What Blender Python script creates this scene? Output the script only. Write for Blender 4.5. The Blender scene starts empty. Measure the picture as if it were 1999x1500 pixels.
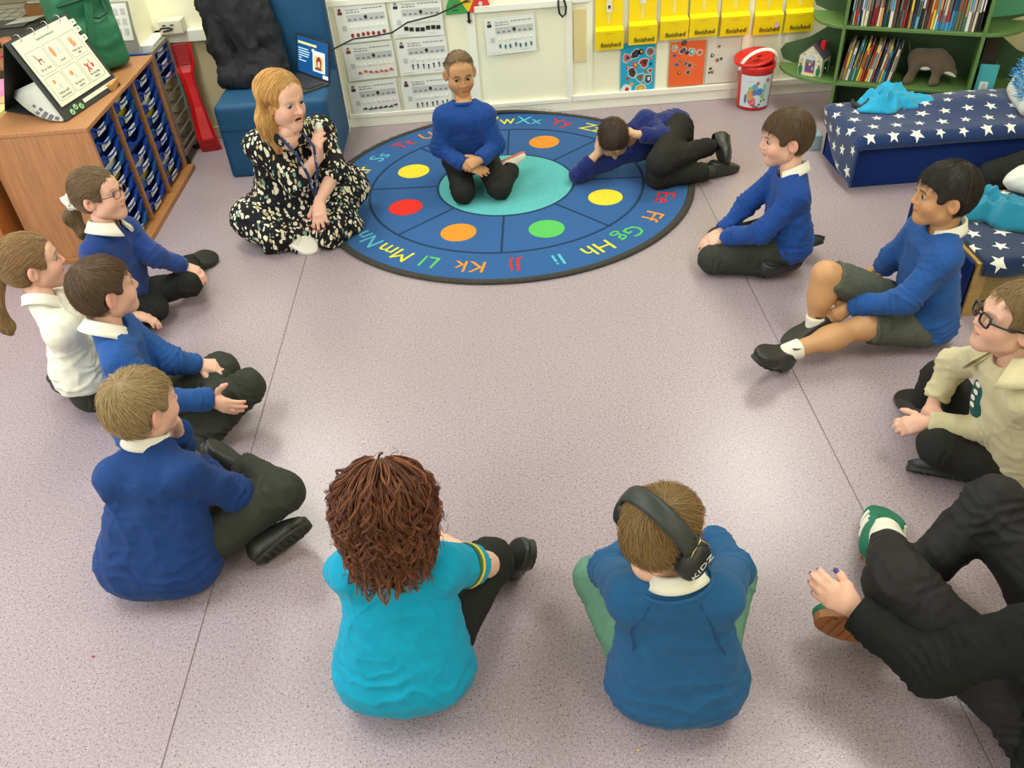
import bpy, bmesh, math, random
import numpy as np
from mathutils import Vector, Matrix, Euler
random.seed(7)
SC = bpy.context.scene
COL = SC.collection
# ------------------------------------------------------------------ camera
F_PX, CX, CY = 1620.0, 999.5, 750.0
PITCH, ROLL, YAW, CAM_H = math.radians(39.1), math.radians(4.47), math.radians(0.08), 2.0
def cam_axes():
    cp, sp = math.cos(PITCH), math.sin(PITCH)
    r = np.array([1, 0, 0.]); f = np.array([0, cp, -sp]); d = np.array([0, -sp, -cp])
    cr, sr = math.cos(ROLL), math.sin(ROLL)
    r2 = cr * r + sr * d; d2 = -sr * r + cr * d
    c, s = math.cos(YAW), math.sin(YAW)
    return np.array([[c, -s, 0], [s, c, 0], [0, 0, 1.]]) @ np.array([r2, d2, f]).T
RC = cam_axes()
CAM = np.array([0, 0, CAM_H])
cam = bpy.data.cameras.new('camera'); cam.sensor_width = 36.0; cam.lens = F_PX / 1999 * 36.0
cam.clip_start = 0.02
co = bpy.data.objects.new('camera', cam); COL.objects.link(co)
m = Matrix.Identity(4)
for i in range(3):
    m[i][0] = RC[i, 0]; m[i][1] = -RC[i, 1]; m[i][2] = -RC[i, 2]; m[i][3] = CAM[i]
co.matrix_world = m; SC.camera = co
# ------------------------------------------------------------------ world, lights, exposure
w = bpy.data.worlds.new('world'); SC.world = w; w.use_nodes = True
w.node_tree.nodes['Background'].inputs[0].default_value = (0.80, 0.88, 1.0, 1)
w.node_tree.nodes['Background'].inputs[1].default_value = 1.2
SC.view_settings.view_transform = 'Standard'; SC.view_settings.look = 'None'
SC.view_settings.exposure = 0.95; SC.view_settings.gamma = 1.0; SC.view_settings.use_curve_mapping = False
def area(name, loc, size, power, color, rot=(0, 0, 0)):
    l = bpy.data.lights.new(name, 'AREA'); l.shape = 'RECTANGLE'; l.size, l.size_y = size
    l.energy = power; l.color = color
    o = bpy.data.objects.new(name, l); o.location = loc; o.rotation_euler = rot; COL.objects.link(o); return o
CEIL = 2.75
LAMPS = [(-1.55, -1.0), (1.75, -1.0), (-1.55, 1.7), (1.75, 1.7), (-1.55, 4.3), (1.75, 4.3)]
area('window_daylight', (-3.75, 1.7, 1.62), (3.1, 1.3), 60, (0.86, 0.93, 1.0), (0, math.radians(-90), 0))
# ------------------------------------------------------------------ geometry helpers
def ray(u, v): return RC @ np.array([(u - CX) / F_PX, (v - CY) / F_PX, 1.0])
def P(u, v, z=0.0):
    r = ray(u, v); return CAM + r * ((z - CAM[2]) / r[2])
def W(u, v, y=5.17):
    r = ray(u, v); return CAM + r * ((y - CAM[1]) / r[1])
def WX(u, v, x):
    r = ray(u, v); return CAM + r * ((x - CAM[0]) / r[0])
def nrm(v):
    v = np.asarray(v, float); return v / (np.linalg.norm(v) + 1e-12)
A = lambda *v: np.array(v, float)
# ---- materials
MATS = {}
def mat(name, col, rough=0.6, bump=0.0, bscale=200.0, var=0.0, vscale=8.0, metal=0.0, sheen=0.0, spec=0.5, attr=None, emit=0.0, alpha=1.0, trans=0.0, coat=0.0, sss=0.0):
    if name in MATS: return MATS[name]
    M = bpy.data.materials.new(name); M.use_nodes = True; nt = M.node_tree; N = nt.nodes; L = nt.links
    b = N['Principled BSDF']
    b.inputs['Base Color'].default_value = (*col, 1); b.inputs['Roughness'].default_value = rough
    b.inputs['Metallic'].default_value = metal; b.inputs['Specular IOR Level'].default_value = spec
    if sheen: b.inputs['Sheen Weight'].default_value = sheen; b.inputs['Sheen Roughness'].default_value = 0.5
    if coat: b.inputs['Coat Weight'].default_value = coat
    if trans: b.inputs['Transmission Weight'].default_value = trans
    if sss:
        b.inputs['Subsurface Weight'].default_value = sss; b.inputs['Subsurface Radius'].default_value = (0.012, 0.004, 0.002); b.inputs['Subsurface Scale'].default_value = 1.0
    if alpha < 1: b.inputs['Alpha'].default_value = alpha
    if emit:
        b.inputs['Emission Color'].default_value = (*col, 1); b.inputs['Emission Strength'].default_value = emit
    tc = N.new('ShaderNodeTexCoord')
    src = None
    if attr:
        a = N.new('ShaderNodeAttribute'); a.attribute_name = attr; src = a.outputs['Color']; L.new(src, b.inputs['Base Color'])
    if var:
        t = N.new('ShaderNodeTexNoise'); t.inputs['Scale'].default_value = vscale; t.inputs['Detail'].default_value = 5; t.inputs['Roughness'].default_value = 0.65
        L.new(tc.outputs['Object'], t.inputs['Vector'])
        mr = N.new('ShaderNodeMapRange'); mr.inputs[1].default_value = 0.3; mr.inputs[2].default_value = 0.7; mr.inputs[3].default_value = 1 - var; mr.inputs[4].default_value = 1 + var
        L.new(t.outputs['Fac'], mr.inputs[0])
        mx = N.new('ShaderNodeVectorMath'); mx.operation = 'SCALE'
        if src: L.new(src, mx.inputs[0])
        else: mx.inputs[0].default_value = col
        L.new(mr.outputs[0], mx.inputs['Scale']); L.new(mx.outputs[0], b.inputs['Base Color'])
    if bump:
        t = N.new('ShaderNodeTexNoise'); t.inputs['Scale'].default_value = bscale; t.inputs['Detail'].default_value = 3
        L.new(tc.outputs['Object'], t.inputs['Vector'])
        bp = N.new('ShaderNodeBump'); bp.inputs['Strength'].default_value = bump; bp.inputs['Distance'].default_value = 0.003
        L.new(t.outputs['Fac'], bp.inputs['Height']); L.new(bp.outputs[0], b.inputs['Normal'])
    MATS[name] = M; return M
def s2l(r, g, b):
    f = lambda c: ((c / 255 + 0.055) / 1.055) ** 2.4 if c / 255 > 0.04045 else c / 255 / 12.92
    return (f(r), f(g), f(b))
# ---- objects
def root_loc(o):
    v = Vector((0, 0, 0))
    while o is not None: v += o.location; o = o.parent
    return v
def tag(o, label=None, cat=None, group=None, kind=None):
    if label: o['label'] = label
    if cat: o['category'] = cat
    if group: o['group'] = group
    if kind: o['kind'] = kind
    return o
def thing(name, loc, label, cat, group=None):
    o = bpy.data.objects.new(name, None); COL.objects.link(o); o.location = loc; o.empty_display_size = 0.05
    return tag(o, label, cat, group)
def link(name, me, parent=None, M=None):
    o = bpy.data.objects.new(name, me); COL.objects.link(o)
    if M is not None:
        for mm in (M if isinstance(M, (list, tuple)) else [M]): me.materials.append(mm)
    if parent is not None: o.parent = parent
    return o
def obj(name, V, Fc, M, parent=None, smooth=True, mi=None, col=None, quads=False):
    """mesh object from world-space vertices (made local to its parent)"""
    V = np.asarray(V, np.float32)
    if parent is not None: V = V - np.array(root_loc(parent), np.float32)
    me = bpy.data.meshes.new(name)
    if isinstance(Fc, np.ndarray):
        n, k = Fc.shape
        me.vertices.add(len(V)); me.vertices.foreach_set('co', V.ravel())
        me.loops.add(n * k); me.loops.foreach_set('vertex_index', Fc.astype(np.int32).ravel())
        me.polygons.add(n); me.polygons.foreach_set('loop_start', np.arange(0, n * k, k, dtype=np.int32))
        me.update(calc_edges=True)
    else:
        me.from_pydata([tuple(map(float, v)) for v in V], [], Fc); me.update()
    if smooth is True: me.polygons.foreach_set('use_smooth', np.ones(len(me.polygons), bool))
    if mi is not None: me.polygons.foreach_set('material_index', np.asarray(mi, np.int32))
    if col is not None:
        a = me.color_attributes.new('Col', 'FLOAT_COLOR', 'POINT')
        c = np.ones((len(V), 4), np.float32); c[:, :3] = col; a.data.foreach_set('color', c.ravel())
    return link(name, me, parent, M)
class MB:
    """collects simple shapes into one mesh"""
    def __init__(s): s.V = []; s.F = []; s.MI = []; s.cur = 0
    def add(s, V, F):
        n = len(s.V); s.V += [tuple(map(float, v)) for v in V]; s.F += [tuple(n + i for i in f) for f in F]; s.MI += [s.cur] * len(F); return s
    def box(s, lo, hi, M=None):
        x0, y0, z0 = lo; x1, y1, z1 = hi
        V = [A(x, y, z) for x in (x0, x1) for y in (y0, y1) for z in (z0, z1)]
        if M is not None: V = [M(v) for v in V]
        return s.add(V, [(0, 1, 3, 2), (4, 6, 7, 5), (0, 4, 5, 1), (2, 3, 7, 6), (0, 2, 6, 4), (1, 5, 7, 3)])
    def bar(s, a, b, w, h, up=(0, 0, 1)):
        a = A(*a); b = A(*b); d = nrm(b - a); x = nrm(np.cross(d, up)) ; z = np.cross(x, d)
        V = [p + x * sx * w / 2 + z * sz * h / 2 for p in (a, b) for sx in (-1, 1) for sz in (-1, 1)]
        return s.add(V, [(0, 1, 3, 2), (4, 6, 7, 5), (0, 4, 5, 1), (2, 3, 7, 6), (0, 2, 6, 4), (1, 5, 7, 3)])
    def prism(s, pts, off):
        """closed polygon pts (3D) extruded by vector off"""
        pts = [A(*p) for p in pts]; off = A(*off); n = len(pts)
        return s.add(pts + [p + off for p in pts], [tuple(range(n))[::-1], tuple(range(n, 2 * n))] + [(i, (i + 1) % n, (i + 1) % n + n, i + n) for i in range(n)])
    def tube(s, pts, r, seg=8, closed=False):
        pts = [A(*p) for p in pts]; n = len(pts); R = r if hasattr(r, '__len__') else [r] * n
        V = []; ref = None
        for i, p in enumerate(pts):
            if closed: d = nrm(pts[(i + 1) % n] - pts[i - 1])
            else: d = nrm(pts[min(i + 1, n - 1)] - pts[max(i - 1, 0)])
            if ref is None: ref = nrm(np.cross(d, (0.3, 0.2, 1) if abs(d[2]) < .9 else (1, 0, 0)))
            x = nrm(ref - d * np.dot(ref, d)); ref = x; y = np.cross(d, x)
            V += [p + R[i] * (x * math.cos(t) + y * math.sin(t)) for t in [2 * math.pi * k / seg for k in range(seg)]]
        Fc = []
        for i in range(n if closed else n - 1):
            j = (i + 1) % n
            Fc += [(i * seg + k, i * seg + (k + 1) % seg, j * seg + (k + 1) % seg, j * seg + k) for k in range(seg)]
        if not closed: Fc += [tuple(range(seg))[::-1], tuple((n - 1) * seg + k for k in range(seg))]
        return s.add(V, Fc)
    def lathe(s, prof, c=(0, 0, 0), seg=24, ax=None, scale=(1, 1), caps=True):
        """profile [(r,z)] around z through c; ax: optional frame (x,y,z)"""
        X, Y, Z = ax if ax is not None else (A(1, 0, 0), A(0, 1, 0), A(0, 0, 1)); c = A(*c)
        V = []
        for r, z in prof:
            V += [c + X * r * math.cos(t) * scale[0] + Y * r * math.sin(t) * scale[1] + Z * z for t in [2 * math.pi * k / seg for k in range(seg)]]
        Fc = []
        for i in range(len(prof) - 1):
            Fc += [(i * seg + k, i * seg + (k + 1) % seg, (i + 1) * seg + (k + 1) % seg, (i + 1) * seg + k) for k in range(seg)]
        if caps: Fc += [tuple(range(seg))[::-1], tuple((len(prof) - 1) * seg + k for k in range(seg))]
        return s.add(V, Fc)
    def sphere(s, c, r, seg=12, rings=8):
        r = A(*r) if hasattr(r, '__len__') else A(r, r, r)
        V = []; Fc = []
        for i in range(rings + 1):
            a = math.pi * (0.02 + 0.96 * i / rings)
            V += [A(*c) + r * A(math.sin(a) * math.cos(t), math.sin(a) * math.sin(t), math.cos(a)) for t in [2 * math.pi * k / seg for k in range(seg)]]
        for i in range(rings):
            Fc += [(i * seg + k, (i + 1) * seg + k, (i + 1) * seg + (k + 1) % seg, i * seg + (k + 1) % seg) for k in range(seg)]
        Fc += [tuple(range(seg)), tuple(rings * seg + k for k in range(seg))[::-1]]
        return s.add(V, Fc)
    def build(s, name, M, parent=None, smooth=False, bevel=0.0):
        o = obj(name, s.V, s.F, M, parent, smooth, mi=s.MI if max(s.MI or [0]) else None)
        if bevel:
            b = o.modifiers.new('edge', 'BEVEL'); b.width = bevel; b.segments = 2; b.limit_method = 'ANGLE'
        return o
def frame(fwd, up=(0, 0, 1)):
    """columns x(right), y(fwd), z(up)"""
    y = nrm(fwd); x = nrm(np.cross(y, up)); z = np.cross(x, y); return np.array([x, y, z]).T
# ---- noise
def hash3(i, j, k, s):
    n = (i.astype(np.uint32) * np.uint32(73856093)) ^ (j.astype(np.uint32) * np.uint32(19349663)) ^ (k.astype(np.uint32) * np.uint32(83492791)) ^ np.uint32(s * 2654435761 % 4294967296)
    n = (n ^ (n >> np.uint32(13))) * np.uint32(1274126177); n = n ^ (n >> np.uint32(16))
    return (n & np.uint32(65535)).astype(np.float32) / 32767.5 - 1
def vnoise(p, s=0):
    p = np.asarray(p, np.float32) + 1000; i = np.floor(p).astype(np.int64); f = p - i; f = f * f * (3 - 2 * f)
    r = 0
    for a in (0, 1):
        for b in (0, 1):
            for c in (0, 1):
                w = (f[:, 0] if a else 1 - f[:, 0]) * (f[:, 1] if b else 1 - f[:, 1]) * (f[:, 2] if c else 1 - f[:, 2])
                r = r + w * hash3(i[:, 0] + a, i[:, 1] + b, i[:, 2] + c, s)
    return r
# ---- signed distance bodies, polygonised with surface nets
def rc(a, b, ra, rb=None, clip=None): return ('rc', np.asarray(a, np.float32), np.asarray(b, np.float32), ra, ra if rb is None else rb, clip)
def el(c, rad, R=None, clip=None): return ('el', np.asarray(c, np.float32), np.asarray(rad, np.float32), np.eye(3, dtype=np.float32) if R is None else np.asarray(R, np.float32), None, clip)
def bx(c, half, r, R=None, clip=None): return ('bx', np.asarray(c, np.float32), np.asarray(half, np.float32), np.eye(3, dtype=np.float32) if R is None else np.asarray(R, np.float32), r, clip)
def pd(pr, p):
    k = pr[0]
    if k == 'rc':
        _, a, b, ra, rb, cl = pr; ba = b - a; q = p - a
        t = np.clip((q @ ba) / (ba @ ba + 1e-12), 0, 1)
        d = np.sqrt(((q - t[:, None] * ba) ** 2).sum(1)) - (ra + t * (rb - ra))
    elif k == 'el':
        _, c, rad, R, _, cl = pr; q = (p - c) @ R
        k0 = np.sqrt(((q / rad) ** 2).sum(1)); k1 = np.sqrt(((q / rad ** 2) ** 2).sum(1)) + 1e-9; d = k0 * (k0 - 1) / k1
    else:
        _, c, hf, R, r, cl = pr; q = np.abs((p - c) @ R) - (hf - r)
        d = np.sqrt((np.maximum(q, 0) ** 2).sum(1)) + np.minimum(q.max(1), 0) - r
    if cl is not None: d = np.maximum(d, (p - np.asarray(cl[0], np.float32)) @ np.asarray(cl[1], np.float32))
    return d
def pbb(pr):
    if pr[0] == 'rc':
        r = max(pr[3], pr[4]); return np.minimum(pr[1], pr[2]) - r, np.maximum(pr[1], pr[2]) + r
    r = float(np.linalg.norm(pr[2])) if pr[0] == 'bx' else float(pr[2].max()); return pr[1] - r, pr[1] + r
def smin(a, b, k):
    h = np.clip(k - np.abs(a - b), 0, None) / k; return np.minimum(a, b) - h * h * k * 0.25
def sdf_mesh(groups, h, neg=(), kg=0.02, zmin=None, planes=(), post=()):
    """groups: [(k,[prims])] smooth unions joined with kg; neg: [(k,prim)]"""
    allp = [p for _, g in groups for p in g]
    bb = [pbb(p) for p in allp]; lo = np.min([b[0] for b in bb], 0) - 3 * h; hi = np.max([b[1] for b in bb], 0) + 3 * h
    if zmin is not None: lo[2] = max(lo[2], zmin - 2 * h)
    B = 10; nb = np.ceil((hi - lo) / (h * B)).astype(int); n = nb * B + 1
    vals = np.full(n, 1.0, np.float32)
    g0 = np.stack(np.meshgrid(*[np.arange(B + 1)] * 3, indexing='ij'), -1).reshape(-1, 3).astype(np.float32) * h
    bi = np.stack(np.meshgrid(*[np.arange(k) for k in nb], indexing='ij'), -1).reshape(-1, 3)
    cen = (lo + (bi * B + B / 2) * h).astype(np.float32)
    hd = B * h * 0.87
    D = [[pd(p, cen) for p in g] for _, g in groups]
    kmax = max([k for k, _ in groups] + [kg])
    dmin = np.min([d for g in D for d in g], 0)
    act = (dmin < hd + kmax * 0.5)
    deep = np.max([-d for g in D for d in g], 0) > hd * 1.9
    if neg:
        nd = np.min([pd(p, cen) - k for k, p in neg], 0); deep &= nd > hd
    if zmin is not None: deep &= cen[:, 2] > zmin + hd
    for q, nn in planes: deep &= ((cen - np.asarray(q, np.float32)) @ np.asarray(nn, np.float32)) < -hd
    for i in np.nonzero(act)[0]:
        sl = tuple(slice(bi[i, a] * B, bi[i, a] * B + B + 1) for a in range(3))
        if deep[i]:
            vals[sl] = np.minimum(vals[sl], -1.0); continue
        p = (lo + bi[i] * B * h).astype(np.float32) + g0
        tot = None
        for (k, g), dd in zip(groups, D):
            d = None
            for pr, c in zip(g, dd):
                if c[i] > hd + kmax: continue
                e = pd(pr, p); d = e if d is None else smin(d, e, k)
            if d is not None: tot = d if tot is None else smin(tot, d, kg)
        if tot is None: continue
        for k, pr in neg:
            e = -pd(pr, p); tot = -smin(-tot, -e, k)
        for k, pr in post: tot = smin(tot, pd(pr, p), k)
        if zmin is not None: tot = np.maximum(tot, zmin - p[:, 2])
        for q, nn in planes: tot = np.maximum(tot, (p - np.asarray(q, np.float32)) @ np.asarray(nn, np.float32))
        vals[sl] = tot.reshape(B + 1, B + 1, B + 1)
    return nets(vals, lo, h)
def nets(v, lo, h):
    ins = v < 0
    n = np.array(v.shape)
    s = np.zeros(n - 1, np.int8)
    for a in (0, 1):
        for b in (0, 1):
            for c in (0, 1): s += ins[a:n[0] - 1 + a, b:n[1] - 1 + b, c:n[2] - 1 + c]
    act = (s > 0) & (s < 8); idx = np.argwhere(act)
    vid = np.full(n - 1, -1, np.int32); vid[act] = np.arange(len(idx))
    acc = np.zeros((len(idx), 3), np.float32); cnt = np.zeros(len(idx), np.float32)
    cor = {}
    for a in (0, 1):
        for b in (0, 1):
            for c in (0, 1): cor[a, b, c] = v[idx[:, 0] + a, idx[:, 1] + b, idx[:, 2] + c]
    for ax in range(3):
        for o in ((0, 0), (0, 1), (1, 0), (1, 1)):
            c0 = list(o); c0.insert(ax, 0); c1 = list(o); c1.insert(ax, 1)
            d0, d1 = cor[tuple(c0)], cor[tuple(c1)]; m = (d0 < 0) != (d1 < 0)
            t = np.where(m, d0 / np.where(m, d0 - d1, 1), 0)
            pt = np.zeros((len(idx), 3), np.float32); pt[:] = c0; pt[:, ax] += t
            acc += np.where(m[:, None], pt, 0); cnt += m
    V = lo + (idx + acc / np.maximum(cnt, 1)[:, None]) * h
    Q = []
    for ax in range(3):
        u, w = (ax + 1) % 3, (ax + 2) % 3
        sl0 = [slice(None)] * 3; sl1 = [slice(None)] * 3; sl0[ax] = slice(0, n[ax] - 1); sl1[ax] = slice(1, n[ax])
        e = ins[tuple(sl0)] != ins[tuple(sl1)]
        ii = np.argwhere(e)
        ok = (ii[:, u] > 0) & (ii[:, w] > 0) & (ii[:, u] < n[u] - 1) & (ii[:, w] < n[w] - 1); ii = ii[ok]
        q = []
        for du, dw in ((-1, -1), (0, -1), (0, 0), (-1, 0)):
            j = ii.copy(); j[:, u] += du; j[:, w] += dw; q.append(vid[j[:, 0], j[:, 1], j[:, 2]])
        q = np.stack(q, 1); fl = ~ins[ii[:, 0], ii[:, 1], ii[:, 2]]
        q[fl] = q[fl][:, ::-1]; Q.append(q)
    Q = np.concatenate(Q); Q = Q[(Q >= 0).all(1)]
    return V.astype(np.float32), Q
def vnormals(V, Q):
    fn = np.cross(V[Q[:, 2]] - V[Q[:, 0]], V[Q[:, 3 if Q.shape[1] > 3 else 1]] - V[Q[:, 1]]) if Q.shape[1] == 4 else np.cross(V[Q[:, 1]] - V[Q[:, 0]], V[Q[:, 2]] - V[Q[:, 0]])
    N = np.zeros_like(V)
    for k in range(Q.shape[1]):
        for a in range(3): N[:, a] += np.bincount(Q[:, k], fn[:, a], len(V))
    return N / (np.linalg.norm(N, axis=1, keepdims=True) + 1e-12)
def relax(V, Q, it=1, lam=0.5):
    for _ in range(it):
        S = np.zeros_like(V); c = np.zeros(len(V))
        for a, b in ((0, 1), (1, 2), (2, 3), (3, 0)):
            for x, y in ((a, b), (b, a)):
                for k in range(3): S[:, k] += np.bincount(Q[:, x], V[Q[:, y], k], len(V))
                c += np.bincount(Q[:, x], minlength=len(V))
        V = V + lam * (S / np.maximum(c, 1)[:, None] - V)
    return V.astype(np.float32)
def folds(V, Q, amp, fr, seed, stretch=(1, 1, 1)):
    N = vnormals(V, Q); p = V * np.asarray(stretch, np.float32)
    wv = np.stack([vnoise(p * fr * 0.7, seed + i) for i in (5, 6, 7)], 1) * 0.55
    a = vnoise(p * fr + wv, seed); r = 1 - np.abs(a); r = r * r * 1.0
    b = vnoise(p * fr * 2.1 + wv * 2, seed + 1); rb = (1 - np.abs(b)) ** 2
    d = amp * (r - 0.45) + amp * 0.45 * (rb - 0.45)
    return (V + N * d[:, None]).astype(np.float32)
def join(parts):
    V = []; Q = []; C = []; n = 0
    for p in parts:
        V.append(p[0]); Q.append(p[1] + n); n += len(p[0])
        if len(p) > 2: C.append(p[2])
    return np.concatenate(V), np.concatenate(Q), (np.concatenate(C) if C else None)
def strands(name, pts, rad, M, parent, tip=0.3):
    """pts (N,K,3) world"""
    pts = np.asarray(pts, np.float32); n, k, _ = pts.shape
    if parent is not None: pts = pts - np.array(root_loc(parent), np.float32)
    c = bpy.data.hair_curves.new(name); c.add_curves([k] * n)
    c.attributes['position'].data.foreach_set('vector', pts.ravel()) if 'position' in c.attributes else c.points.foreach_set('position', pts.ravel())
    r = c.attributes.get('radius') or c.attributes.new('radius', 'FLOAT', 'POINT')
    rr = np.broadcast_to(np.linspace(1, tip, k)[None], (n, k)) * (np.asarray(rad).reshape(-1, 1) if np.ndim(rad) else rad)
    r.data.foreach_set('value', np.ascontiguousarray(rr, np.float32).ravel())
    o = bpy.data.objects.new(name, c); COL.objects.link(o); c.materials.append(M)
    if parent is not None: o.parent = parent
    o['kind'] = 'stuff'
    return o
# ------------------------------------------------------------------ materials of the room
PINE = mat('beech_veneer', s2l(196, 136, 84), .45, bump=.05, bscale=60, var=.08, vscale=6)
def wood(name, c, scale=(3, 3, 40), rough=.45, amt=.16):
    if name in MATS: return MATS[name]
    M = mat(name, c, rough); nt = M.node_tree; N = nt.nodes; L = nt.links
    tc = N.new('ShaderNodeTexCoord'); mp = N.new('ShaderNodeMapping'); mp.inputs['Scale'].default_value = scale; L.new(tc.outputs['Object'], mp.inputs[0])
    t = N.new('ShaderNodeTexNoise'); t.inputs['Scale'].default_value = 3; t.inputs['Detail'].default_value = 6; L.new(mp.outputs[0], t.inputs['Vector'])
    mr = N.new('ShaderNodeMapRange'); mr.inputs[1].default_value = .3; mr.inputs[2].default_value = .7; mr.inputs[3].default_value = 1 - amt; mr.inputs[4].default_value = 1 + amt; L.new(t.outputs['Fac'], mr.inputs[0])
    mx = N.new('ShaderNodeVectorMath'); mx.operation = 'SCALE'; mx.inputs[0].default_value = c; L.new(mr.outputs[0], mx.inputs['Scale']); L.new(mx.outputs[0], N['Principled BSDF'].inputs['Base Color']); return M
BEECH = wood('beech_board', s2l(174, 120, 78), (30, 30, 2.5)); BEECHD = wood('beech_edge', s2l(166, 112, 64), (2, 20, 20)); PLY = wood('plywood', s2l(168, 136, 82), (4, 30, 30)); PLYP = wood('stained_ply', s2l(138, 116, 66), (4, 30, 30))
CREAM = mat('cream_paint', s2l(246, 243, 216), .65, bump=.08, bscale=25, var=.02, vscale=2)
CREAM2 = mat('cream_board', s2l(248, 246, 222), .5, bump=.03, bscale=40)
WHITEP = mat('white_gloss', s2l(244, 243, 230), .35)
BUFF = mat('buff_paint', s2l(206, 192, 152), .65, bump=.08, bscale=25, var=.03, vscale=3)
CEILM = mat('ceiling_tile', s2l(232, 230, 222), .8)
def floor_mat():
    M = mat('safety_vinyl', s2l(168, 152, 160), 0.25, spec=.5); nt = M.node_tree; N = nt.nodes; L = nt.links
    tc = N.new('ShaderNodeTexCoord')
    def nz(s, d=2): 
        t = N.new('ShaderNodeTexNoise'); t.inputs['Scale'].default_value = s; t.inputs['Detail'].default_value = d; L.new(tc.outputs['Object'], t.inputs['Vector']); return t
    a = nz(260, 1); b = nz(110, 2); c = nz(1.1, 4)
    r = N.new('ShaderNodeValToRGB'); e = r.color_ramp.elements
    e[0].position = .33; e[0].color = (*s2l(84, 74, 84), 1); e[1].position = .68; e[1].color = (*s2l(200, 187, 190), 1)
    for p, cc in ((.40, s2l(152, 137, 146)), (.52, s2l(168, 152, 160)), (.62, s2l(176, 160, 166))):
        x = e.new(p); x.color = (*cc, 1)
    mm = N.new('ShaderNodeMix'); mm.inputs[0].default_value = .35; L.new(a.outputs['Fac'], mm.inputs[2]); L.new(b.outputs['Fac'], mm.inputs[3]); L.new(mm.outputs[0], r.inputs[0])
    mr = N.new('ShaderNodeMapRange'); mr.inputs[1].default_value = .3; mr.inputs[2].default_value = .7; mr.inputs[3].default_value = .96; mr.inputs[4].default_value = 1.03; L.new(c.outputs['Fac'], mr.inputs[0])
    mx = N.new('ShaderNodeVectorMath'); mx.operation = 'SCALE'; L.new(r.outputs[0], mx.inputs[0]); L.new(mr.outputs[0], mx.inputs['Scale']); L.new(mx.outputs[0], N['Principled BSDF'].inputs['Base Color'])
    bp = N.new('ShaderNodeBump'); bp.inputs['Strength'].default_value = .22; bp.inputs['Distance'].default_value = .002; L.new(a.outputs['Fac'], bp.inputs['Height']); L.new(bp.outputs[0], N['Principled BSDF'].inputs['Normal'])
    return M
FLOORM = floor_mat(); SEAM = mat('seam_weld', s2l(120, 108, 112), .6)
def struct(o): o['kind'] = 'structure'; return o
def text(name, body, pos, x, y, size, M, parent, align='CENTER', ext=.0004):
    x = nrm(x); y = nrm(np.asarray(y) - x * np.dot(x, y)); z = np.cross(x, y)
    key = (body, align)
    if key not in TXT:
        c = bpy.data.curves.new('t', 'FONT'); c.body = body; c.size = 1; c.align_x = align; c.align_y = 'CENTER'; c.extrude = .02; c.resolution_u = 2
        o = bpy.data.objects.new('t', c); me = o.to_mesh()
        TXT[key] = (np.array([v.co[:] for v in me.vertices]), [tuple(p.vertices) for p in me.polygons]); o.to_mesh_clear(); bpy.data.objects.remove(o); bpy.data.curves.remove(c)
    V, Fc = TXT[key]
    return obj(name, np.asarray(pos, float) + (V[:, :1] * x + V[:, 1:2] * y) * size + V[:, 2:] * z * (ext / .02), Fc, M, parent, smooth=False)
TXT = {}
PRW = mat('white_print', s2l(225, 225, 220), .6); PRK = mat('black_print', s2l(28, 28, 30), .7)
# ------------------------------------------------------------------ room shell
X0, X1, Y0, Y1, YA = -3.6, 3.1, -2.2, 5.17, 6.6
fl = struct(MB().box((X0, Y0, -.05), (X1, YA, -.0012)).build('floor', SEAM))
xs = [X0, -2.95, -.951, 1.057, X1]
for a, b in zip(xs[:-1], xs[1:]): MB().box((a + .0022, Y0, -.001), (b - .0022, YA, 0)).build('vinyl_sheet', FLOORM, fl)
struct(MB().box((X0, Y0, CEIL), (X1, YA, CEIL + .05)).build('ceiling', CEILM))
struct(MB().box((-1.93, Y1, 0), (X1, Y1 + .1, CEIL)).build('wall_back', CREAM))
struct(MB().box((X0, YA, 0), (-1.93, YA + .1, CEIL)).build('wall_alcove', CREAM))
struct(MB().box((X1, Y0, 0), (X1 + .1, Y1, CEIL)).build('wall_right', BUFF))
struct(MB().box((X0, Y0 - .1, 0), (X1, Y0, CEIL)).build('wall_front', CREAM))
wl = MB(); wl.box((X0 - .1, Y0, 0), (X0, YA, .95)); wl.box((X0 - .1, Y0, 2.3), (X0, YA, CEIL)); wl.box((X0 - .1, Y0, .95), (X0, .1, 2.3)); wl.box((X0 - .1, 3.3, .95), (X0, YA, 2.3)); struct(wl.build('wall_left', CREAM))
wf = thing('window_1', (X0, 1.7, .95), None, None); wf['kind'] = 'structure'
for k in range(4): MB().box((X0 - .08, .1 + k * 1.05, .95), (X0 - .03, .15 + k * 1.05, 2.3)).build('window_frame', WHITEP, wf)
for z in (.95, 2.25): MB().box((X0 - .08, .1, z), (X0 - .03, 3.3, z + .05)).build('window_frame', WHITEP, wf)
struct(MB().box((-2.35, 4.88, 0), (-1.93, YA, CEIL)).build('wall_pier', CREAM))
LP = mat('lamp_diffuser', (.97, 1.0, .90), .5, emit=9.0)
for i, (x, y) in enumerate(LAMPS):
    t = thing('ceiling_light', (x, y, CEIL), 'white ceiling light panel %s, on the %s side' % (('behind the camera', 'above the middle of the circle', 'nearest the wall of charts')[i // 2], ('left', 'right')[i % 2]), 'light', 'ceiling light panels')
    mb = MB(); mb.box((x - .31, y - .61, CEIL - .05), (x + .31, y + .61, CEIL)); mb.build('housing', WHITEP, t)
    MB().box((x - .28, y - .58, CEIL - .06), (x + .28, y + .58, CEIL - .05)).build('diffuser', LP, t)
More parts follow.
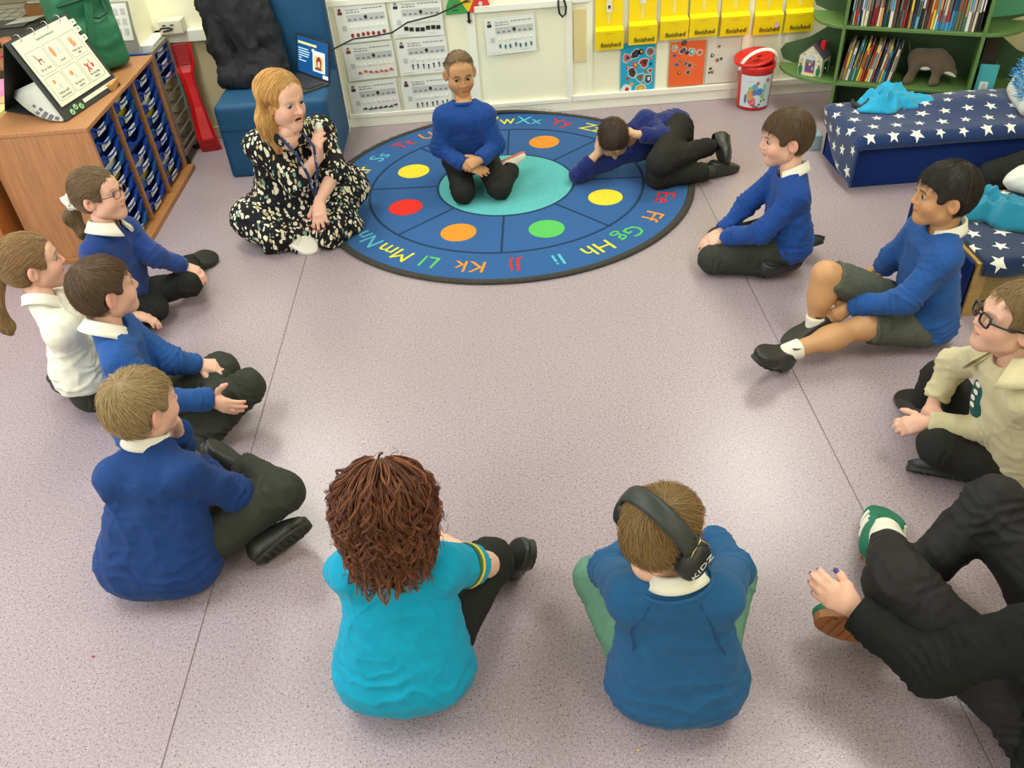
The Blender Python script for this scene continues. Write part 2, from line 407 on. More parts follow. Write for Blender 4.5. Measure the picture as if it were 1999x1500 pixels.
# baseboards, battens and rails on the back wall
def bxs(name, lo, hi, M, bev=.004): return struct(MB().box(lo, hi).build(name, M, bevel=bev))
bxs('baseboard_back', (-.9, 5.150, 0), (X1, 5.17, .062), WHITEP)
bxs('trim_1', (-.895, 5.146, .058), (.51, 5.17, .085), WHITEP)
bxs('trim_2', (.51, 5.140, .062), (X1, 5.17, .098), WHITEP)
bxs('trim_3', (-.995, 5.075, 0), (-.90, 5.17, 2.0), WHITEP)
bxs('trim_4', (-.112, 5.155, .085), (-.058, 5.17, 1.6), WHITEP)
bxs('trim_5', (.478, 5.150, .085), (.516, 5.17, .66), WHITEP)
bxs('trim_6', (-.058, 5.145, .628), (.478, 5.17, .665), WHITEP); bxs('trim_7', (-.90, 5.150, .722), (-.112, 5.17, .755), WHITEP)
bxs('trim_8', (-1.93, 5.12, .60), (-.995, 5.17, .665), WHITEP); bxs('trim_9', (-1.93, 4.88, .585), (-1.86, 5.17, .665), WHITEP)
bxs('trim_10', (.516, 5.150, .640), (.62, 5.17, .66), WHITEP)
pn = struct(MB().box((-1.93, 5.165, 0), (-.995, 5.172, .60)).build('wall_back_lower_panel', BUFF))
bxs('trim_11', (-1.93, 5.150, 0), (-.995, 5.17, .075), BUFF)
struct(MB().box((.525, 5.160, .30), (.60, 5.17, .60)).build('wall_back_cover_plate', mat('pale_yellow_paint', s2l(226, 208, 150), .6)))
for a, b in ((.60, .64), (1.03, 1.10), (1.55, 1.62), (1.83, 1.88)): struct(MB().box((a, 5.163, .098), (b, 5.171, 1.2)).build('trim_%d' % int(a * 100), CREAM2))
SP = mat('white_plastic', s2l(228, 222, 204), .4)
sk = thing('socket_box', (-1.83, 5.1, .665), 'white socket box with a dark cable on the wall trunking, left of the coat', 'socket')
MB().box((-1.865, 5.06, .665), (-1.73, 5.15, .74)).build('box', SP, sk, bevel=.006)
for k in (0, 1): MB().box((-1.84 + .045 * k, 5.057, .712), (-1.82 + .045 * k, 5.061, .718)).build('slot', PRK, sk)
MB().tube([(-1.86, 5.05, .69), (-1.845, 5.04, .705), (-1.80, 5.045, .705), (-1.785, 5.055, .695), (-1.80, 5.05, .69), (-1.84, 5.045, .685)], .005, 6).build('cable', PRK, sk, smooth=True)
# ------------------------------------------------------------------ sheets on the wall
PAPER = mat('white_paper', s2l(234, 235, 228), .55); GREYL = mat('grey_print', s2l(196, 198, 196), .6); INK = mat('grey_ink', s2l(100, 100, 104), .7); SPOT = mat('pale_dot', s2l(238, 236, 226), .6)
def pcol(n, c): return mat('print_' + n, s2l(*c), .6)
WX_, WZ_ = A(1, 0, 0), A(0, 0, 1)
def poster(cx, cz, y, tilt, label, icon, head):
    w_, h_ = .300, .212
    t = thing('poster', (cx, y, cz), label, 'poster', 'target charts on the back wall')
    ex = A(math.cos(tilt), 0, math.sin(tilt)); ez = A(-math.sin(tilt), 0, math.cos(tilt)); c = A(cx, y, cz)
    T = lambda a, b, d=0: c + ex * a + ez * b + A(0, -d, 0)
    rows = 7; V = []; 
    for j in range(rows):
        b = h_ / 2 - h_ * j / (rows - 1); bend = .004 * (j / (rows - 1)) ** 2
        for a in (-w_ / 2, 0, w_ / 2): V.append(T(a, b, bend + .0008))
    V += [v + A(0, .0007, 0) for v in V]; n = rows * 3
    Fc = [(j * 3 + i, j * 3 + 3 + i, j * 3 + 4 + i, j * 3 + 1 + i) for j in range(rows - 1) for i in (0, 1)]
    obj('sheet', V, Fc + [tuple(n + k for k in f[::-1]) for f in Fc], PAPER, t)
    def q(mb, a, b, ww, hh, d=.0016):
        bend = .004 * ((h_ / 2 - b) / h_) ** 2
        p = [T(a - ww / 2, b - hh / 2, d + bend), T(a + ww / 2, b - hh / 2, d + bend), T(a + ww / 2, b + hh / 2, d + bend), T(a - ww / 2, b + hh / 2, d + bend)]
        mb.prism(p, (0, .0006, 0))
    mb = MB(); q(mb, .025, .030, .225, .040, .0018); mb.build('week_row', GREYL, t)
    mb = MB(); q(mb, -.108, -.022, .026, .030)
    mb.build('key_box', GREYL, t)
    text('lettering', 'My target is to', T(-.085, .078, .004), ex, ez, .013, INK, t, 'LEFT')
    mb = MB()
    for ln, (b, L_) in enumerate(((.078, .11), (.062, .08))):
        x = -.085 + (.094 if ln == 0 else 0); k = 0
        while x < -.085 + L_ + (.09 if ln == 0 else 0):
            ww = .012 + .008 * ((k * 7 + ln * 3) % 4) / 3; q(mb, x + ww / 2, b, ww, .004); x += ww + .005; k += 1
    o = mb.build('text_line', INK, t); o['kind'] = 'stuff'
    mb = MB()
    for k in range(7): q(mb, -.069 + .0315 * k, .022, .014, .007, .0024)
    mb.build('day_mark', INK, t)['kind'] = 'stuff'
    mb = MB(); mb.lathe([(0, 0), (.010, 0)], T(.025, .032, .003), 12, (ex, ez, A(0, -1, 0)), caps=False); mb.lathe([(0, 0), (.010, 0), (.010, .0008), (0, .0008)], T(.025, .032, .0018), 12, (ex, ez, A(0, -1, 0)), caps=False); mb.build('clock_mark', PRK, t)
    for k in range(7):
        MB().lathe([(.0118, 0), (.0118, .0008), (.004, .0028), (0, .003)], T(-.069 + .0315 * k, -.020, .0018 + .0015), 12, (ex, ez, A(0, -1, 0)), caps=False).build('dot', SPOT, t, smooth=False)
    hm, cm = head
    mb = MB(); mb.lathe([(0, .001), (.009, .001), (.009, 0)], T(-.120, .080, .0022), 12, (ex, ez, A(0, -1, 0)), caps=False); q(mb, -.120, .062, .026, .016, .0022); mb.MI = [0] * len(mb.F)
    mb.build('portrait', cm, t)
    MB().lathe([(0, .001), (.007, .001), (.007, 0)], T(-.120, .077, .0030), 12, (ex, ez, A(0, -1, 0)), caps=False).build('face', hm, t)
    for k in range(7):
        a, b = -.069 + .0315 * k + random.uniform(-.003, .003), -.062 + random.uniform(-.004, .006)
        mb = MB()
        if icon == 'blob': mb.lathe([(0, .001), (.011, .001), (.011, 0)], T(a, b, .0024 + .003), 10, (ex, ez, A(0, -1, 0)), (.9, 1.1), caps=False); M_ = pcol('crimson', (150, 50, 52))
        elif icon == 'square': mb.box((-.012, -.0006, -.011), (.012, .0006, .011), lambda v: T(v[0], v[2], .006 - v[1]) - c * 0 + ex * a + ez * b); M_ = PRK
        elif icon == 'lorry': q(mb, a - .003, b, .018, .014, .006); q(mb, a + .009, b - .004, .007, .007, .006); M_ = pcol('brick', (196, 96, 78))
        elif icon == 'figure': mb.lathe([(0, .001), (.006, .001), (.006, 0)], T(a, b + .010, .006), 10, (ex, ez, A(0, -1, 0)), caps=False); q(mb, a, b - .004, .006, .018, .006); M_ = pcol('slate', (70, 70, 76))
        elif icon == 'swim': q(mb, a, b + random.uniform(-.003, .005), .026, .008, .006); q(mb, a + .006, b + .008, .008, .008, .006); M_ = pcol('navy', (40, 46, 62))
        else: q(mb, a, b - .004, .009, .016, .006); mb.prism([T(a - .009, b + .002, .006), T(a + .009, b + .002, .006), T(a, b + .014, .006)], (0, .0006, 0)); M_ = pcol('teal', (46, 110, 122))
        mb.build('picture', M_, t)
    mb = MB(); q(mb, -.10, -.093, .07, .003); q(mb, .08, -.090, .05, .003); mb.build('footer', GREYL, t)['kind'] = 'stuff'
SKP = pcol('face', (206, 160, 130)); SKD = pcol('dark_face', (110, 70, 62)); NAV = pcol('navy', (40, 46, 62)); MAR = pcol('maroon', (110, 52, 54)); BRW = pcol('umber', (84, 50, 40))
poster(-.718, .622, 5.158, .028, 'target chart with round dark red pictures, topmost beside the blue seat', 'blob', (SKD, MAR))
poster(-.708, .402, 5.158, .028, 'target chart with orange-red vehicle pictures, middle one beside the blue seat', 'lorry', (SKP, MAR))
poster(-.718, .176, 5.158, .040, 'target chart with dark blue low pictures, lowest beside the blue seat', 'swim', (SKP, NAV))
poster(-.395, .627, 5.158, -.01, 'target chart with black-framed square pictures, topmost of the second column', 'square', (SKP, NAV))
poster(-.388, .408, 5.158, .01, 'target chart with grey stick figures, left of the shaved boy', 'figure', (SKP, NAV))
poster(-.392, .178, 5.158, .02, 'target chart with a brown portrait, lowest, partly behind the shaved boy', 'figure', (SKD, BRW))
poster(.146, .490, 5.158, .035, 'target chart with teal pictures, alone on the cream board right of the shaved boy', 'house', (SKP, NAV))
# traffic-light zone card
zc = thing('zone_card', (-.09, 5.15, .63), 'green, yellow and red fan-shaped card above a black arrow', 'card')
cN = A(-.092, 5.152, .634)
for nm, c_, a0, a1 in (('green_sector', (60, 158, 78), 182, 122), ('yellow_sector', (240, 206, 40), 122, 62), ('red_sector', (222, 60, 52), 62, -2)):
    pts = [cN] + [cN + A(.132 * math.cos(math.radians(q)), 0, .132 * math.sin(math.radians(q))) for q in np.linspace(a0, a1, 10)]
    MB().prism(pts, (0, -.002, 0)).build(nm, pcol(nm, c_), zc)
for i, (a, b, c_) in enumerate(((-.075, .045, (150, 80, 60)), (-.0, .085, (120, 90, 30)), (.074, .045, (236, 220, 214)))):
    MB().lathe([(0, .001), (.013, .001), (.013, 0)], cN + A(a, -.0022, b), 10, (WX_, WZ_, A(0, -1, 0)), caps=False).build('picture', pcol('zone%d' % i, c_), zc); MB().box(cN + A(a - .018, -.0034, b - .028), cN + A(a + .018, -.0026, b - .024)).build('word', PRK, zc)
ar = MB(); ar.box((-.099, 5.143, .590), (-.085, 5.149, .640)); ar.prism([(-.108, 5.143, .592), (-.076, 5.143, .592), (-.092, 5.143, .572)], (0, .004, 0)); ar.build('arrow', PRK, zc)
# sticker sheets
def sheet(name, lo, hi, tilt, M, label, spots, y=5.158):
    t = thing(name, ((lo[0] + hi[0]) / 2, y, (lo[1] + hi[1]) / 2), label, 'poster'); MB().box((lo[0], y, lo[1]), (hi[0], y + .0012, hi[1])).build('sheet', M, t)
    w_, h_ = hi[0] - lo[0], hi[1] - lo[1]
    for a, b, r, c_, wht in spots:
        p = A(lo[0] + a * w_, y, hi[1] - b * h_); n = 12
        ph = random.uniform(0, 6); out = [(r * (1 + .16 * math.sin((2 + int(ph)) % 4 * t_ + ph) + .10 * math.sin(5 * t_ + ph * 2))) for t_ in np.linspace(0, 6.283, n, endpoint=False)]
        P_ = lambda k, f, d: p + A(out[k] * f * math.cos(6.283 * k / n), -d, out[k] * f * math.sin(6.283 * k / n))
        o = None
        if wht:
            o = MB().prism([P_(k, 1.22, .0006) for k in range(n)], (0, .0005, 0)).build('sticker', PRW, t)
        s_ = MB().prism([P_(k, 1, .0012) for k in range(n)], (0, .0005, 0)).build('picture' if wht else 'sticker', pcol('s%d_%d_%d' % c_, c_), o or t)
        MB().prism([P_(k, .45, .0018) + A(r * .15, 0, r * .1) for k in range(n)], (0, .0005, 0)).build('detail', pcol('d%d' % (c_[0] % 7), ((40, 42, 48), (230, 224, 214), (180, 60, 60), (60, 70, 90), (224, 190, 90), (52, 120, 120), (90, 90, 96))[c_[0] % 7]), s_ if not wht else o)
K_, Rr, Pk, Gy, Tl = (52, 50, 54), (190, 60, 58), (206, 120, 124), (128, 120, 122), (60, 140, 130)
sheet('sticker_sheet', (.812, .068), (1.022, .385), 0, mat('sky_blue_card', s2l(20, 170, 214), .6), 'sky-blue sheet covered in stickers, hanging under the yellow pouches',
      [(.18, .27, .024, Pk, 1), (.43, .20, .025, K_, 1), (.58, .17, .016, (60, 58, 64), 0), (.85, .18, .021, Gy, 1), (.88, .30, .010, Rr, 0), (.68, .38, .026, (168, 44, 46), 1), (.42, .41, .019, (200, 90, 84), 0), (.2, .44, .011, Rr, 0), (.88, .41, .009, (24, 78, 92), 0), (.34, .55, .026, (70, 66, 70), 1),
       (.72, .54, .010, (170, 120, 70), 0), (.87, .54, .013, (196, 130, 90), 1), (.2, .67, .012, (206, 92, 70), 0), (.58, .66, .024, (44, 150, 140), 1), (.82, .70, .024, (50, 74, 96), 1), (.33, .78, .012, (214, 176, 80), 0), (.18, .88, .026, (226, 226, 230), 1), (.60, .88, .027, (200, 170, 90), 1)])
sheet('sticker_sheet', (1.112, .104), (1.330, .372), 0, mat('orange_card', s2l(240, 104, 44), .6), 'orange sheet with a few stickers, between the blue and the white sheet',
      [(.14, .12, .017, (176, 160, 120), 1), (.38, .03, .016, (110, 40, 40), 0), (.36, .20, .018, (110, 50, 74), 1), (.62, .24, .020, (120, 170, 170), 1), (.48, .25, .012, K_, 0), (.84, .27, .014, (198, 150, 140), 1), (.13, .30, .013, (150, 110, 170), 0), (.33, .42, .011, (116, 92, 60), 0), (.2, .51, .016, (150, 130, 140), 0), (.46, .50, .014, (150, 140, 132), 0),
       (.58, .54, .012, (90, 70, 60), 1), (.72, .58, .013, (244, 140, 100), 0), (.55, .70, .013, (90, 70, 60), 1), (.3, .70, .012, (130, 84, 56), 0)])
sheet('sticker_sheet', (1.342, .106), (1.545, .372), 0, mat('white_card', s2l(222, 218, 204), .6), 'white sheet with small dark and pink stickers, right of the orange sheet',
      [(.34, .17, .010, (170, 136, 130), 0), (.16, .36, .012, (50, 70, 64), 0), (.32, .48, .013, (206, 160, 150), 0), (.44, .45, .008, (96, 70, 60), 0), (.14, .66, .009, K_, 0), (.20, .74, .010, (60, 58, 54), 0), (.11, .75, .007, K_, 0)])
# yellow pouches
YEL = mat('yellow_plastic', s2l(255, 222, 4), .45); CLEAR = mat('frosted_strip', s2l(240, 226, 120), .3); CARD = mat('card_white', s2l(236, 232, 226), .5)
xb = [.735, .935, 1.12, 1.295, 1.485, 1.685, 1.872]; zb = [.362, .378, .392, .395, .388, .380, .380]
for k, (x, z0) in enumerate(zip(xb, zb)):
    ordn = ['leftmost', 'second', 'third', 'fourth', 'fifth', 'sixth', 'seventh and last'][k]
    t = thing('finished_pouch', (x, 5.13, z0), ('%s yellow "finished" pouch %s' % (ordn, ('with a white picture card on its strip, from the left', 'counted from the left, with a card near the top', 'counted from the left, above the orange sheet', 'counted from the left, over the orange sheet edge', 'counted from the left, without a visible card', 'counted from the left, a sticker on its word', 'of the row, next to the toy house')[k])), 'pouch', 'yellow pouches on the back wall')
    w_ = .162; tl = (random.uniform(-.012, .012)); sh = lambda v: A(x + v[0] + tl * (v[2] - .3), 5.155 + v[1], z0 + v[2])
    MB().box((-w_ / 2, -.003, .0), (w_ / 2, 0, .62), sh).build('back_board', YEL, t, bevel=.001)
    V = [(-w_ / 2, 0, 0), (w_ / 2, 0, 0), (w_ / 2, 0, .135), (-w_ / 2, 0, .135), (-w_ / 2 - .004, -.030, .006), (w_ / 2 + .004, -.030, .006), (w_ / 2 + .004, -.042, .118), (-w_ / 2 - .004, -.042, .118)]
    obj('pocket', [sh(A(*v)) for v in V], [(0, 1, 5, 4), (4, 5, 6, 7), (0, 4, 7, 3), (1, 2, 6, 5), (7, 6, 2, 3)], YEL, t, smooth=False)
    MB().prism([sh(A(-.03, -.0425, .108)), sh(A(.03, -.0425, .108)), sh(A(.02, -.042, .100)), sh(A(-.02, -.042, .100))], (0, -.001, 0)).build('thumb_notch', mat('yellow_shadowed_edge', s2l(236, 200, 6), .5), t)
    MB().box((-.010, -.006, .150), (.010, -.003, .55), sh).build('strip', CLEAR, t)
    text('lettering', 'finished', sh(A(.008, -.0385, .036)), WX_ + A(0, 0, .02), A(0, -.09, 1), .040, PRK, t, ext=.0012)
    if k < 4 or k == 6:
        zc_ = (.215, .235, .25, .262, 0, 0, .20)[k]
        cd = MB().box((-.017, -.009, zc_), (.017, -.0065, zc_ + .05), sh).build('card', CARD, t); MB().box((-.007, -.0105, zc_ + .02), (.007, -.0092, zc_ + .038), sh).build('picture', MAR, cd)
        if k == 0: MB().box((-.015, -.009, .27), (.015, -.0065, .31), sh).build('card', CARD, t)
    if k == 5: MB().lathe([(0, .001), (.018, .001), (.018, 0)], sh(A(.048, -.041, .062)), 10, (WX_, WZ_, A(0, -1, 0)), caps=False).build('sticker', pcol('pinkish', (214, 176, 170)), t)
# black cable loop on the rail
cb = MB().tube([W(1090, 0, 5.12), W(1090, 12, 5.12), W(1092, 26, 5.12), W(1098, 33, 5.12), W(1104, 27, 5.12), W(1105, 14, 5.12), W(1101, 0, 5.12), W(1100, -12, 5.13)], .006, 8).build('cable_loop', mat('black_rubber_cable', s2l(26, 26, 26), .5), None, smooth=True); tag(cb, 'black cable hanging in a loop from the wall rail', 'cable')
# ------------------------------------------------------------------ rug
RUGC = A(.045, 4.17, 0)
def rugz(x, y): 
    t = np.clip((y - 4.93) / .24, 0, 1) ** 2; g = np.exp(-((x - .0) / .42) ** 2); return t * g * .045, t * g * -.02
def rmap(V):
    V = np.array(V, float); dz, dy = rugz(V[:, 0], V[:, 1]); V[:, 2] += dz; V[:, 1] += dy; return V
RUGB = mat('blue_pile', s2l(36, 90, 150), .95, bump=.5, bscale=350, var=.14, vscale=90, sheen=.15, spec=.15)
def pile(n, c): return mat('pile_' + n, s2l(*c), .95, bump=.5, bscale=350, var=.10, vscale=70, spec=.15)
rug = thing('rug', (.045, 4.17, 0), 'round blue alphabet rug with coloured dots and a dark bound edge', 'rug')
def disc(name, c, r0, r1, z0, z1, M, seg=72, nr=6, parent=rug):
    V = []; Fc = []
    rs = list(np.linspace(r0, r1, nr)); rows = [(r0, z0)] * (r0 > 0) + [(r, z1) for r in rs] + [(r1, z0)]
    for r, z in rows: V += [(c[0] + max(r, .0005) * math.cos(t), c[1] + max(r, .0005) * math.sin(t), z) for t in np.linspace(0, 2 * math.pi, seg, endpoint=False)]
    for i in range(len(rows) - 1): Fc += [(i * seg + k, i * seg + (k + 1) % seg, (i + 1) * seg + (k + 1) % seg, (i + 1) * seg + k) for k in range(seg)]
    return obj(name, rmap(V), [f[::-1] for f in Fc][::1] if False else Fc, M, parent, smooth=False)
disc('pile', RUGC, 0, .975, .001, .010, RUGB, 96, 30)
BIND = mat('charcoal_binding', s2l(58, 56, 50), .95, bump=.6, bscale=250, var=.2, vscale=60)
tt = np.linspace(0, 2 * math.pi, 120, endpoint=False)
bm_ = MB().tube(rmap([(RUGC[0] + .985 * math.cos(t), RUGC[1] + .985 * math.sin(t), .008) for t in tt]), .0075, 8, closed=True); 
V = np.array(bm_.V); e = V[:, :2] - RUGC[:2]; rr = np.linalg.norm(e, axis=1); V[:, :2] = RUGC[:2] + e / rr[:, None] * (.985 + (rr - .985) * 2.6)[:, None]; obj('binding', V, bm_.F, BIND, rug)
TEALP = pile('aqua', (96, 184, 186)); LINE = pile('line', (40, 62, 92))
disc('centre', RUGC, 0, .362, .009, .0108, TEALP, 72, 3); disc('ring_line', RUGC, .362, .374, .009, .0110, LINE, 96, 2); disc('ring_line', RUGC, .730, .743, .009, .0110, LINE, 96, 3)
for k in range(8):
    a = math.radians(-94 + 45 * k); d = A(math.cos(a), math.sin(a), 0)
    mb = MB(); 
    for q in range(4): mb.bar(RUGC + d * (.372 + .09 * q) + A(0, 0, .0105), RUGC + d * (.372 + .09 * (q + 1)) + A(0, 0, .0105), .011, .0012)
    obj('spoke', rmap(mb.V), mb.F, LINE, rug, smooth=False)
YEP, REP, ORP, GRP, LBP = pile('yellow', (240, 214, 60)), pile('red', (228, 52, 44)), pile('orange', (244, 146, 52)), pile('green', (92, 192, 98)), pile('light_blue', (96, 188, 212))
for k, M_ in enumerate((ORP, GRP, YEP, REP, ORP, GRP, YEP, REP)):
    a = math.radians(-116.8 + 45.2 * k); disc('dot', RUGC + A(math.cos(a), math.sin(a), 0) * .566, 0, .089, .009, .0110, M_, 36, 3)
cyc = [REP, ORP, GRP, YEP, LBP]
for k in range(26):
    ch = chr(65 + k); a = math.radians(-89.6 - (k - 9) * 13.75); d = A(math.cos(a), math.sin(a), 0); x = A(d[1], -d[0], 0)
    M_ = cyc[(k - 4) % 5] if k != 25 else YEP
    o = text('letters', ch + ch.lower(), RUGC + d * .858 + A(0, 0, .0108), x, d, .136, M_, None, ext=.0006)
    V = np.array([v.co[:] for v in o.data.vertices]); V = rmap(V) - RUGC
    o.data.vertices.foreach_set('co', V.astype(np.float32).ravel()); o.parent = rug
rng = np.random.default_rng(2); fr = []
for _ in range(900):
    a = rng.uniform(0, 6.283) if rng.random() < .35 else rng.uniform(.3, 2.9); d = A(math.cos(a), math.sin(a), 0); s_ = RUGC + d * 1.0 + A(0, 0, .012); l = rng.uniform(.004, .016); q = nrm(d + A(0, 0, rng.uniform(.2, 1.4)) + rng.normal(0, .4, 3))
    fr.append([s_, s_ + q * l * .5, s_ + q * l + A(0, 0, -.002)])
fr = np.array(fr); sh_ = fr.shape; strands('frayed_edge', rmap(fr.reshape(-1, 3)).reshape(sh_), .0006, BIND, rug)
# crumbs on the floor
for (u, v), c_, lb, nm in (((182, 1283), (214, 60, 96), 'tiny pink crumb on the floor at the lower left', 'crumb'), ((1246, 1466), (206, 190, 60), 'tiny yellow crumb on the floor below the child under ear defenders', 'crumb'), ((708, 866), (232, 226, 214), 'tiny white scrap of paper on the floor above the curly-haired child', 'scrap')):
    p = P(u, v); o = MB().sphere(p + A(0, 0, .003), (.0045, .003, .003), 8, 5).build(nm, pcol('c%d' % c_[0], c_)); tag(o, lb, 'crumb' if nm == 'crumb' else 'paper scrap')
# ------------------------------------------------------------------ tray unit at the left
TRAYB = mat('blue_tray_plastic', s2l(24, 70, 164), .35, spec=.5); TRAYD = mat('steel_blue_tray_plastic', s2l(34, 92, 160), .35)
XF, XB = -1.81, -2.29
tu = thing('tray_unit', (-2.05, 4.19, 0), 'beech tray unit with three columns of blue trays at the left', 'tray unit')
MB().box((XB, 3.685, .03), (XF, 3.705, .645)).build('side_panel', BEECH, tu)
MB().box((XB, 4.675, .03), (XF, 4.695, .645)).build('side_panel', BEECH, tu)
MB().box((XB, 3.680, .645), (XF + .004, 4.70, .665)).build('top_board', BEECH, tu, bevel=.003)
MB().box((XB - .03, 3.665, 0), (XF + .035, 4.715, .030)).build('plinth', BEECHD, tu, bevel=.004)
for y in (4.015, 4.34): MB().box((XB, y - .008, .03), (XF, y + .008, .645)).build('divider', BEECHD, tu)
MB().box((XB, 3.705, .03), (XB + .01, 4.675, .645)).build('back_panel', BEECHD, tu)
cols = [(3.705, 4.007), (4.023, 4.332), (4.348, 4.675)]
def tray_parts(w_, d_, h_):
    """open tray with a scooped front lip; local: front face at x=0, extends to -x, centred in y, base z=0"""
    t = .003; V = []; Fc = []
    n = 9; ys = np.linspace(-w_ / 2, w_ / 2, n)
    top = [h_ - (.034 * max(0, math.cos((y / w_) * math.pi * 1.35)) ** .8 if abs(y) < w_ * .36 else 0) for y in ys]
    for y, z in zip(ys, top): V += [(.0 + .0, y, 0), (.012, y, z), (.022, y, z + .004), (.022, y, z - .006), (.010 - .006, y, z - .004)]
    for i in range(n - 1):
        for k in range(4): Fc.append((i * 5 + k, (i + 1) * 5 + k, (i + 1) * 5 + k + 1, i * 5 + k + 1))
    mb = MB(); mb.add(V, Fc)
    mb.box((-d_, -w_ / 2, 0), (.002, w_ / 2, t)); mb.box((-d_, -w_ / 2, 0), (-d_ + t, w_ / 2, h_))
    for sd in (-1, 1): mb.box((-d_, sd * w_ / 2 - t, 0), (.010, sd * w_ / 2 + t, h_ - .002)); mb.box((-d_, sd * (w_ / 2 + .004) - .006, h_ - .006), (.018, sd * (w_ / 2 + .004) + .006, h_))
    return mb
TRM = {}
def tray(x, y, z, label, w_=.285, h_=.062, M=TRAYB, mark=0, group='blue trays in the tray unit', card=True, fill=None):
    t = thing('tray', (x, y, z), label, 'tray', group)
    key = (w_, h_, M.name)
    if key not in TRM:
        o = tray_parts(w_, .40, h_).build('shell', M, t); mb = MB(); mb.box((.0135, -.062, .006), (.0160, .038, .040), lambda v: A(v[0] + v[2] * .12, v[1], v[2])); cd = mb.build('name_card', CARD, t)
        mk = MB().box((.0165, -.055, .014), (.0172, -.043, .032), lambda v: A(v[0] + v[2] * .12, v[1], v[2])); mk.box((.0165, -.034, .020), (.0172, .024, .025), lambda v: A(v[0] + v[2] * .12, v[1], v[2])); mk = mk.build('print', mat('grey_card_print', s2l(150, 150, 150), .7), cd)
        off = Vector((x, y, z))
        for q in (o, cd, mk): pass
        TRM[key] = None
        # geometry was written in world space relative to the origin: shift it into tray space
        for q in (o, cd, mk):
            q.data.transform(Matrix.Translation(off))
        TRM[key] = (o, cd, mk)
    else:
        o, cd, mk = TRM[key]
        o2 = o.copy(); COL.objects.link(o2); o2.parent = t
        if card:
            c2 = cd.copy(); COL.objects.link(c2); c2.parent = t; c2.location = (0, random.uniform(-.012, .012), random.uniform(-.003, .006)); m2 = mk.copy(); COL.objects.link(m2); m2.parent = c2
    if fill is not None:
        MB().box((x - .36, y - w_ * .4, z + .006), (x - .03, y + w_ * .4, z + h_ * .6)).build('contents', fill, t)
    return t
CN = ['nearest', 'middle', 'far']; RN = ['topmost', 'second from the top', 'third from the top', 'fourth from the top', 'fifth from the top', 'fourth from the bottom', 'third from the bottom', 'second from the bottom', 'lowest']
for ci, (a, b) in enumerate(cols):
    nrow = 9
    for r in range(nrow):
        z = .572 - r * .0665
        extra = {(1, 3): ', front bare', (2, 4): ', front bare'}.get((ci, r), '')
        tray(XF - .030, (a + b) / 2, z, 'blue tray, %s in the %s column of the tray unit%s' % (RN[r], CN[ci], extra), w_=.280 if ci < 2 else .30, M=TRAYD if (r + ci * 2) % 5 == 3 else TRAYB, card=not extra,
             fill=(None, PAPER, None, mat('yellow_folder', s2l(196, 170, 70), .6), None)[(r * 2 + ci) % 5])
for ci, (a, b) in enumerate(cols):
    rn = MB()
    for r in range(9):
        for y in (a + .004, b - .004): rn.box((XB + .02, y - .004, .568 - r * .0665 + .06), (XF - .02, y + .004, .568 - r * .0665 + .066))
    rn.build('runners', TRAYB, tu)['kind'] = 'stuff'
# metal trolley with trays
STEEL = mat('grey_steel', s2l(150, 150, 142), .4, metal=.5)
tr = thing('wire_trolley', (-1.9, 4.88, 0), 'grey metal tray trolley on castors behind the tray unit', 'trolley')
for x in (-2.25, -1.83):
    for y in (4.745, 5.03): MB().box((x - .01, y - .01, .075), (x + .01, y + .01, .66)).build('post', STEEL, tr)
for y in (4.745, 5.03):
    for k in range(9): MB().box((-2.25, y - .012, .08 + k * .07), (-1.83, y + .012, .086 + k * .07)).build('runner', STEEL, tr)
for z in (.075, .655): MB().box((-1.842, 4.745, z - .01), (-1.822, 5.03, z + .01)).build('rail', STEEL, tr)
for k in range(8): MB().box((-1.838, 4.745, .115 + k * .07), (-1.828, 5.03, .121 + k * .07)).build('rung', STEEL, tr)
for x in (-2.22, -1.84):
    for y in (4.76, 5.02):
        c_ = MB().lathe([(.012, -.014), (.034, -.014), (.036, 0), (.034, .014), (.012, .014)], (x, y, .036), 16, (A(1, 0, 0), A(0, 0, 1), A(0, 1, 0))).build('castor_wheel', mat('castor_rubber', s2l(40, 40, 40), .5), tr); MB().box((x - .012, y - .018, .03), (x + .012, y + .018, .080)).build('fork', STEEL, c_)
for k, z in enumerate((.60, .53, .46)): tray(-1.845, 4.888, z, 'blue tray, %s of the metal trolley behind the tray unit' % ('topmost', 'second from the top', 'third from the top')[k], w_=.26, h_=.058, group='blue trays in the metal trolley')
# stacking ledge things on the tray unit and beyond
# ---- flip chart
FBK = mat('black_board_cover', s2l(40, 42, 42), .6, bump=.05)
PAGE = mat('ivory_page', s2l(220, 221, 196), .5)
BL_, BR_ = P(130, 238, .667), P(236, 166, .667)
fe = nrm(BR_ - BL_); fc = (BL_ + BR_) / 2; fn = nrm(np.cross(fe, (0, 0, 1))); 
fback = -nrm(A(.86, -.5, 0)); fu = nrm(fback * .20 + A(0, 0, .33) + fe * -.01); ff = nrm(np.cross(fe, fu))
if ff[0] < 0: ff = -ff
hw_ = np.linalg.norm(BR_ - BL_) / 2
FT = lambda a, b, d=0: fc + fe * a + fu * b + ff * d
fp = thing('flip_chart', (fc[0], fc[1], .667), 'black desktop flip chart showing six picture cards, on the tray unit', 'flip chart')
MB().prism([FT(-hw_, 0), FT(hw_, 0), FT(hw_, .385), FT(-hw_, .385)], -ff * .004).build('front_board', FBK, fp)
bk = FT(0, .385) + fback * .22; bk[2] = .668
MB().prism([FT(-hw_, .385, -.006), FT(hw_, .385, -.006), bk + fe * hw_, bk - fe * hw_], -ff * .0 + fback * .004).build('back_board', FBK, fp)
MB().prism([FT(-hw_, .002), FT(hw_, .002), bk + fe * hw_, bk - fe * hw_], (0, 0, .003)).build('base_board', FBK, fp)
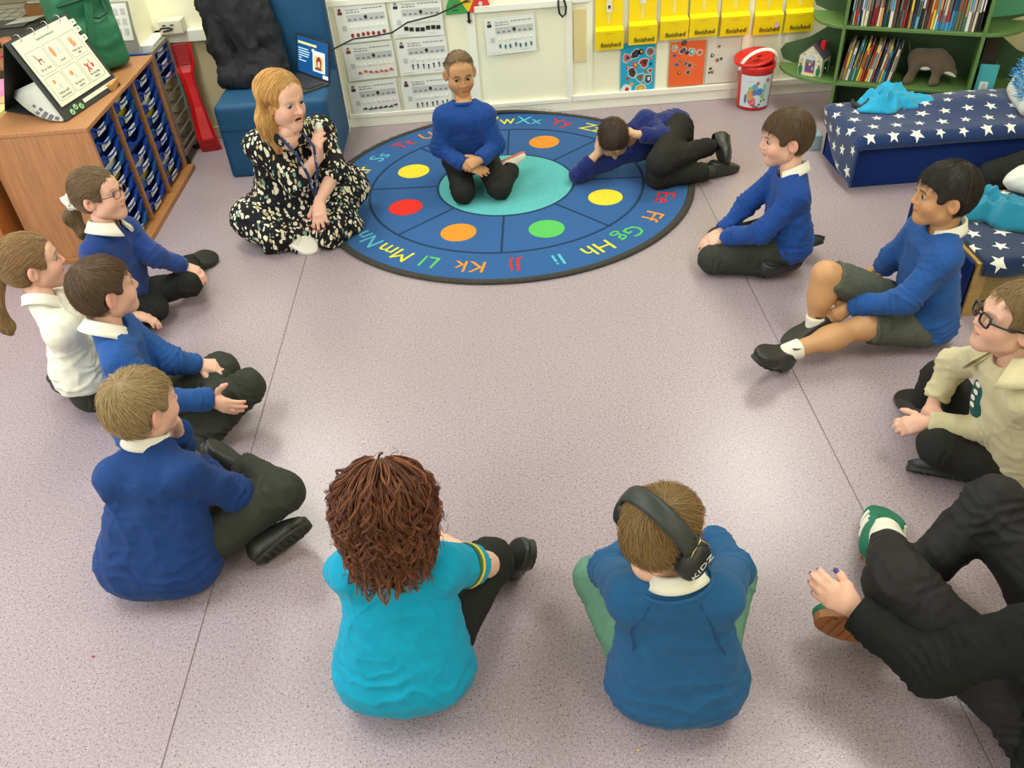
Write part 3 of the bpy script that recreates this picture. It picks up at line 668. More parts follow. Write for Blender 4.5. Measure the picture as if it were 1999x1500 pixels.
MB().prism([FT(-.06, .022, .002), FT(hw_ - .015, .022, .002), FT(hw_ - .012, .040, .002), FT(-.06, .040, .002)], ff * .001).build('ledge_strip', PAGE, fp)
pw = .205
pg = MB().prism([FT(-pw, .058, .004), FT(pw, .058, .004), FT(pw, .372, .004), FT(-pw, .372, .004)], ff * .004).build('page', PAGE, fp)
for k, b in enumerate((.335, .300, .215 + .04)): tb = MB().prism([FT(pw, b - .014, .003), FT(pw + .040, b - .010, .003), FT(pw + .040, b + .014, .003), FT(pw, b + .016, .003)], ff * .002).build('index_tab', PAGE, fp); MB().prism([FT(pw + .014, b - .002, .0055), FT(pw + .026, b - .002, .0055), FT(pw + .026, b + .004, .0055), FT(pw + .014, b + .004, .0055)], ff * .0005).build('print', INK, tb)
for a in (-.155, -.055, .045, .145): MB().tube([FT(a, .365, .006) + ff * .016 * math.sin(t) + fu * .018 * (1 - math.cos(t)) - fu * .006 for t in np.linspace(-.3, math.pi * 1.25, 10)], .002, 6).build('ring', mat('ring_steel', s2l(200, 200, 196), .25, metal=.9), fp, smooth=True)
text('lettering', 'Expected behaviour', FT(0, .340, .0085), fe, fu, .017, INK, pg)
caps = [('Sit on chair', 'Listen', 'Hand up to\ntalk'), ('Follow staff\ninstructions', 'Be kind to\nothers', 'No hurting\nothers')]
BOXL = mat('box_outline', s2l(150, 150, 140), .6); TAN = pcol('tan_skin', (210, 140, 96)); CHR = pcol('chair_red', (150, 84, 70)); XRED = pcol('cross_red', (200, 34, 50))
for r in (0, 1):
    for c in (0, 1, 2):
        a, b = -.128 + .128 * c, .255 - .122 * r; w2, h2 = .058, .055; q = []
        for cx_, cy_, t0 in ((1, 1, 0), (-1, 1, 90), (-1, -1, 180), (1, -1, 270)):
            for t in np.linspace(t0, t0 + 90, 4): q.append(FT(a + cx_ * (w2 - .01) + .01 * math.cos(math.radians(t)), b + cy_ * (h2 - .01) + .01 * math.sin(math.radians(t)), .0085))
        fr = MB().tube(q, .0009, 4, closed=True).build('picture_box', BOXL, pg)
        for li, ln in enumerate(caps[r][c].split('\n')): text('lettering', ln, FT(a, b - (.026 if '\n' in caps[r][c] else .034) - .016 * li, .0085), fe, fu, .0165, INK, fr)
        def blob(pts, M_, d=.0084): MB().prism([FT(a + x, b + y, d) for x, y in pts], ff * .0006).build('picture', M_, fr)
        if (r, c) == (0, 0): blob([(-.022, .036), (-.017, .036), (-.010, .012), (.012, .012), (.014, -.012), (.010, -.012), (.008, .004), (-.008, .004), (-.010, -.014), (-.014, -.014), (-.014, .010)], CHR)
        elif (r, c) == (0, 1): blob([(-.026 + .012 * math.cos(t), .012 + .026 * math.sin(t)) for t in np.linspace(0, 6.283, 12, endpoint=False)], TAN); blob([(.002, -.012), (.026, -.008), (.022, .026), (.012, .020)], GREYL)
        elif (r, c) == (0, 2): blob([(-.012, -.012), (.010, -.012), (.020, .006), (.014, .008), (.008, .002), (.009, .032), (.004, .033), (.001, .012), (-.003, .036), (-.008, .035), (-.007, .012), (-.013, .030), (-.017, .028), (-.013, .004)], TAN)
        elif (r, c) == (1, 0): blob([(-.016 + .009 * math.cos(t), .026 + .010 * math.sin(t)) for t in np.linspace(0, 6.283, 10, endpoint=False)], TAN); blob([(-.004, -.012), (.014, -.012), (.010, .012), (.0, .012)], GREYL)
        elif (r, c) == (1, 1): blob([(-.012 + .012 * math.cos(t), .022 + .012 * math.sin(t)) for t in np.linspace(0, 6.283, 10, endpoint=False)], TAN); blob([(-.004, -.010), (.016, -.008), (.010, .016), (.0, .014)], GREYL)
        else:
            for s_ in (-1, 1): blob([(-.034, .020 * s_ + .006), (-.028, .024 * s_ + .006), (-.004, -.016 * s_ + .006), (-.010, -.020 * s_ + .006)], XRED, .0084 + .0004 * s_)
            blob([(.004, .034), (.016, .036), (.012, .018), (.006, .016)], TAN); blob([(.012, .018), (.026, .016), (.022, -.004), (.010, -.002)], XRED)
for a, b, L_ in ((-.13, .076, .10), (.09, .076, .07)): MB().prism([FT(a - L_ / 2, b, .0084), FT(a + L_ / 2, b, .0084), FT(a + L_ / 2, b + .0022, .0084), FT(a - L_ / 2, b + .0022, .0084)], ff * .0004).build('footer', GREYL, pg)
TICK = pcol('tick_green', (150, 200, 140)); 
for k in range(3):
    a, b = -.165 + .035 * k, .020 + .010 * (k == 1)
    ck = MB().prism([FT(a + .016 * math.cos(t), b + .014 * math.sin(t), .003 + .001 * k) for t in np.linspace(0, 6.283, 8, endpoint=False)], ff * .001).build('tick_sticker', TICK, fp)
    MB().tube([FT(a - .007, b + .001, .005 + .001 * k), FT(a - .001, b - .006, .005 + .001 * k), FT(a + .009, b + .008, .005 + .001 * k)], .0018, 4).build('tick', PRK, ck)
# turned-over sheet hanging below at the left of the chart
V = []; Fc = []; n = 9
for i in range(n):
    u = i / (n - 1); 
    p0 = FT(-pw * (1.0 - .0 * u), .20 - .17 * u, -.004) ; p1 = P(18 + 105 * u + 0, 182 + 55 * u + 16 * math.sin(math.pi * u), .672 + .05 * (1 - u) ** 2)
    V += [p0 * (1 - s_) + p1 * s_ for s_ in (0, .5, 1)]
Fc = [(i * 3 + k, i * 3 + k + 1, i * 3 + 4 + k, i * 3 + 3 + k) for i in range(n - 1) for k in (0, 1)]
cs = obj('turned_page', V, Fc, mat('grey_page', s2l(206, 208, 196), .6), fp); sm = cs.modifiers.new('th', 'SOLIDIFY'); sm.thickness = .001
V_ = [np.array(v) for v in V]; mb = MB()
for k, (i_, f_) in enumerate(((3, .45), (4, .35), (4, .75), (5, .45), (5, .8), (6, .5), (6, .85), (7, .6))):
    p = V_[i_ * 3 + 1] * (1 - f_) * 1.0 + V_[i_ * 3 + 2] * f_; e1 = nrm(V_[i_ * 3 + 4] - V_[i_ * 3 + 1]); e2 = nrm(V_[i_ * 3 + 2] - V_[i_ * 3 + 1]); n_ = nrm(np.cross(e1, e2)); n_ = n_ * np.sign(np.dot(n_, CAM - p)); p = p + n_ * .002
    mb.prism([p - e1 * .010 - e2 * .008, p + e1 * .010 - e2 * .008, p + e1 * .010 + e2 * .008, p - e1 * .010 + e2 * .008], n_ * .0006)
mb.build('page_print', INK, cs)['kind'] = 'stuff'
# ---- green backpack
BAG = mat('green_nylon', s2l(34, 108, 74), .6, bump=.35, bscale=40, var=.15, vscale=20); BAGD = mat('dark_green_nylon', s2l(22, 72, 52), .7, bump=.3, bscale=60)
bc = A(-2.02, 4.50, .667); bR = frame((.80, -.60, 0)); bT = lambda x, y, z: bc + bR @ A(x, y, z)
bp_ = thing('backpack', tuple(bc), 'green backpack with straps standing on the tray unit behind the flip chart', 'backpack')
V, Q = sdf_mesh([(.04, [bx(bT(0, 0, .22), (.155, .085, .21), .06, bR), bx(bT(0, .075, .13), (.125, .05, .12), .045, bR)])], .011, zmin=.669); V = folds(V, Q, .007, 9, 77); V[:, 2] = np.maximum(V[:, 2], .668); obj('body', V, Q, BAG, bp_)
MB().tube([bT(-.15, .095, .36), bT(-.05, .105, .365), bT(.05, .105, .36), bT(.15, .09, .355)], .008, 6).build('zip', BAGD, bp_, smooth=True)
mb = MB(); mb.bar(bT(.01, .122, .34), bT(.115, .128, .02), .035, .010, up=bR[:, 1]); mb.bar(bT(.115, .128, .02), bT(.15, .10, -.0 + .004), .035, .010, up=bR[:, 1]); mb.build('strap', BAG, bp_)
mb = MB(); mb.tube([bT(-.08, .095, .335), bT(-.075, .115, .275), bT(-.02, .122, .265), bT(.02, .118, .28), bT(.02, .1, .335)], .007, 6); mb.build('grab_loop', BAGD, bp_, smooth=True)
MB().tube([bT(.11, .135, .06), bT(.12, .16, .03), bT(.15, .17, .012), bT(.19, .14, .02)], .0035, 6).build('cord', mat('black_cord', s2l(24, 24, 24), .6), bp_, smooth=True)
o = MB().box((-1.90, 4.14, .667), (-1.835, 4.25, .700)).build('wood_block', wood('oak_block', s2l(190, 140, 84)), bevel=.003); tag(o, 'small pale wooden block on the tray unit edge, beside the backpack', 'block')
o = MB().box((-2.10, 4.28, .667), (-1.93, 4.37, .735)).build('pencil_case', FBK, bevel=.015); tag(o, 'black pouch lying between the flip chart and the green backpack', 'pouch')
# ---- grey framed calendar stand beyond
cst = thing('desk_calendar', (-1.98, 4.80, .66), 'grey desk stand with printed sheets behind the green backpack', 'calendar')
q0 = A(-2.14, 4.79, .667); mb = MB(); qe = nrm(A(.9, -.1, 0)); qu = nrm(A(0, .28, .95)); QT = lambda a, b, d=0: q0 + qe * a + qu * b + A(0, -d, 0)
MB().prism([QT(0, 0), QT(.24, 0), QT(.24, .25), QT(0, .25)], (0, .01, 0)).build('board', mat('mid_grey_board', s2l(140, 140, 134), .6), cst); MB().prism([QT(.01, .06, .003), QT(.23, .06, .003), QT(.23, .245, .003), QT(.01, .245, .003)], (0, .002, 0)).build('sheet', PAPER, cst)
mb = MB()
for r in range(3):
    for c in range(5): mb.prism([QT(.03 + .04 * c, .09 + .05 * r, .0045), QT(.055 + .04 * c, .09 + .05 * r, .0045), QT(.055 + .04 * c, .12 + .05 * r, .0045), QT(.03 + .04 * c, .12 + .05 * r, .0045)], (0, .001, 0))
mb.build('print', GREYL, cst)['kind'] = 'stuff'
# ---- desk behind, upper left
dk = thing('desk', (-2.9, 5.3, 0), 'orange-topped desk in the alcove at the upper left', 'desk')
MB().box((-3.5, 4.62, .665), (-2.40, 6.0, .69)).build('desk_top', BEECH, dk, bevel=.003)
for x, y in ((-3.45, 4.68), (-2.46, 4.68), (-3.45, 5.9), (-2.46, 5.9)): MB().box((x - .03, y - .03, 0), (x + .03, y + .03, .665)).build('leg', STEEL, dk)
DARK = mat('dark_grey_plastic', s2l(62, 62, 62), .45)
pr_ = thing('printer', (-2.72, 5.1, .69), 'dark grey printer with papers on the desk at the upper left', 'printer'); MB().box((-2.86, 4.95, .69), (-2.55, 5.28, .76)).build('body', DARK, pr_, bevel=.015); MB().box((-2.83, 5.08, .762), (-2.62, 5.24, .768)).build('lid', mat('grey_plastic', s2l(90, 92, 94), .4), pr_, bevel=.003)
o = MB().prism([(-2.74, 5.12, .770), (-2.60, 5.16, .770), (-2.57, 5.27, .770), (-2.70, 5.25, .770)], (0, 0, .002)).build('paper_sheet', PAPER); tag(o, 'loose white sheet lying on the dark printer', 'paper')
o = MB().sphere((-2.80, 5.02, .778), (.035, .022, .018)).build('computer_mouse', SP, smooth=True); tag(o, 'white computer mouse on the dark printer', 'mouse')
o = MB().box((-2.84, 5.60, .69), (-2.66, 5.76, .76)).build('cardboard_box', mat('kraft_card', s2l(170, 124, 76), .8), bevel=.003); tag(o, 'brown cardboard box behind the printer', 'box')
o = MB().box((-2.82, 5.62, .762), (-2.70, 5.73, .770)).build('paper_stack', PAPER); tag(o, 'white paper stack on the brown cardboard box', 'paper')
mn = thing('monitor', (-2.52, 5.45, .69), 'black monitor on a stand beside the green backpack, cut by the top edge', 'monitor'); MB().bar((-2.50, 5.40, .69), (-2.56, 5.50, 1.05), .05, .03).build('stand', FBK, mn); MB().box((-2.60, 5.32, .69), (-2.42, 5.50, .70)).build('foot', FBK, mn); MB().box((-2.58, 5.2, 1.0), (-2.54, 5.8, 1.35)).build('screen', FBK, mn)
gs = thing('grid_sheet', (-3.1, 5.2, .69), 'large white timetable sheet ruled with a grid on the desk', 'chart'); MB().box((-3.45, 4.98, .691), (-2.88, 5.95, .694)).build('sheet', PAPER, gs); mb = MB()
for k in range(8): mb.box((-3.43 + .075 * k, 5.0, .6945), (-3.427 + .075 * k, 5.83, .6955))
for k in range(9): mb.box((-3.43, 5.02 + .1 * k, .6945), (-2.92, 5.024 + .1 * k, .6955))
mb.build('grid_lines', INK, gs)['kind'] = 'stuff'
o = MB().box((-3.2, 4.70, .69), (-2.86, 4.93, .70)).build('folder', mat('peach_card', s2l(240, 214, 180), .7)); tag(o, 'peach-coloured folder on the desk corner at the left edge', 'folder')
for k, (x, y, c_, lb) in enumerate(((-2.68, 4.72, (226, 80, 150), 'pink pen lying on the desk above the flip chart'), (-2.76, 4.74, (240, 220, 190), 'cream marker lying beside the pink pen'), (-2.60, 4.80, (190, 120, 80), 'brown wooden pen pot by the printer'))):
    if k < 2: o = MB().tube([(x, y, .698), (x + .06, y + .10, .698)], .007, 8).build('pen', pcol('pen%d' % k, c_), smooth=True); tag(o, lb, 'pen')
    else: o = MB().lathe([(.028, 0), (.030, .09), (.026, .09), (.024, .01)], (x, y, .69), 16).build('pen_pot', pcol('pen%d' % k, c_), smooth=True); tag(o, lb, 'pot')
# low cupboard left of the tray unit with paper stacks
lc = thing('low_cupboard', (-2.6, 3.9, 0), 'darker wooden cupboard beside the tray unit at the left edge', 'cupboard')
MB().box((-2.95, 3.60, 0), (-2.345, 4.55, .585)).build('body', wood('dark_beech', s2l(176, 104, 52), (30, 30, 2.5)), lc); MB().box((-2.96, 3.59, .585), (-2.34, 4.56, .61)).build('top_board', BEECH, lc, bevel=.003)
for k, (y0, y1, z, c_, nm, lb) in enumerate(((4.20, 4.52, .61, (244, 180, 140), 'paper_pad', 'peach paper pad stacked at the left edge'), (4.30, 4.50, .635, (244, 150, 200), 'note_pad', 'pink note pad on the peach paper pad'), (3.99, 4.18, .61, (246, 232, 150), 'note_pad', 'pale yellow note pad in front of the peach paper'))):
    o = MB().box((-2.62, y0, z), (-2.37, y1, z + .024)).build(nm, pcol('pad%d' % k, c_)); tag(o, lb, 'pad')
bxx = thing('printed_box', (-2.42, 3.88, .61), 'pale printed box with red words at the left edge, next to the flip chart', 'box'); MB().box((-2.56, 3.80, .61), (-2.36, 3.97, .66)).build('carton', mat('pale_box', s2l(196, 204, 180), .6), bxx, bevel=.003); text('lettering', 'fun wins', (-2.44, 3.798, .632), (1, 0, 0), (0, 0, 1), .034, XRED, bxx)
# ---- red slide
REDP = mat('red_plastic', s2l(206, 30, 34), .35, spec=.5); rs = thing('red_slide', (-1.76, 5.03, 0), 'red plastic ramp standing upright against the wall, left of the blue chair', 'ramp')
prof = [(P(418, 293, .0), 0), (P(405, 268, .06), 1), (P(398, 240, .13), 1), (P(383, 205, .23), 2), (P(372, 160, .35), 2), (P(362, 130, .44), 2), (P(356, 122, .47), 1), (P(352, 92, .57), 0)]
wv = nrm(A(.98, .18, 0)); V = []; mb = MB()
cl = [(-1.735, 4.965, .0), (-1.745, 4.975, .07), (-1.752, 4.99, .12), (-1.762, 5.025, .25), (-1.772, 5.045, .37), (-1.778, 5.05, .45), (-1.780, 5.065, .49), (-1.786, 5.10, .60)]
wd = [.060, .060, .056, .040, .036, .042, .060, .062]; dp = [.0, .02, .02, .03, .03, .02, .02, .0]
for (c_, w_, d_) in zip(cl, wd, dp):
    c_ = A(*c_); nn = A(.1, -1, .15); nn = nrm(nn)
    V += [c_ - wv * w_ + nn * d_, c_ - wv * w_ * .92 + nn * (d_ + .004), c_ - wv * w_ * .55, c_ + wv * w_ * .55, c_ + wv * w_ * .92 + nn * (d_ + .004), c_ + wv * w_ + nn * d_]
Fc = [(i * 6 + k, i * 6 + k + 1, i * 6 + 7 + k, i * 6 + 6 + k) for i in range(7) for k in range(5)]
o = obj('ramp', V, Fc, REDP, rs, smooth=False); sm = o.modifiers.new('th', 'SOLIDIFY'); sm.thickness = .006
for k in range(9):
    for c0, c1 in ((cl[0], cl[1]), (cl[6], cl[7])):
        p = A(*c0) + (A(*c1) - A(*c0)) * (k + .5) / 9 + A(0, -.012, 0); MB().bar(p - wv * .048, p + wv * .048, .005, .006).build('ridge', mat('dark_red_plastic', s2l(164, 22, 28), .4), rs)
# ---- blue high-back seat
BLUE = mat('blue_upholstery', s2l(12, 76, 118), .65, bump=.15, bscale=350, var=.06, vscale=15)
ch = thing('soft_seat', (-1.21, 4.8, 0), 'blue upholstered high-backed seat holding a coat and a laptop', 'seat')
V, Q = sdf_mesh([(.02, [bx((-1.21, 4.80, .20), (.312, .265, .215), .03)])], .012, zmin=.003); obj('seat_block', V, Q, BLUE, ch)
V, Q = sdf_mesh([(.02, [bx((-1.21, 5.072, .42), (.312, .052, .425), .03)])], .012, zmin=.003); obj('backrest', V, Q, BLUE, ch)
MB().box((-1.515, 4.532, .272), (-.905, 4.5345, .276)).build('seam', mat('dark_blue_piping', s2l(10, 50, 90), .7), ch)
COAT = mat('black_coat_cloth', s2l(36, 38, 42), .8, bump=.3, bscale=120, var=.15, vscale=25, spec=.3)
G = [(.03, [bx((-1.37, 5.03, .66), (.165, .075, .24), .06), bx((-1.36, 4.90, .465), (.175, .115, .048), .04), rc((-1.50, 5.0, .84), (-1.27, 5.02, .88), .085, .07)]),
     (.02, [rc((-1.50, 4.97, .82), (-1.505, 4.93, .62), .060, .058), rc((-1.505, 4.93, .62), (-1.46, 4.88, .47), .058, .050)]), (.02, [rc((-1.28, 4.97, .86), (-1.225, 4.95, .66), .062, .060), rc((-1.225, 4.95, .66), (-1.17, 4.91, .49), .060, .034)]),
     (.015, [rc((-1.42, 4.95, .86), (-1.37, 4.90, .56), .048, .036)]), (.015, [rc((-1.35, 4.95, .88), (-1.32, 4.905, .60), .042, .034)]), (.02, [el((-1.38, 4.86, .455), (.13, .05, .035)), el((-1.30, 4.90, .53), (.10, .06, .05))]), (.02, [rc((-1.46, 4.98, .90), (-1.31, 4.97, .92), .055, .05)])]
V, Q = sdf_mesh(G, .0095, kg=.045, zmin=.417); V = folds(V, Q, .024, 8.0, 91, (1.6, 1.6, .6)); V = folds(V, Q, .008, 18, 95, (1.3, 1.3, .7)); V[:, 2] = np.maximum(V[:, 2], .417); V[:, 1] = np.minimum(V[:, 1], 5.115)
o = obj('coat', V, Q, COAT); tag(o, 'black padded coat heaped over the left half of the blue seat', 'coat')
# ---- laptop
lt = thing('laptop', (-.99, 4.78, .42), 'open laptop with a dark blue slide on its screen, on the blue seat', 'laptop')
hl, hr = P(581, 141, .426), P(643, 163, .426); le = nrm(hr - hl); lf = nrm(np.cross(A(0, 0, 1), le)); lf = -lf if lf[1] > 0 else lf; lw = .325
hc_ = (hl + hr) / 2; lu = nrm(A(0, 0, 1) - lf * .22); LT = lambda a, b, d=0: hc_ + le * a + lu * b + nrm(np.cross(le, lu)) * 0 + lf * d
MB().prism([hc_ - le * lw / 2, hc_ + le * lw / 2, hc_ + le * lw / 2 + lf * .225, hc_ - le * lw / 2 + lf * .225], (0, 0, -.012)).build('base', DARK, lt)
MB().prism([hc_ - le * .145 + lf * .02 + A(0, 0, .0008), hc_ + le * .145 + lf * .02 + A(0, 0, .0008), hc_ + le * .145 + lf * .135 + A(0, 0, .0008), hc_ - le * .145 + lf * .135 + A(0, 0, .0008)], (0, 0, .002)).build('keyboard', FBK, lt)
for r in range(5):
    mb = MB()
    for c in range(13): p = hc_ - le * (.138 - .0213 * c) + lf * (.026 + .0215 * r) + A(0, 0, .003); mb.prism([p, p + le * .018, p + le * .018 + lf * .018, p + lf * .018], (0, 0, .002))
    mb.build('key_row', DARK, lt)['kind'] = 'stuff'
MB().prism([LT(-lw / 2, 0), LT(lw / 2, 0), LT(lw / 2, .215), LT(-lw / 2, .215)], -lf * .006).build('lid', FBK, lt)
def screen(n, c_, e_): return mat('screen_' + n, s2l(*c_), .3, emit=e_)
sc_ = MB().prism([LT(-.153, .012, .0006), LT(.153, .012, .0006), LT(.153, .207, .0006), LT(-.153, .207, .0006)], lf * .0006).build('screen', screen('blue', (22, 66, 112), .55), lt)
def slab(nm, a0, a1, b0, b1, M_, d=.0016): return MB().prism([LT(a0, b0, d), LT(a1, b0, d), LT(a1, b1, d), LT(a0, b1, d)], lf * .0005).build(nm, M_, sc_)
x = -.140
for w_ in (.022, .052, .044, .010, .030): slab('title_word', x, x + w_, .168, .180, screen('yellow', (230, 230, 110), .9)); x += w_ + .006
for k in range(6): slab('text_line', -.140, -.140 + (.10, .112, .11, .10, .03, .075)[k], .140 - .013 * k, .146 - .013 * k, screen('pale', (150, 180, 210), .7))
a0 = slab('photo_frame', .004, .122, .040, .150, screen('ice', (176, 226, 250), 1.0)); slab('photo', .016, .112, .050, .128, screen('sand', (180, 150, 90), .8), .0024); slab('photo_tape', -.002, .02, .140, .156, screen('ice2', (190, 226, 250), .9), .0026)
MB().prism([LT(.066 + .026 * math.cos(t), .092 + .032 * math.sin(t), .0032) for t in np.linspace(0, 6.283, 14, endpoint=False)], lf * .0004).build('portrait_hair', screen('maroon', (110, 34, 44), .7), sc_); MB().prism([LT(.066 + .014 * math.cos(t), .084 + .018 * math.sin(t), .0040) for t in np.linspace(0, 6.283, 14, endpoint=False)], lf * .0004).build('portrait_face', screen('skin', (200, 140, 130), .8), sc_)
slab('portrait_shirt', .03, .09, .050, .066, screen('brown', (104, 60, 60), .7), .0036); slab('slide_corner', .10, .150, .014, .032, screen('ice3', (200, 226, 240), .9), .0016)
o = MB().tube([LT(.158, .17, -.004), W(690, 76, 4.98), W(725, 72, 5.02), W(765, 64, 5.06), W(795, 44, 5.08), W(850, 30, 5.10), W(885, 14, 5.12), W(930, -8, 5.13)], .0045, 8).build('laptop_cable', mat('black_rubber_cable', s2l(26, 26, 26), .5), smooth=True); tag(o, 'thin black cable running from the laptop up across the wall charts', 'cable')
# ---- red bucket
bk_ = thing('toy_bucket', (1.615, 5.0, 0), 'red lidded toy bucket with white handle and picture label by the wall', 'bucket'); bc = A(1.612, 5.015, 0)
MB().lathe([(.0, .002), (.088, .002), (.094, .010), (.098, .06), (.104, .235), (.110, .24), (.112, .265), (.104, .268), (.100, .24), (.092, .02), (0, .012)], bc, 40, caps=False).build('pail', mat('red_bucket_plastic', s2l(214, 36, 30), .3), bk_, smooth=True)
lab = []
for z, r in ((.022, .0968), (.215, .1045)): lab.append([bc + A(r * math.cos(t), r * math.sin(t), z) for t in np.linspace(math.radians(-158), math.radians(-40), 24)])
lo = obj('label', lab[0] + lab[1], [(i, i + 1, 25 + i, 24 + i) for i in range(23)], mat('label_white', s2l(206, 222, 228), .4), bk_)
def lblob(az, z, rw, rz, c_, n=9):
    pts = []; r0 = .0975 + (z - .022) / .193 * .0077
    for k in range(n):
        t = 6.283 * k / n; aa = math.radians(az) + rw * math.cos(t) / r0; pts.append(bc + A((r0 + .0008) * math.cos(aa), (r0 + .0008) * math.sin(aa), z + rz * math.sin(t)))
    MB().prism(pts, nrm(A(math.cos(math.radians(az)), math.sin(math.radians(az)), 0)) * .0006).build('picture', pcol('b%d_%d_%d' % c_, c_), lo)
for a_ in ((-118, .10, .022, .034, (206, 150, 92)), (-112, .065, .026, .024, (214, 120, 124)), (-108, .05, .018, .020, (206, 60, 74)), (-118, .135, .014, .016, (150, 180, 90)), (-104, .15, .018, .018, (96, 160, 176)), (-96, .172, .010, .010, (206, 70, 84)), (-88, .12, .020, .022, (72, 120, 196)), (-104, .115, .016, .018, (96, 110, 170)), (-134, .075, .008, .030, (70, 120, 150)),
           (-76, .09, .014, .016, (150, 190, 120)), (-72, .14, .010, .030, (120, 190, 180)), (-100, .030, .010, .008, (70, 130, 150)), (-84, .040, .009, .007, (60, 130, 140)), (-92, .028, .008, .005, (70, 74, 84)), (-122, .180, .020, .004, (214, 190, 196)), (-62, .185, .012, .012, (206, 70, 96)), (-78, .060, .007, .006, (60, 90, 70)), (-68, .066, .007, .006, (60, 90, 70))): lblob(*a_)
ld = MB(); lz = A(-.16, -.10, .98); fr_ = frame((0, 1, .1), nrm(lz)); ld.lathe([(0, -.004), (.108, -.004), (.118, .002), (.118, .016), (.108, .016), (.100, .006), (0, .006)], bc + A(-.018, .008, .284), 40, (fr_[:, 0], fr_[:, 1], fr_[:, 2]), caps=False); ldo = ld.build('lid', MATS['red_bucket_plastic'], bk_, smooth=True)
for a, b, w_ in ((-.035, .0, .016), (.03, .0, .016), (0, -.045, .02)): c0 = bc + A(-.018, .008, .293) + fr_[:, 0] * a + fr_[:, 1] * b; MB().prism([c0 - fr_[:, 0] * w_ - fr_[:, 1] * .007, c0 + fr_[:, 0] * w_ - fr_[:, 1] * .007, c0 + fr_[:, 0] * w_ + fr_[:, 1] * .007, c0 - fr_[:, 0] * w_ + fr_[:, 1] * .007], (0, 0, .001)).build('slot', mat('dark_red_slot', s2l(110, 20, 18), .5), ldo)
mb = MB(); pts = []
for t in np.linspace(0, math.pi, 17): pts.append(bc + A(-.112 * math.cos(t) , -.030 - .055 * math.sin(t) * .6, .235 + .105 * math.sin(t) + .030 * (1 - math.cos(t)) / 2))
for i in range(16): mb.bar(pts[i], pts[i + 1], .020, .004, up=A(0, -.6, .8))
mb.build('handle', WHITEP, bk_)
# ------------------------------------------------------------------ tree bookcase at the back right
GRN = mat('green_lacquer', s2l(92, 124, 66), .45, bump=.04, bscale=40); GRND = mat('dark_green_lacquer', s2l(62, 88, 52), .5); GRNT = mat('teal_lit_lacquer', s2l(86, 160, 124), .4)
S0 = A(1.945, 4.630, 0); SE = nrm(A(2.555, 4.33, 0) - S0); SB = A(-SE[1], SE[0], 0); SW = .684; DEP = .28
ST = lambda s, d, z: S0 + SE * s + SB * d + A(0, 0, z)
bs = thing('bookcase', tuple(ST(SW / 2, DEP / 2, 0)), 'green tree-shaped bookcase full of books in the back right corner', 'bookcase')
out = [(-.02, 0), (-.02, .20), (-.20, .225), (-.33, .27), (-.355, .32), (-.33, .355), (-.20, .40), (-.10, .47), (-.04, .53), (-.10, .545), (-.19, .58), (-.21, .62), (-.18, .655), (-.09, .70), (-.03, .80), (.02, 1.02), (.20, 1.25)]
pts = [(s, z) for s, z in out] + [(SW - s, z) for s, z in out[::-1]]
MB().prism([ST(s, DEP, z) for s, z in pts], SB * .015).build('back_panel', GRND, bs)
for s in (0, SW): MB().box((s - .009, 0, 0), (s + .009, DEP, 1.15), lambda v: ST(*v)).build('upright', GRN, bs, bevel=.002)
MB().box((-.02, DEP - .035, 0), (-.002, DEP, .235), lambda v: ST(*v)).build('foot', GRN, bs)
def shelf(z, lext, rext, M, nm='shelf'):
    q = [(0, 0)] + [(-lext * math.sin(t), DEP * (1 - math.cos(t))) for t in np.linspace(.15, math.pi / 2, 9)] + [(SW + rext * math.sin(t), DEP * (1 - math.cos(t))) for t in np.linspace(math.pi / 2, .15, 9)] + [(SW, 0)]
    MB().prism([ST(s, d, z - .018) for s, d in q[::-1]], (0, 0, .018)).build(nm, M, bs, bevel=.003)
shelf(.25, .345, .30, GRN); shelf(.555, .20, .22, GRN); shelf(.86, .10, .12, GRN)
MB().prism([ST(SW + .03, DEP - .004, .56), ST(SW + .24, DEP - .004, .60), ST(SW + .20, DEP - .004, .80), ST(SW + .02, DEP - .004, .78)], SB * .003).build('lit_tone_panel', GRNT, bs)  # added panel: teal light on the green lacquer, put into its colour
BC = [('dark green', (40, 66, 56)), ('red', (176, 44, 44)), ('cream', (226, 212, 176)), ('sky blue', (110, 186, 206)), ('brown', (92, 68, 56)), ('white', (224, 222, 212)), ('black', (34, 32, 34)), ('crimson', (150, 34, 44)), ('orange', (226, 158, 84)), ('navy', (40, 60, 96)), ('teal', (60, 112, 100)),
      ('maroon', (104, 40, 44)), ('grey', (130, 128, 120)), ('ochre', (182, 140, 70)), ('yellow', (230, 206, 60)), ('rust', (150, 78, 60)), ('olive', (108, 108, 70)), ('mauve', (142, 122, 130)), ('blue', (60, 140, 184)), ('charcoal', (56, 56, 58))]
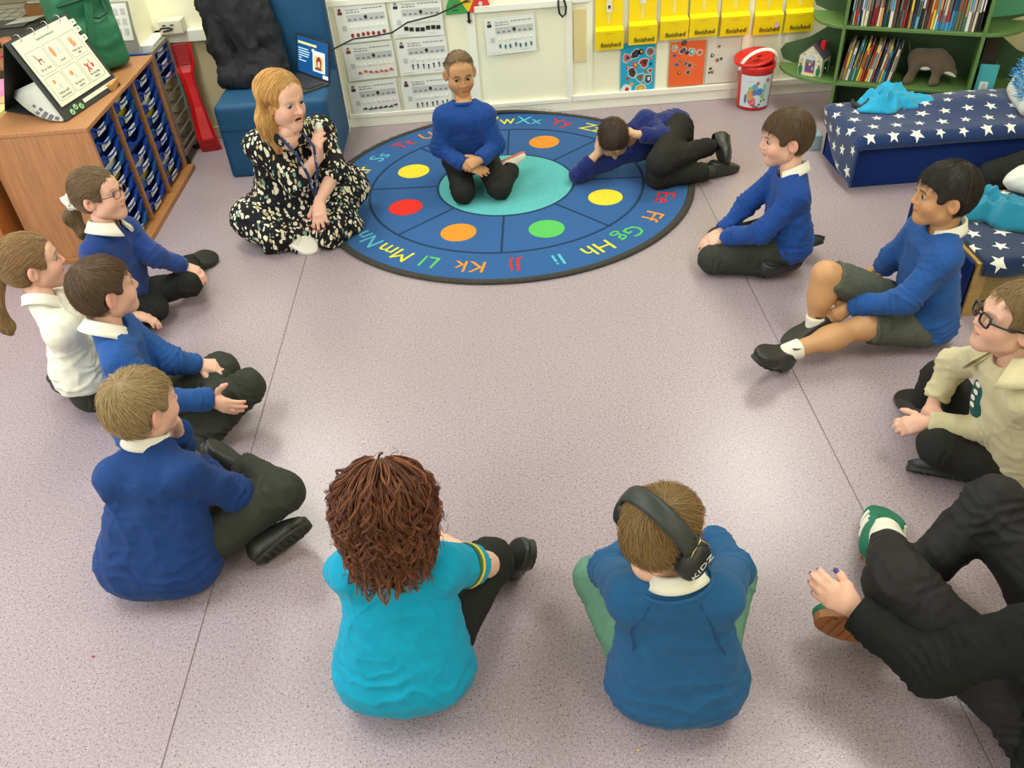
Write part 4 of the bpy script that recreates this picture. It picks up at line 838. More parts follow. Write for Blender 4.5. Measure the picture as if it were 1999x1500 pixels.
def book(s, z, th, h, dp, ci, tilt, label, group, band=False, front=.02):
    nm, c_ = BC[ci]; bM = mat('book_' + nm.replace(' ', '_'), s2l(*c_), .45)
    o = ST(s, front, z); ct, st = math.cos(tilt), math.sin(tilt)
    T = lambda v: o + SE * (v[0] * ct + v[2] * st) + SB * v[1] + A(0, 0, -v[0] * st * (1 if st < 0 else 0) + v[2] * ct)
    t = thing('book', tuple(o), label, 'book', group)
    cv = MB(); cv.box((0, 0, 0), (th, .0025, h), T); cv.box((0, 0, 0), (.0018, dp, h), T); cv.box((th - .0018, 0, 0), (th, dp, h), T); cv.build('cover', bM, t)
    MB().box((.0018, .0025, .003), (th - .0018, dp - .004, h - .003), T).build('pages', PAPER, t)
    q = MB(); q.box((th * .2, -.0006, h * .35), (th * .8, .0006, h * .8), T); q.build('spine_print', mat('book_' + BC[(ci * 7 + 3) % 20][0].replace(' ', '_'), s2l(*BC[(ci * 7 + 3) % 20][1]), .45), t)
    if band: MB().box((.0, -.0006, 0), (th, .0010, h * .16), T).build('spine_band', mat('book_blue', s2l(60, 140, 184), .45), t)
ORD = ['first', 'second', 'third', 'fourth', 'fifth', 'sixth', 'seventh', 'eighth', 'ninth', 'tenth', 'eleventh', 'twelfth', 'thirteenth', 'fourteenth', 'fifteenth', 'sixteenth', 'seventeenth', 'eighteenth', 'nineteenth', 'twentieth']
up_ = [0, 2, 1, 3, 6, 5, 2, 19, 7, 7, 2, 8, 9, 10, 0, 5, 4, 19, 12, 1, 11, 13, 9, 3, 6, 12, 4, 15, 14, 5, 15, 17, 17, 1, 18, 18, 16, 16, 10, 5, 17, 2, 6, 6]
rb = random.Random(4); s = .022; n = len(up_); wtot = SW - .045; ths = [rb.uniform(.008, .017) for _ in up_]; sc = wtot / (sum(ths) + n * .0008)
for i, ci in enumerate(up_):
    th = ths[i] * sc
    pos = ('%s from the left upright' % ORD[i]) if i < 20 else ('%s from the right upright' % ORD[n - 1 - i]) if n - 1 - i < 20 else 'in the exact middle' if i == 20 else ('%s right of the middle' % ORD[i - 21])
    book(s, .556, th - .0006, rb.uniform(.20, .29) if ci != 3 else .17, rb.uniform(.15, .2), ci, rb.uniform(-.02, .02), '%s book on the upper shelf, %s' % (BC[ci][0], pos), 'books on the upper shelf', band=30 <= i <= 34, front=.012 + rb.uniform(0, .02)); s += th + .0008 * sc
lo_ = [12, 13, 5, 10, 3, 10, 14, 8, 1, 7, 14, 5, 15, 9, 17, 14, 18, 9, 2, 19]; s = .016
for i, ci in enumerate(lo_):
    th = rb.uniform(.009, .017); book(s, .252, th - .0006, rb.uniform(.17, .215), .15, ci, rb.uniform(.10, .17), '%s book leaning on the lower shelf, %s from the left upright' % (BC[ci][0], ORD[i]), 'books leaning on the lower shelf', front=.045); s += th + .0010
# plush animal
pl = thing('plush_animal', tuple(ST(.47, .12, .25)), 'brown plush animal with white belly and thin raised tail on the lower shelf', 'soft toy')
PLB = mat('brown_plush', s2l(98, 82, 62), .95, bump=.9, bscale=220, var=.2, vscale=120, sheen=.3); PLW = mat('white_plush', s2l(206, 200, 184), .95, bump=.6, bscale=220)
q = lambda s, d, z: ST(s, d, z)
V, Q = sdf_mesh([(.03, [rc(q(.40, .12, .375), q(.50, .12, .378), .052, .050), rc(q(.50, .12, .375), q(.545, .11, .352), .045, .040), rc(q(.545, .11, .352), q(.60, .09, .318), .036, .014), rc(q(.40, .09, .36), q(.378, .08, .272), .026, .019), rc(q(.42, .16, .36), q(.40, .165, .272), .026, .019), rc(q(.51, .09, .35), q(.508, .08, .272), .025, .019), rc(q(.53, .16, .35), q(.53, .165, .272), .025, .019), rc(q(.378, .075, .268), q(.37, .06, .266), .019, .016), rc(q(.508, .075, .268), q(.50, .06, .266), .019, .016)])], .006, zmin=.2525)
po = obj('body', V, Q, PLB, pl); V, Q = sdf_mesh([(.02, [el(q(.455, .105, .335), (.045, .030, .016)), rc(q(.555, .088, .328), q(.605, .075, .306), .018, .006)])], .005); obj('white_patch', V, Q, PLW, pl)
MB().tube([q(.368, .12, .39), q(.352, .11, .42), q(.342, .10, .45), q(.338, .10, .47)], [.005, .003, .0025, .002], 6).build('tail', PLB, pl, smooth=True)
for d in (.085, .145): MB().sphere(q(.53, d, .398), (.012, .006, .016)).build('ear', PLB, pl, smooth=True)
# folder in the right bay
ff_ = thing('magazine_file', tuple(ST(SW + .10, .1, .25)), 'turquoise card file with a white label, right of the plush animal', 'file'); CF = mat('turquoise_card', s2l(70, 166, 172), .5)
MB().box((SW + .025, .03, .252), (SW + .115, .036, .395), lambda v: ST(*v)).build('front', CF, ff_); MB().box((SW + .025, .036, .252), (SW + .028, .20, .36), lambda v: ST(*v)).build('side', CF, ff_); MB().box((SW + .112, .036, .252), (SW + .115, .20, .36), lambda v: ST(*v)).build('side', CF, ff_)
lb_ = MB().box((SW + .045, .027, .262), (SW + .085, .030, .305), lambda v: ST(*v)).build('label', PRW, ff_); MB().box((SW + .055, .0255, .268), (SW + .076, .027, .296), lambda v: ST(*v)).build('print', GREYL, lb_)
o = MB().box((SW + .03, .17, .252), (SW + .10, .25, .50), lambda v: ST(*v)).build('dark_book', mat('dark_brown_cover', s2l(60, 50, 42), .6)); tag(o, 'tall dark brown book standing behind the turquoise file', 'book')
# toy house
th_ = thing('toy_house', tuple(ST(-.15, .1, .25)), 'wooden toy house with purple door and red chimney on the lower shelf end', 'toy')
hb = P(1557, 143, .252); hr_ = P(1600, 151, .252); he = nrm(hr_ - hb); hn = A(he[1], -he[0], 0); hw2 = np.linalg.norm(hr_ - hb); HT = lambda a, d, z: hb + he * a - hn * d + A(0, 0, z); hd = .115
HW = mat('painted_cream_wood', s2l(214, 210, 186), .5); HG = mat('house_side_green', s2l(70, 96, 66), .5); PUR = pcol('purple', (106, 70, 130)); IVY = pcol('ivy', (110, 112, 70)); CON = pcol('conifer', (36, 112, 60)); GOLD = pcol('goldish', (226, 176, 80))
wh = .105; ap = .165
MB().prism([HT(0, 0, 0), HT(hw2, 0, 0), HT(hw2, 0, wh), HT(hw2 * .5, 0, ap), HT(0, 0, wh)], -hn * hd).build('walls', HW, th_)
fw = MB().prism([HT(-.002, -.003, 0), HT(hw2 + .002, -.003, 0), HT(hw2 + .002, -.003, wh + .004), HT(hw2 * .5, -.003, ap + .006), HT(-.002, -.003, wh + .004)], -hn * .004).build('front', HW, th_)
RF = mat('roof_purple_grey', s2l(84, 76, 92), .5); chm = None
for a0, a1 in ((-.006, .5), (1.06, .5)):
    p0 = HT(hw2 * a0 if a0 > 0 else -.006, -.008, wh - .004); p1 = HT(hw2 * .5, -.008, ap + .004); rfo = MB().prism([p0, p1, p1 + A(0, 0, .005), p0 + A(0, 0, .005)], -hn * (hd + .012)).build('roof', RF, th_)
MB().box((hw2 * .68, .045, .135), (hw2 * .86, .068, .185), lambda v: HT(*v)).build('chimney', REDP, th_)
MB().box((hw2 + .001, .030, .006), (hw2 + .004, .080, .075), lambda v: HT(*v)).build('side_door', pcol('dark_green', (24, 78, 52)), th_); MB().sphere(HT(hw2 + .006, .045, .04), .004, 8, 5).build('door_knob', WHITEP, th_)
dr = MB().box((hw2 * .30, -.007, .016), (hw2 * .70, -.003, .088), lambda v: HT(*v)).build('door', PUR, th_)
MB().lathe([(0, 0), (hw2 * .20, 0), (hw2 * .2, .003), (0, .003)], HT(hw2 * .5, -.004, .090), 20, (he, A(0, 0, 1), hn), caps=False).build('fanlight', pcol('pale_glass', (176, 184, 186)), th_)
for t in np.linspace(.35, 2.8, 5): MB().bar(HT(hw2 * .5, -.0075, .090), HT(hw2 * .5 + hw2 * .2 * math.cos(t), -.0075, .090 + hw2 * .2 * math.sin(t)), .0012, .0022).build('glazing_bar', PRW, th_)
MB().lathe([(.003, 0), (.008, 0), (.008, .002), (.003, .002)], HT(hw2 * .5, -.0072, .064), 14, (he, A(0, 0, 1), hn), caps=True).build('clock', GOLD, dr); MB().box((hw2 * .62, -.010, .036), (hw2 * .655, -.007, .050), lambda v: HT(*v)).build('handle', PRW, dr)
MB().box((hw2 * .24, -.014, 0), (hw2 * .76, -.003, .010), lambda v: HT(*v)).build('step', HW, th_); MB().box((hw2 * .30, -.009, .010), (hw2 * .70, -.003, .018), lambda v: HT(*v)).build('threshold', GOLD, th_)
for a in (.10, .90): MB().prism([HT(hw2 * a + .012 * math.cos(t) * 1.0, -.0035, .028 + .026 * math.sin(t)) for t in np.linspace(0, 6.283, 12, endpoint=False)], hn * .004).build('painted_tree', CON, th_); MB().lathe([(0, 0), (.007, 0), (.007, .003), (0, .003)], HT(hw2 * a, -.004, .060), 10, (he, A(0, 0, 1), hn), caps=False).build('flower_basket', pcol('basket', (150, 104, 66)), th_)
mb = MB()
for _ in range(60):
    a = rb.random(); z = rb.uniform(.06, .155); lim = wh + (ap - wh) * (1 - abs(a - .5) * 2) - .006
    if z < lim and (abs(a - .5) > .24 or z > .125): mb.lathe([(0, 0), (.003, 0), (.003, .0012), (0, .0012)], HT(hw2 * a, -.0036, z), 5, (he, A(0, 0, 1), hn), caps=False)
o = mb.build('ivy_print', IVY, th_); o['kind'] = 'stuff'
# ------------------------------------------------------------------ starry fleece
def star_mat(name, base, sx=.115, sy=.105, R0=.033):
    M = mat(name, base, .95, bump=.35, bscale=260, sheen=.3, spec=.15); nt = M.node_tree; N = nt.nodes; L = nt.links
    uv = N.new('ShaderNodeUVMap'); sep = N.new('ShaderNodeSeparateXYZ'); L.new(uv.outputs[0], sep.inputs[0])
    def op(o, a, b=None, c=None):
        n = N.new('ShaderNodeMath'); n.operation = o
        for i, v in enumerate((a, b, c)):
            if v is None: continue
            if isinstance(v, (int, float)): n.inputs[i].default_value = v
            else: L.new(v, n.inputs[i])
        return n.outputs[0]
    v = op('DIVIDE', sep.outputs[1], sy); row = op('FLOOR', v); u = op('ADD', op('DIVIDE', sep.outputs[0], sx), op('MULTIPLY', row, .5)); colm = op('FLOOR', u)
    px = op('MULTIPLY', op('SUBTRACT', op('SUBTRACT', u, colm), .5), sx); py = op('MULTIPLY', op('SUBTRACT', op('SUBTRACT', v, row), .5), sy)
    wn = N.new('ShaderNodeTexWhiteNoise'); wn.noise_dimensions = '2D'; cb_ = N.new('ShaderNodeCombineXYZ'); L.new(row, cb_.inputs[0]); L.new(colm, cb_.inputs[1]); L.new(cb_.outputs[0], wn.inputs['Vector'])
    rot = op('MULTIPLY', op('SUBTRACT', wn.outputs['Value'], .5), 1.1)
    rad = op('SQRT', op('ADD', op('MULTIPLY', px, px), op('MULTIPLY', py, py))); th = op('ADD', op('ARCTAN2', px, py), rot)
    seg = 2 * math.pi / 5; f = op('ABSOLUTE', op('SUBTRACT', th, op('MULTIPLY', op('ROUND', op('DIVIDE', th, seg)), seg)))
    x = op('MULTIPLY', rad, op('COSINE', f)); y = op('MULTIPLY', rad, op('SINE', f))
    sz = op('ADD', .82, op('MULTIPLY', wn.outputs['Value'], .36)); r1 = .42
    ax, ay, bx_, by = R0, 0, R0 * r1 * math.cos(math.pi / 5), R0 * r1 * math.sin(math.pi / 5); nx, ny = (by - ay), -(bx_ - ax); k = nx * ax
    ins = op('LESS_THAN', op('ADD', op('MULTIPLY', x, nx), op('MULTIPLY', y, ny)), op('MULTIPLY', sz, k))
    mx = N.new('ShaderNodeMix'); mx.data_type = 'RGBA'; mx.inputs[6].default_value = (*base, 1); mx.inputs[7].default_value = (*s2l(232, 234, 222), 1); L.new(ins, mx.inputs[0]); L.new(mx.outputs[2], N['Principled BSDF'].inputs['Base Color']); return M
STAR = star_mat('navy_star_fleece', s2l(27, 50, 96)); STAR2 = star_mat('dark_star_fleece', s2l(24, 44, 80))
def cloth(name, path, w_, M, y0, ydir, n2=34, amp=.004, seed=1, bump=None, parent=None, warp=None, thick=.006):
    """sheet: profile path [(x,z)] swept along ydir; uv in metres"""
    pts = [A(*p) for p in path]; d = [0]
    for a, b in zip(pts[:-1], pts[1:]): d.append(d[-1] + float(np.linalg.norm(b - a)))
    m_ = 60; us = np.linspace(0, d[-1], m_); xs_ = np.interp(us, d, [p[0] for p in pts]); zs = np.interp(us, d, [p[2] for p in pts]); ys_ = np.interp(us, d, [p[1] for p in pts])
    V = []; UV = []
    for j in range(n2):
        v = w_ * j / (n2 - 1)
        for i in range(m_): V.append((xs_[i] + ydir[0] * v, ys_[i] + ydir[1] * v, zs[i])); UV.append((us[i], v))
    V = np.array(V, float); Fc = np.array([(j * m_ + i, j * m_ + i + 1, (j + 1) * m_ + i + 1, (j + 1) * m_ + i) for j in range(n2 - 1) for i in range(m_ - 1)])
    if warp is not None: V = warp(V, np.array(UV), us)
    N_ = vnormals(V.astype(np.float32), Fc); dn_ = vnoise(V * 7, seed) + .5 * vnoise(V * 16, seed + 1); V = V + N_ * (dn_ * amp)[:, None]
    o = obj(name, V, Fc, M, parent); uvl = o.data.uv_layers.new(name='UVMap'); UV = np.array(UV, np.float32); uvl.data.foreach_set('uv', UV[Fc.ravel()].ravel())
    sm = o.modifiers.new('th', 'SOLIDIFY'); sm.thickness = thick; sm.offset = 1; return o
# ---- blue bench
NAVP = mat('navy_felt', s2l(18, 44, 108), .9, bump=.25, bscale=300, var=.06, vscale=60, spec=.2); PINK = wood('pale_pine', s2l(196, 150, 112), (4, 30, 30))
BX0, BX1, BY0, BY1, BZ = 1.795, 3.06, 3.835, 4.255, .245
bn = thing('bench', (2.4, 4.05, 0), 'navy-sided bench under a starry blanket in front of the bookcase', 'bench')
mb = MB(); mb.box((BX0, BY0, 0), (BX1, BY0 + .015, BZ)); mb.build('front_panel', NAVP, bn); MB().box((BX0, BY0 + .015, 0), (BX0 + .015, BY1, BZ)).build('end_panel', NAVP, bn); MB().box((BX0, BY1 - .015, 0), (BX1, BY1, BZ)).build('rear_panel', NAVP, bn); MB().box((BX0 - .004, BY0 - .004, BZ), (BX1, BY1 + .006, BZ + .016)).build('seat_board', PINK, bn)
zt = BZ + .018
def warp1(V, UV, us):
    u, v = UV[:, 0], UV[:, 1]; L1 = .225
    drop = np.clip(1 - u / L1, 0, 1)
    # the left end hangs down; longer towards the front corner
    fr = np.clip(1 - v / .47, 0, 1)
    top = drop <= 0
    V[:, 2] = np.where(top, V[:, 2], zt - (zt - V[:, 2]) * (.45 + .55 * fr))
    V[:, 0] -= np.where(top, 0, .012 + .02 * np.sin(v * 9) * drop)
    fr2 = np.clip((.055 - v) / .055, 0, 1); V[:, 2] = np.where(top, V[:, 2] - fr2 * .050, V[:, 2]); V[:, 1] = np.where(top, np.maximum(V[:, 1], BY0 - .030), V[:, 1])
    V[:, 2] += np.where(top, .035 * np.exp(-((u - .95) / .22) ** 2 - ((v - .36) / .13) ** 2) + .018 * np.exp(-((u - .60) / .10) ** 2 - ((v - .40) / .05) ** 2), 0)
    return V
c1 = cloth('starry_blanket', [(BX0 - .012, BY0 - .055, .025), (BX0 - .010, BY0 - .055, zt - .004), (BX0 + .004, BY0 - .055, zt + .002), (BX1, BY0 - .055, zt + .002)], .50, STAR, BY0, (0, 1), warp=warp1, seed=3, amp=.0035); tag(c1, 'navy blanket with white stars covering the bench by the bookcase', 'blanket')
def crumpled(name, c, R3, half, M, label, cat, seed, amp, zmin, fr=11):
    """a dropped garment: ragged outline, sharp folds, thin edges"""
    nr_, na = 34, 96; V = []
    for i in range(nr_):
        r = i / (nr_ - 1)
        for k in range(na):
            t = 2 * math.pi * k / na; e = 1 + .22 * math.sin(2 * t + seed) + .13 * math.sin(3 * t + seed * 2) + .08 * math.sin(7 * t + seed)
            V.append((half[0] * r * e * math.cos(t), half[1] * r * e * math.sin(t), 0))
    V = np.array(V); rr = np.repeat(np.linspace(0, 1, nr_), na); wv = np.stack([vnoise(V * 9, seed + q) for q in (3, 4, 5)], 1) * .6
    a_ = vnoise(V * np.array([fr, fr * .45, 1]) + wv, seed); b_ = vnoise(V * np.array([fr * 1.0, fr * 1.7, 1]) + wv * 1.5, seed + 1); c_ = vnoise(V * fr * 3 + wv, seed + 2)
    z = half[2] * 2.2 * ((1 - np.abs(a_)) ** 3 * .55 + (1 - np.abs(b_)) ** 3 * .35 + (1 - np.abs(c_)) ** 2 * .14) * np.clip((1 - rr) * 3.2, 0, 1) ** .6 + half[2] * .55 * (1 - rr ** 2)
    V[:, 2] = z; V = V @ np.asarray(R3).T; V = V + np.array([c[0], c[1], zmin + .004])
    Fc = np.array([(i * na + k, i * na + (k + 1) % na, (i + 1) * na + (k + 1) % na, (i + 1) * na + k) for i in range(nr_ - 1) for k in range(na)])
    o = obj(name, V, Fc, M); sm = o.modifiers.new('th', 'SOLIDIFY'); sm.thickness = .003; sm.offset = 1; return tag(o, label, cat)
TQ = mat('bright_turquoise_cloth', s2l(24, 160, 206), .85, bump=.2, bscale=300, sheen=.2); TQ2 = mat('teal_cloth', s2l(18, 128, 156), .85, bump=.2, bscale=300, sheen=.2)
c0 = P(1740, 195, .30); ck = crumpled('turquoise_cloth', c0, frame((.15, 1, 0)), (.165, .125, .040), TQ, 'bright turquoise garment crumpled on the starry blanket', 'garment', 51, .016, zt + .010)
bl = MB().tube([P(1664, 196, .282), P(1668, 205, .285), P(1680, 209, .288), P(1690, 203, .29), P(1697, 196, .30), P(1690, 190, .30)], [.009, .011, .012, .012, .011, .008], 8); o = bl.build('black_lining', BLACKK if 'BLACKK' in globals() else FBK, ck, smooth=True)
# pillow with tinsel
cu = thing('cushion', (2.72, 4.03, .3), 'white fluffy cushion with sparkling blue tinsel at the right edge', 'cushion'); CUW = mat('white_fleece', s2l(214, 216, 208), .95, bump=.6, bscale=120, sheen=.3)
cc = A(2.72, 4.03, .415); V, Q = sdf_mesh([(.05, [bx(cc, (.055, .16, .15), .05, frame((.25, 1, .0)) @ np.array([[math.cos(.35), 0, math.sin(.35)], [0, 1, 0], [-math.sin(.35), 0, math.cos(.35)]]))])], .009, zmin=zt + .012); V = folds(V, Q, .008, 9, 61); obj('cover', V, Q, CUW, cu)
TIN = mat('blue_tinsel', s2l(40, 150, 214), .2, metal=.7); TIN2 = mat('pale_tinsel', s2l(190, 226, 244), .2, metal=.6); N_ = vnormals(V, Q); rng = np.random.default_rng(8); px_ = np.array([V[:, 1].astype(float)]).T
hgt = V @ np.array([-.25, -.05, 1.0]); lo_z, hi_z = np.percentile(hgt, 36), np.percentile(hgt, 66); ids = np.nonzero((hgt > lo_z) & (hgt < hi_z))[0]
for M_, nn_ in ((TIN, 700), (TIN2, 350)):
    i_ = rng.choice(ids, nn_); p = V[i_]; d = N_[i_] + rng.normal(0, .5, (nn_, 3)); strands('tinsel', np.stack([p, p + d * .010, p + d * .020 + rng.normal(0, .004, (nn_, 3))], 1), .0016, M_, cu, tip=.7)
# black fluffy bag + small box at the bench end
V, Q = sdf_mesh([(.04, [el((2.53, 3.73, .07), (.15, .09, .075)), el((2.64, 3.72, .09), (.13, .08, .09)), el((2.42, 3.72, .045), (.07, .06, .045))])], .009, zmin=.004); V = folds(V, Q, .012, 14, 71); V[:, 2] = np.maximum(V[:, 2], .003); o = obj('black_jacket', V, Q, mat('black_fluff', s2l(22, 22, 22), .95, bump=.8, bscale=120)); tag(o, 'black jacket in a heap on the floor against the navy bench', 'jacket')
o = MB().box((1.735, 4.30, 0), (1.80, 4.42, .085)).build('storage_box', mat('pale_blue_plastic', s2l(150, 176, 184), .4), bevel=.006); tag(o, 'small pale blue plastic box on the floor at the bench corner', 'box')
# ---- wooden bench
WX0, WX1, WY0, WY1, WZ = 1.812, 2.75, 2.668, 3.235, .245
wb = thing('wooden_bench', (2.3, 2.95, 0), 'low wooden bench with a framed plywood front at the right edge', 'bench')
MB().box((WX0, WY0 + .012, .02), (WX1, WY0 + .022, WZ - .02)).build('front_panel', PLYP, wb)
for x in (WX0, WX1 - .05): MB().box((x, WY0, 0), (x + .050, WY0 + .022, WZ)).build('stile', PLY, wb, bevel=.002)
MB().box((WX0 + .05, WY0, WZ - .035), (WX1 - .05, WY0 + .022, WZ)).build('rail', PLY, wb, bevel=.002); MB().box((WX0 - .012, WY0 + .022, 0), (WX0, WY1, WZ - .01)).build('end_panel', NAVP, wb); MB().box((WX0, WY0 + .022, WZ - .012), (WX1, WY1, WZ)).build('seat_board', PLY, wb); MB().box((WX0, WY1 - .015, 0), (WX1, WY1, WZ - .012)).build('rear_panel', PLY, wb)
zt2 = WZ + .002
def warp2(V, UV, us):
    u, v = UV[:, 0], UV[:, 1]; f = np.clip((.055 - v) / .055, 0, 1); V[:, 2] -= f * (.050 + .02 * np.sin(u * 14)); V[:, 1] = np.maximum(V[:, 1], WY0 - .014); return V
c2 = cloth('starry_blanket', [(WX0 + .015, WY0 - .060, zt2 + .004), (WX1, WY0 - .060, zt2 + .006)], .60, STAR2, WY0, (0, 1), warp=warp2, seed=6, amp=.004); tag(c2, 'dark starry blanket folded on the wooden bench behind the boy in shorts', 'blanket')
c0 = P(1960, 405, .30); crumpled('teal_cloth', c0 + A(.02, 0, -.01), frame((.2, 1, 0)), (.23, .15, .045), TQ2, 'teal garment crumpled on the wooden bench blanket', 'garment', 53, .018, zt2 + .012)
V, Q = sdf_mesh([(.05, [el((2.33, 3.20, .30), (.16, .10, .075)), el((2.45, 3.18, .31), (.13, .10, .08))])], .010, zmin=zt2 + .012); V = folds(V, Q, .010, 9, 81); V[:, 2] = np.maximum(V[:, 2], zt2 + .012); o = obj('white_pillow', V, Q, CUW); tag(o, 'plump off-white pillow on the far end of the wooden bench', 'pillow')
# ------------------------------------------------------------------ people: templates
def head_template(kind):
    f = np.float32
    ch = kind == 'child'; jw, dj = (.037, .002) if ch else (.038, .005)
    G = [(0.03, [el((0, -.012, .022), (.073, .091, .080)), el((0, .022, -.040), (.054 if ch else .053, .060, .064)), rc((0, .058, -.086 - dj), (0, .050, -.080), .021),
                 rc((-jw, .008, -.062), (jw, .008, -.062), .022), rc((0, .05, -.088 - dj), (-jw, .005, -.062), .018, .02), rc((0, .05, -.088 - dj), (jw, .005, -.062), .018, .02),
                 el((-.034, .052, -.032), (.0255, .028, .027) if ch else (.024, .027, .026)), el((.034, .052, -.032), (.0255, .028, .027) if ch else (.024, .027, .026)), el((0, .058, .035), (.050, .022, .036)),
                 rc((0, -.018, -.050), (0, -.026, -.095), .045, .043)]),
         (0.010, [rc((-.040, .066, .020), (-.012, .080, .017), .011), rc((.040, .066, .020), (.012, .080, .017), .011)]),
         (0.008, [rc((0, .083, .006), (0, .0965 if ch else .104, -.026), .0065, .0098), el((-.0095, .0885, -.030), (.0072, .009, .0062)), el((.0095, .0885, -.030), (.0072, .009, .0062))]),
         (0.006, [el((-.079, -.012, -.012), (.008, .020, .030), frame((.55, .83, 0))), el((.079, -.012, -.012), (.008, .020, .030), frame((-.55, .83, 0)))])]
    neg = [(0.012, el((-.031, .093, .003), (.016, .013, .010))), (0.012, el((.031, .093, .003), (.016, .013, .010))),
           (0.006, el((-.084, -.004, -.012), (.007, .009, .017))), (0.006, el((.084, -.004, -.012), (.007, .009, .017)))]
    if ch:
        G.append((0.008, [rc((-.015, .0795, -.0535), (0, .0845, -.0525), .0044), rc((.015, .0795, -.0535), (0, .0845, -.0525), .0044), rc((-.011, .079, -.0625), (.011, .079, -.0625), .0050), rc((0, .081, -.0625), (0, .081, -.0625), .0048)]))
        neg.append((0.003, rc((-.020, .082, -.058), (.020, .082, -.058), .0022)))
    else:
        G.append((0.008, [rc((-.016, .078, -.050), (0, .086, -.047), .0052), rc((.016, .078, -.050), (0, .086, -.047), .0052), rc((-.013, .074, -.070), (.013, .074, -.070), .0058)]))
        neg.append((0.005, el((0, .080, -.0595), (.015, .018, .0070))))
    post = []
    for sd in (-1, 1):
        e = (sd * .031, .0715, .0025)
        post += [(.004, el(e, (.0150, .0146, .0146), None, ((0, 0, .0050), (0, .25, -1)))), (.004, el(e, (.0148, .0142, .0142), None, ((0, 0, -.0026), (0, .2, 1))))]
    V, Q = sdf_mesh(G, .0027, neg, kg=0.010, post=post)
    # lids: a thin fold over each eye
    x, y, z = V[:, 0], V[:, 1], V[:, 2]; ax = np.abs(x)
    lip = (y > .068) & ((ax / .019) ** 2 + ((z + .058 if ch else z + .060) / (.0085 if ch else .015)) ** 2 < 1)
    mouth = (not ch) & (y > .05) & (ax < .016) & (np.abs(z + .0595) < .0062) & (y < .081)
    brow = (y > .04) & (ax > .012) & (ax < .046) & (np.abs(z - (.0240 - (ax - .028) ** 2 * 9)) < .0036)
    lash = (y > .076) & (np.abs((ax - .031)) < .0135) & (np.abs(z - (.0075 - ((ax - .031) / .015) ** 2 * .003)) < .0018)
    de = np.sqrt((ax - .031) ** 2 + ((y - .0715)) ** 2 + (z - .0025) ** 2); lash |= (y > .077) & (np.abs(ax - .031) < .0145) & (z > .002) & (z < .0085) & (de < .0150)
    cheek = np.exp(-((ax - .038) / .022) ** 2 - ((z + .032) / .022) ** 2) * (y > .02)
    ear = np.clip((ax - .073) / .006, 0, 1) * (np.abs(z + .012) < .04)
    nose = np.exp(-(x / .016) ** 2 - ((z + .026) / .016) ** 2) * (y > .085)
    red = np.clip(cheek * .45 + ear * .45 + nose * .35, 0, 1)
    return dict(V=V, Q=Q, lip=lip, mouth=mouth, brow=brow, lash=lash, red=red)
HEADS = {}
def head_geo(kind, c, R, s, skin, hair, wide=1.0, browk=1.0):
    if kind not in HEADS: HEADS[kind] = head_template(kind)
    T = HEADS[kind]
    V = T['V'] * np.array([wide, 1, 1], np.float32)
    skin = np.array(skin, np.float32); col = np.repeat(skin[None], len(V), 0)
    col = col * (1 + T['red'][:, None] * (np.array([.10, -.22, -.22], np.float32)))
    col[T['lip']] = skin * np.array([.88, .64, .60]); col[T['mouth']] = (0.09, .012, .012)
    col[T['brow']] = skin * (1 - .75 * browk) + np.array(hair) * .75 * browk
    col[T['lash']] = np.array(hair) * .5 + skin * .12
    return (c + (V * s) @ R.T).astype(np.float32), T['Q'], col.astype(np.float32)
def hand_prims(w, d, bn, side, s=1.0, curl=0.5, spread=0.12, thumb=None, point=None, closed=0):
    """w wrist, d direction of the fingers, bn normal out of the back of the hand; side +1 left, -1 right"""
    y = nrm(d); z = nrm(np.asarray(bn, float) - y * np.dot(bn, y)); x = np.cross(y, z) * side  # x to the thumb
    pl = .062 * s
    L = lambda a, b, c: np.asarray(w) + x * a * s + y * b * s + z * c * s
    palm = [rc(L(.0, -.005, 0), L(.006, .03, 0), .0185 * s, .0175 * s), rc(L(.016, .035, 0), L(.020, .060, .001), .0125 * s, .0098 * s), rc(L(.004, .030, 0), L(.006, .063, .002), .013 * s, .0098 * s),
            rc(L(-.006, .03, 0), L(-.008, .060, .001), .013 * s, .0096 * s), rc(L(-.012, .022, 0), L(-.021, .054, 0), .012 * s, .009 * s)]
    out = [(0.016 * s, palm)]
    base = [(.0205, .062, .0), (.0065, .065, .001), (-.0078, .061, .001), (-.0205, .054, 0)]
    lens = [(.026, .018, .014), (.029, .020, .015), (.027, .018, .014), (.021, .014, .012)]
    tips = []
    for i in range(4):
        p = L(*base[i]); c = curl[i] if hasattr(curl, '__len__') else curl
        ang = c * .75; a = spread * (1.5 - i) / 1.5
        fy = y * math.cos(a) + x * math.sin(a)
        r = (.0078, .0080, .0077, .0068)[i] * s; g = []
        for j, l in enumerate(lens[i]):
            dd = fy * math.cos(ang) - z * math.sin(ang); q = p + dd * l * s
            g.append(rc(p, q, r, r * .92)); p = q; r *= .92; ang += c * (1.0, .75, 0)[j]
        tips.append((p, r, dd)); out.append((.004 * s, g))
    t = (.75, .70, -.25) if thumb is None else thumb
    td = nrm(x * t[0] + y * t[1] + z * t[2]); p0 = L(.016, .014, -.004); p1 = p0 + td * .030 * s; td2 = nrm(td + y * .35 - z * .12); p2 = p1 + td2 * .024 * s; td3 = nrm(td2 + y * .2 - z * .1); p3 = p2 + td3 * .017 * s
    out.append((.008 * s, [rc(p0, p1, .0125 * s, .0098 * s), rc(p1, p2, .0094 * s, .0088 * s), rc(p2, p3, .0088 * s, .0070 * s)]))
    tips.append((p3, .007 * s, td3))
    return out, tips, z
SHOE = {}
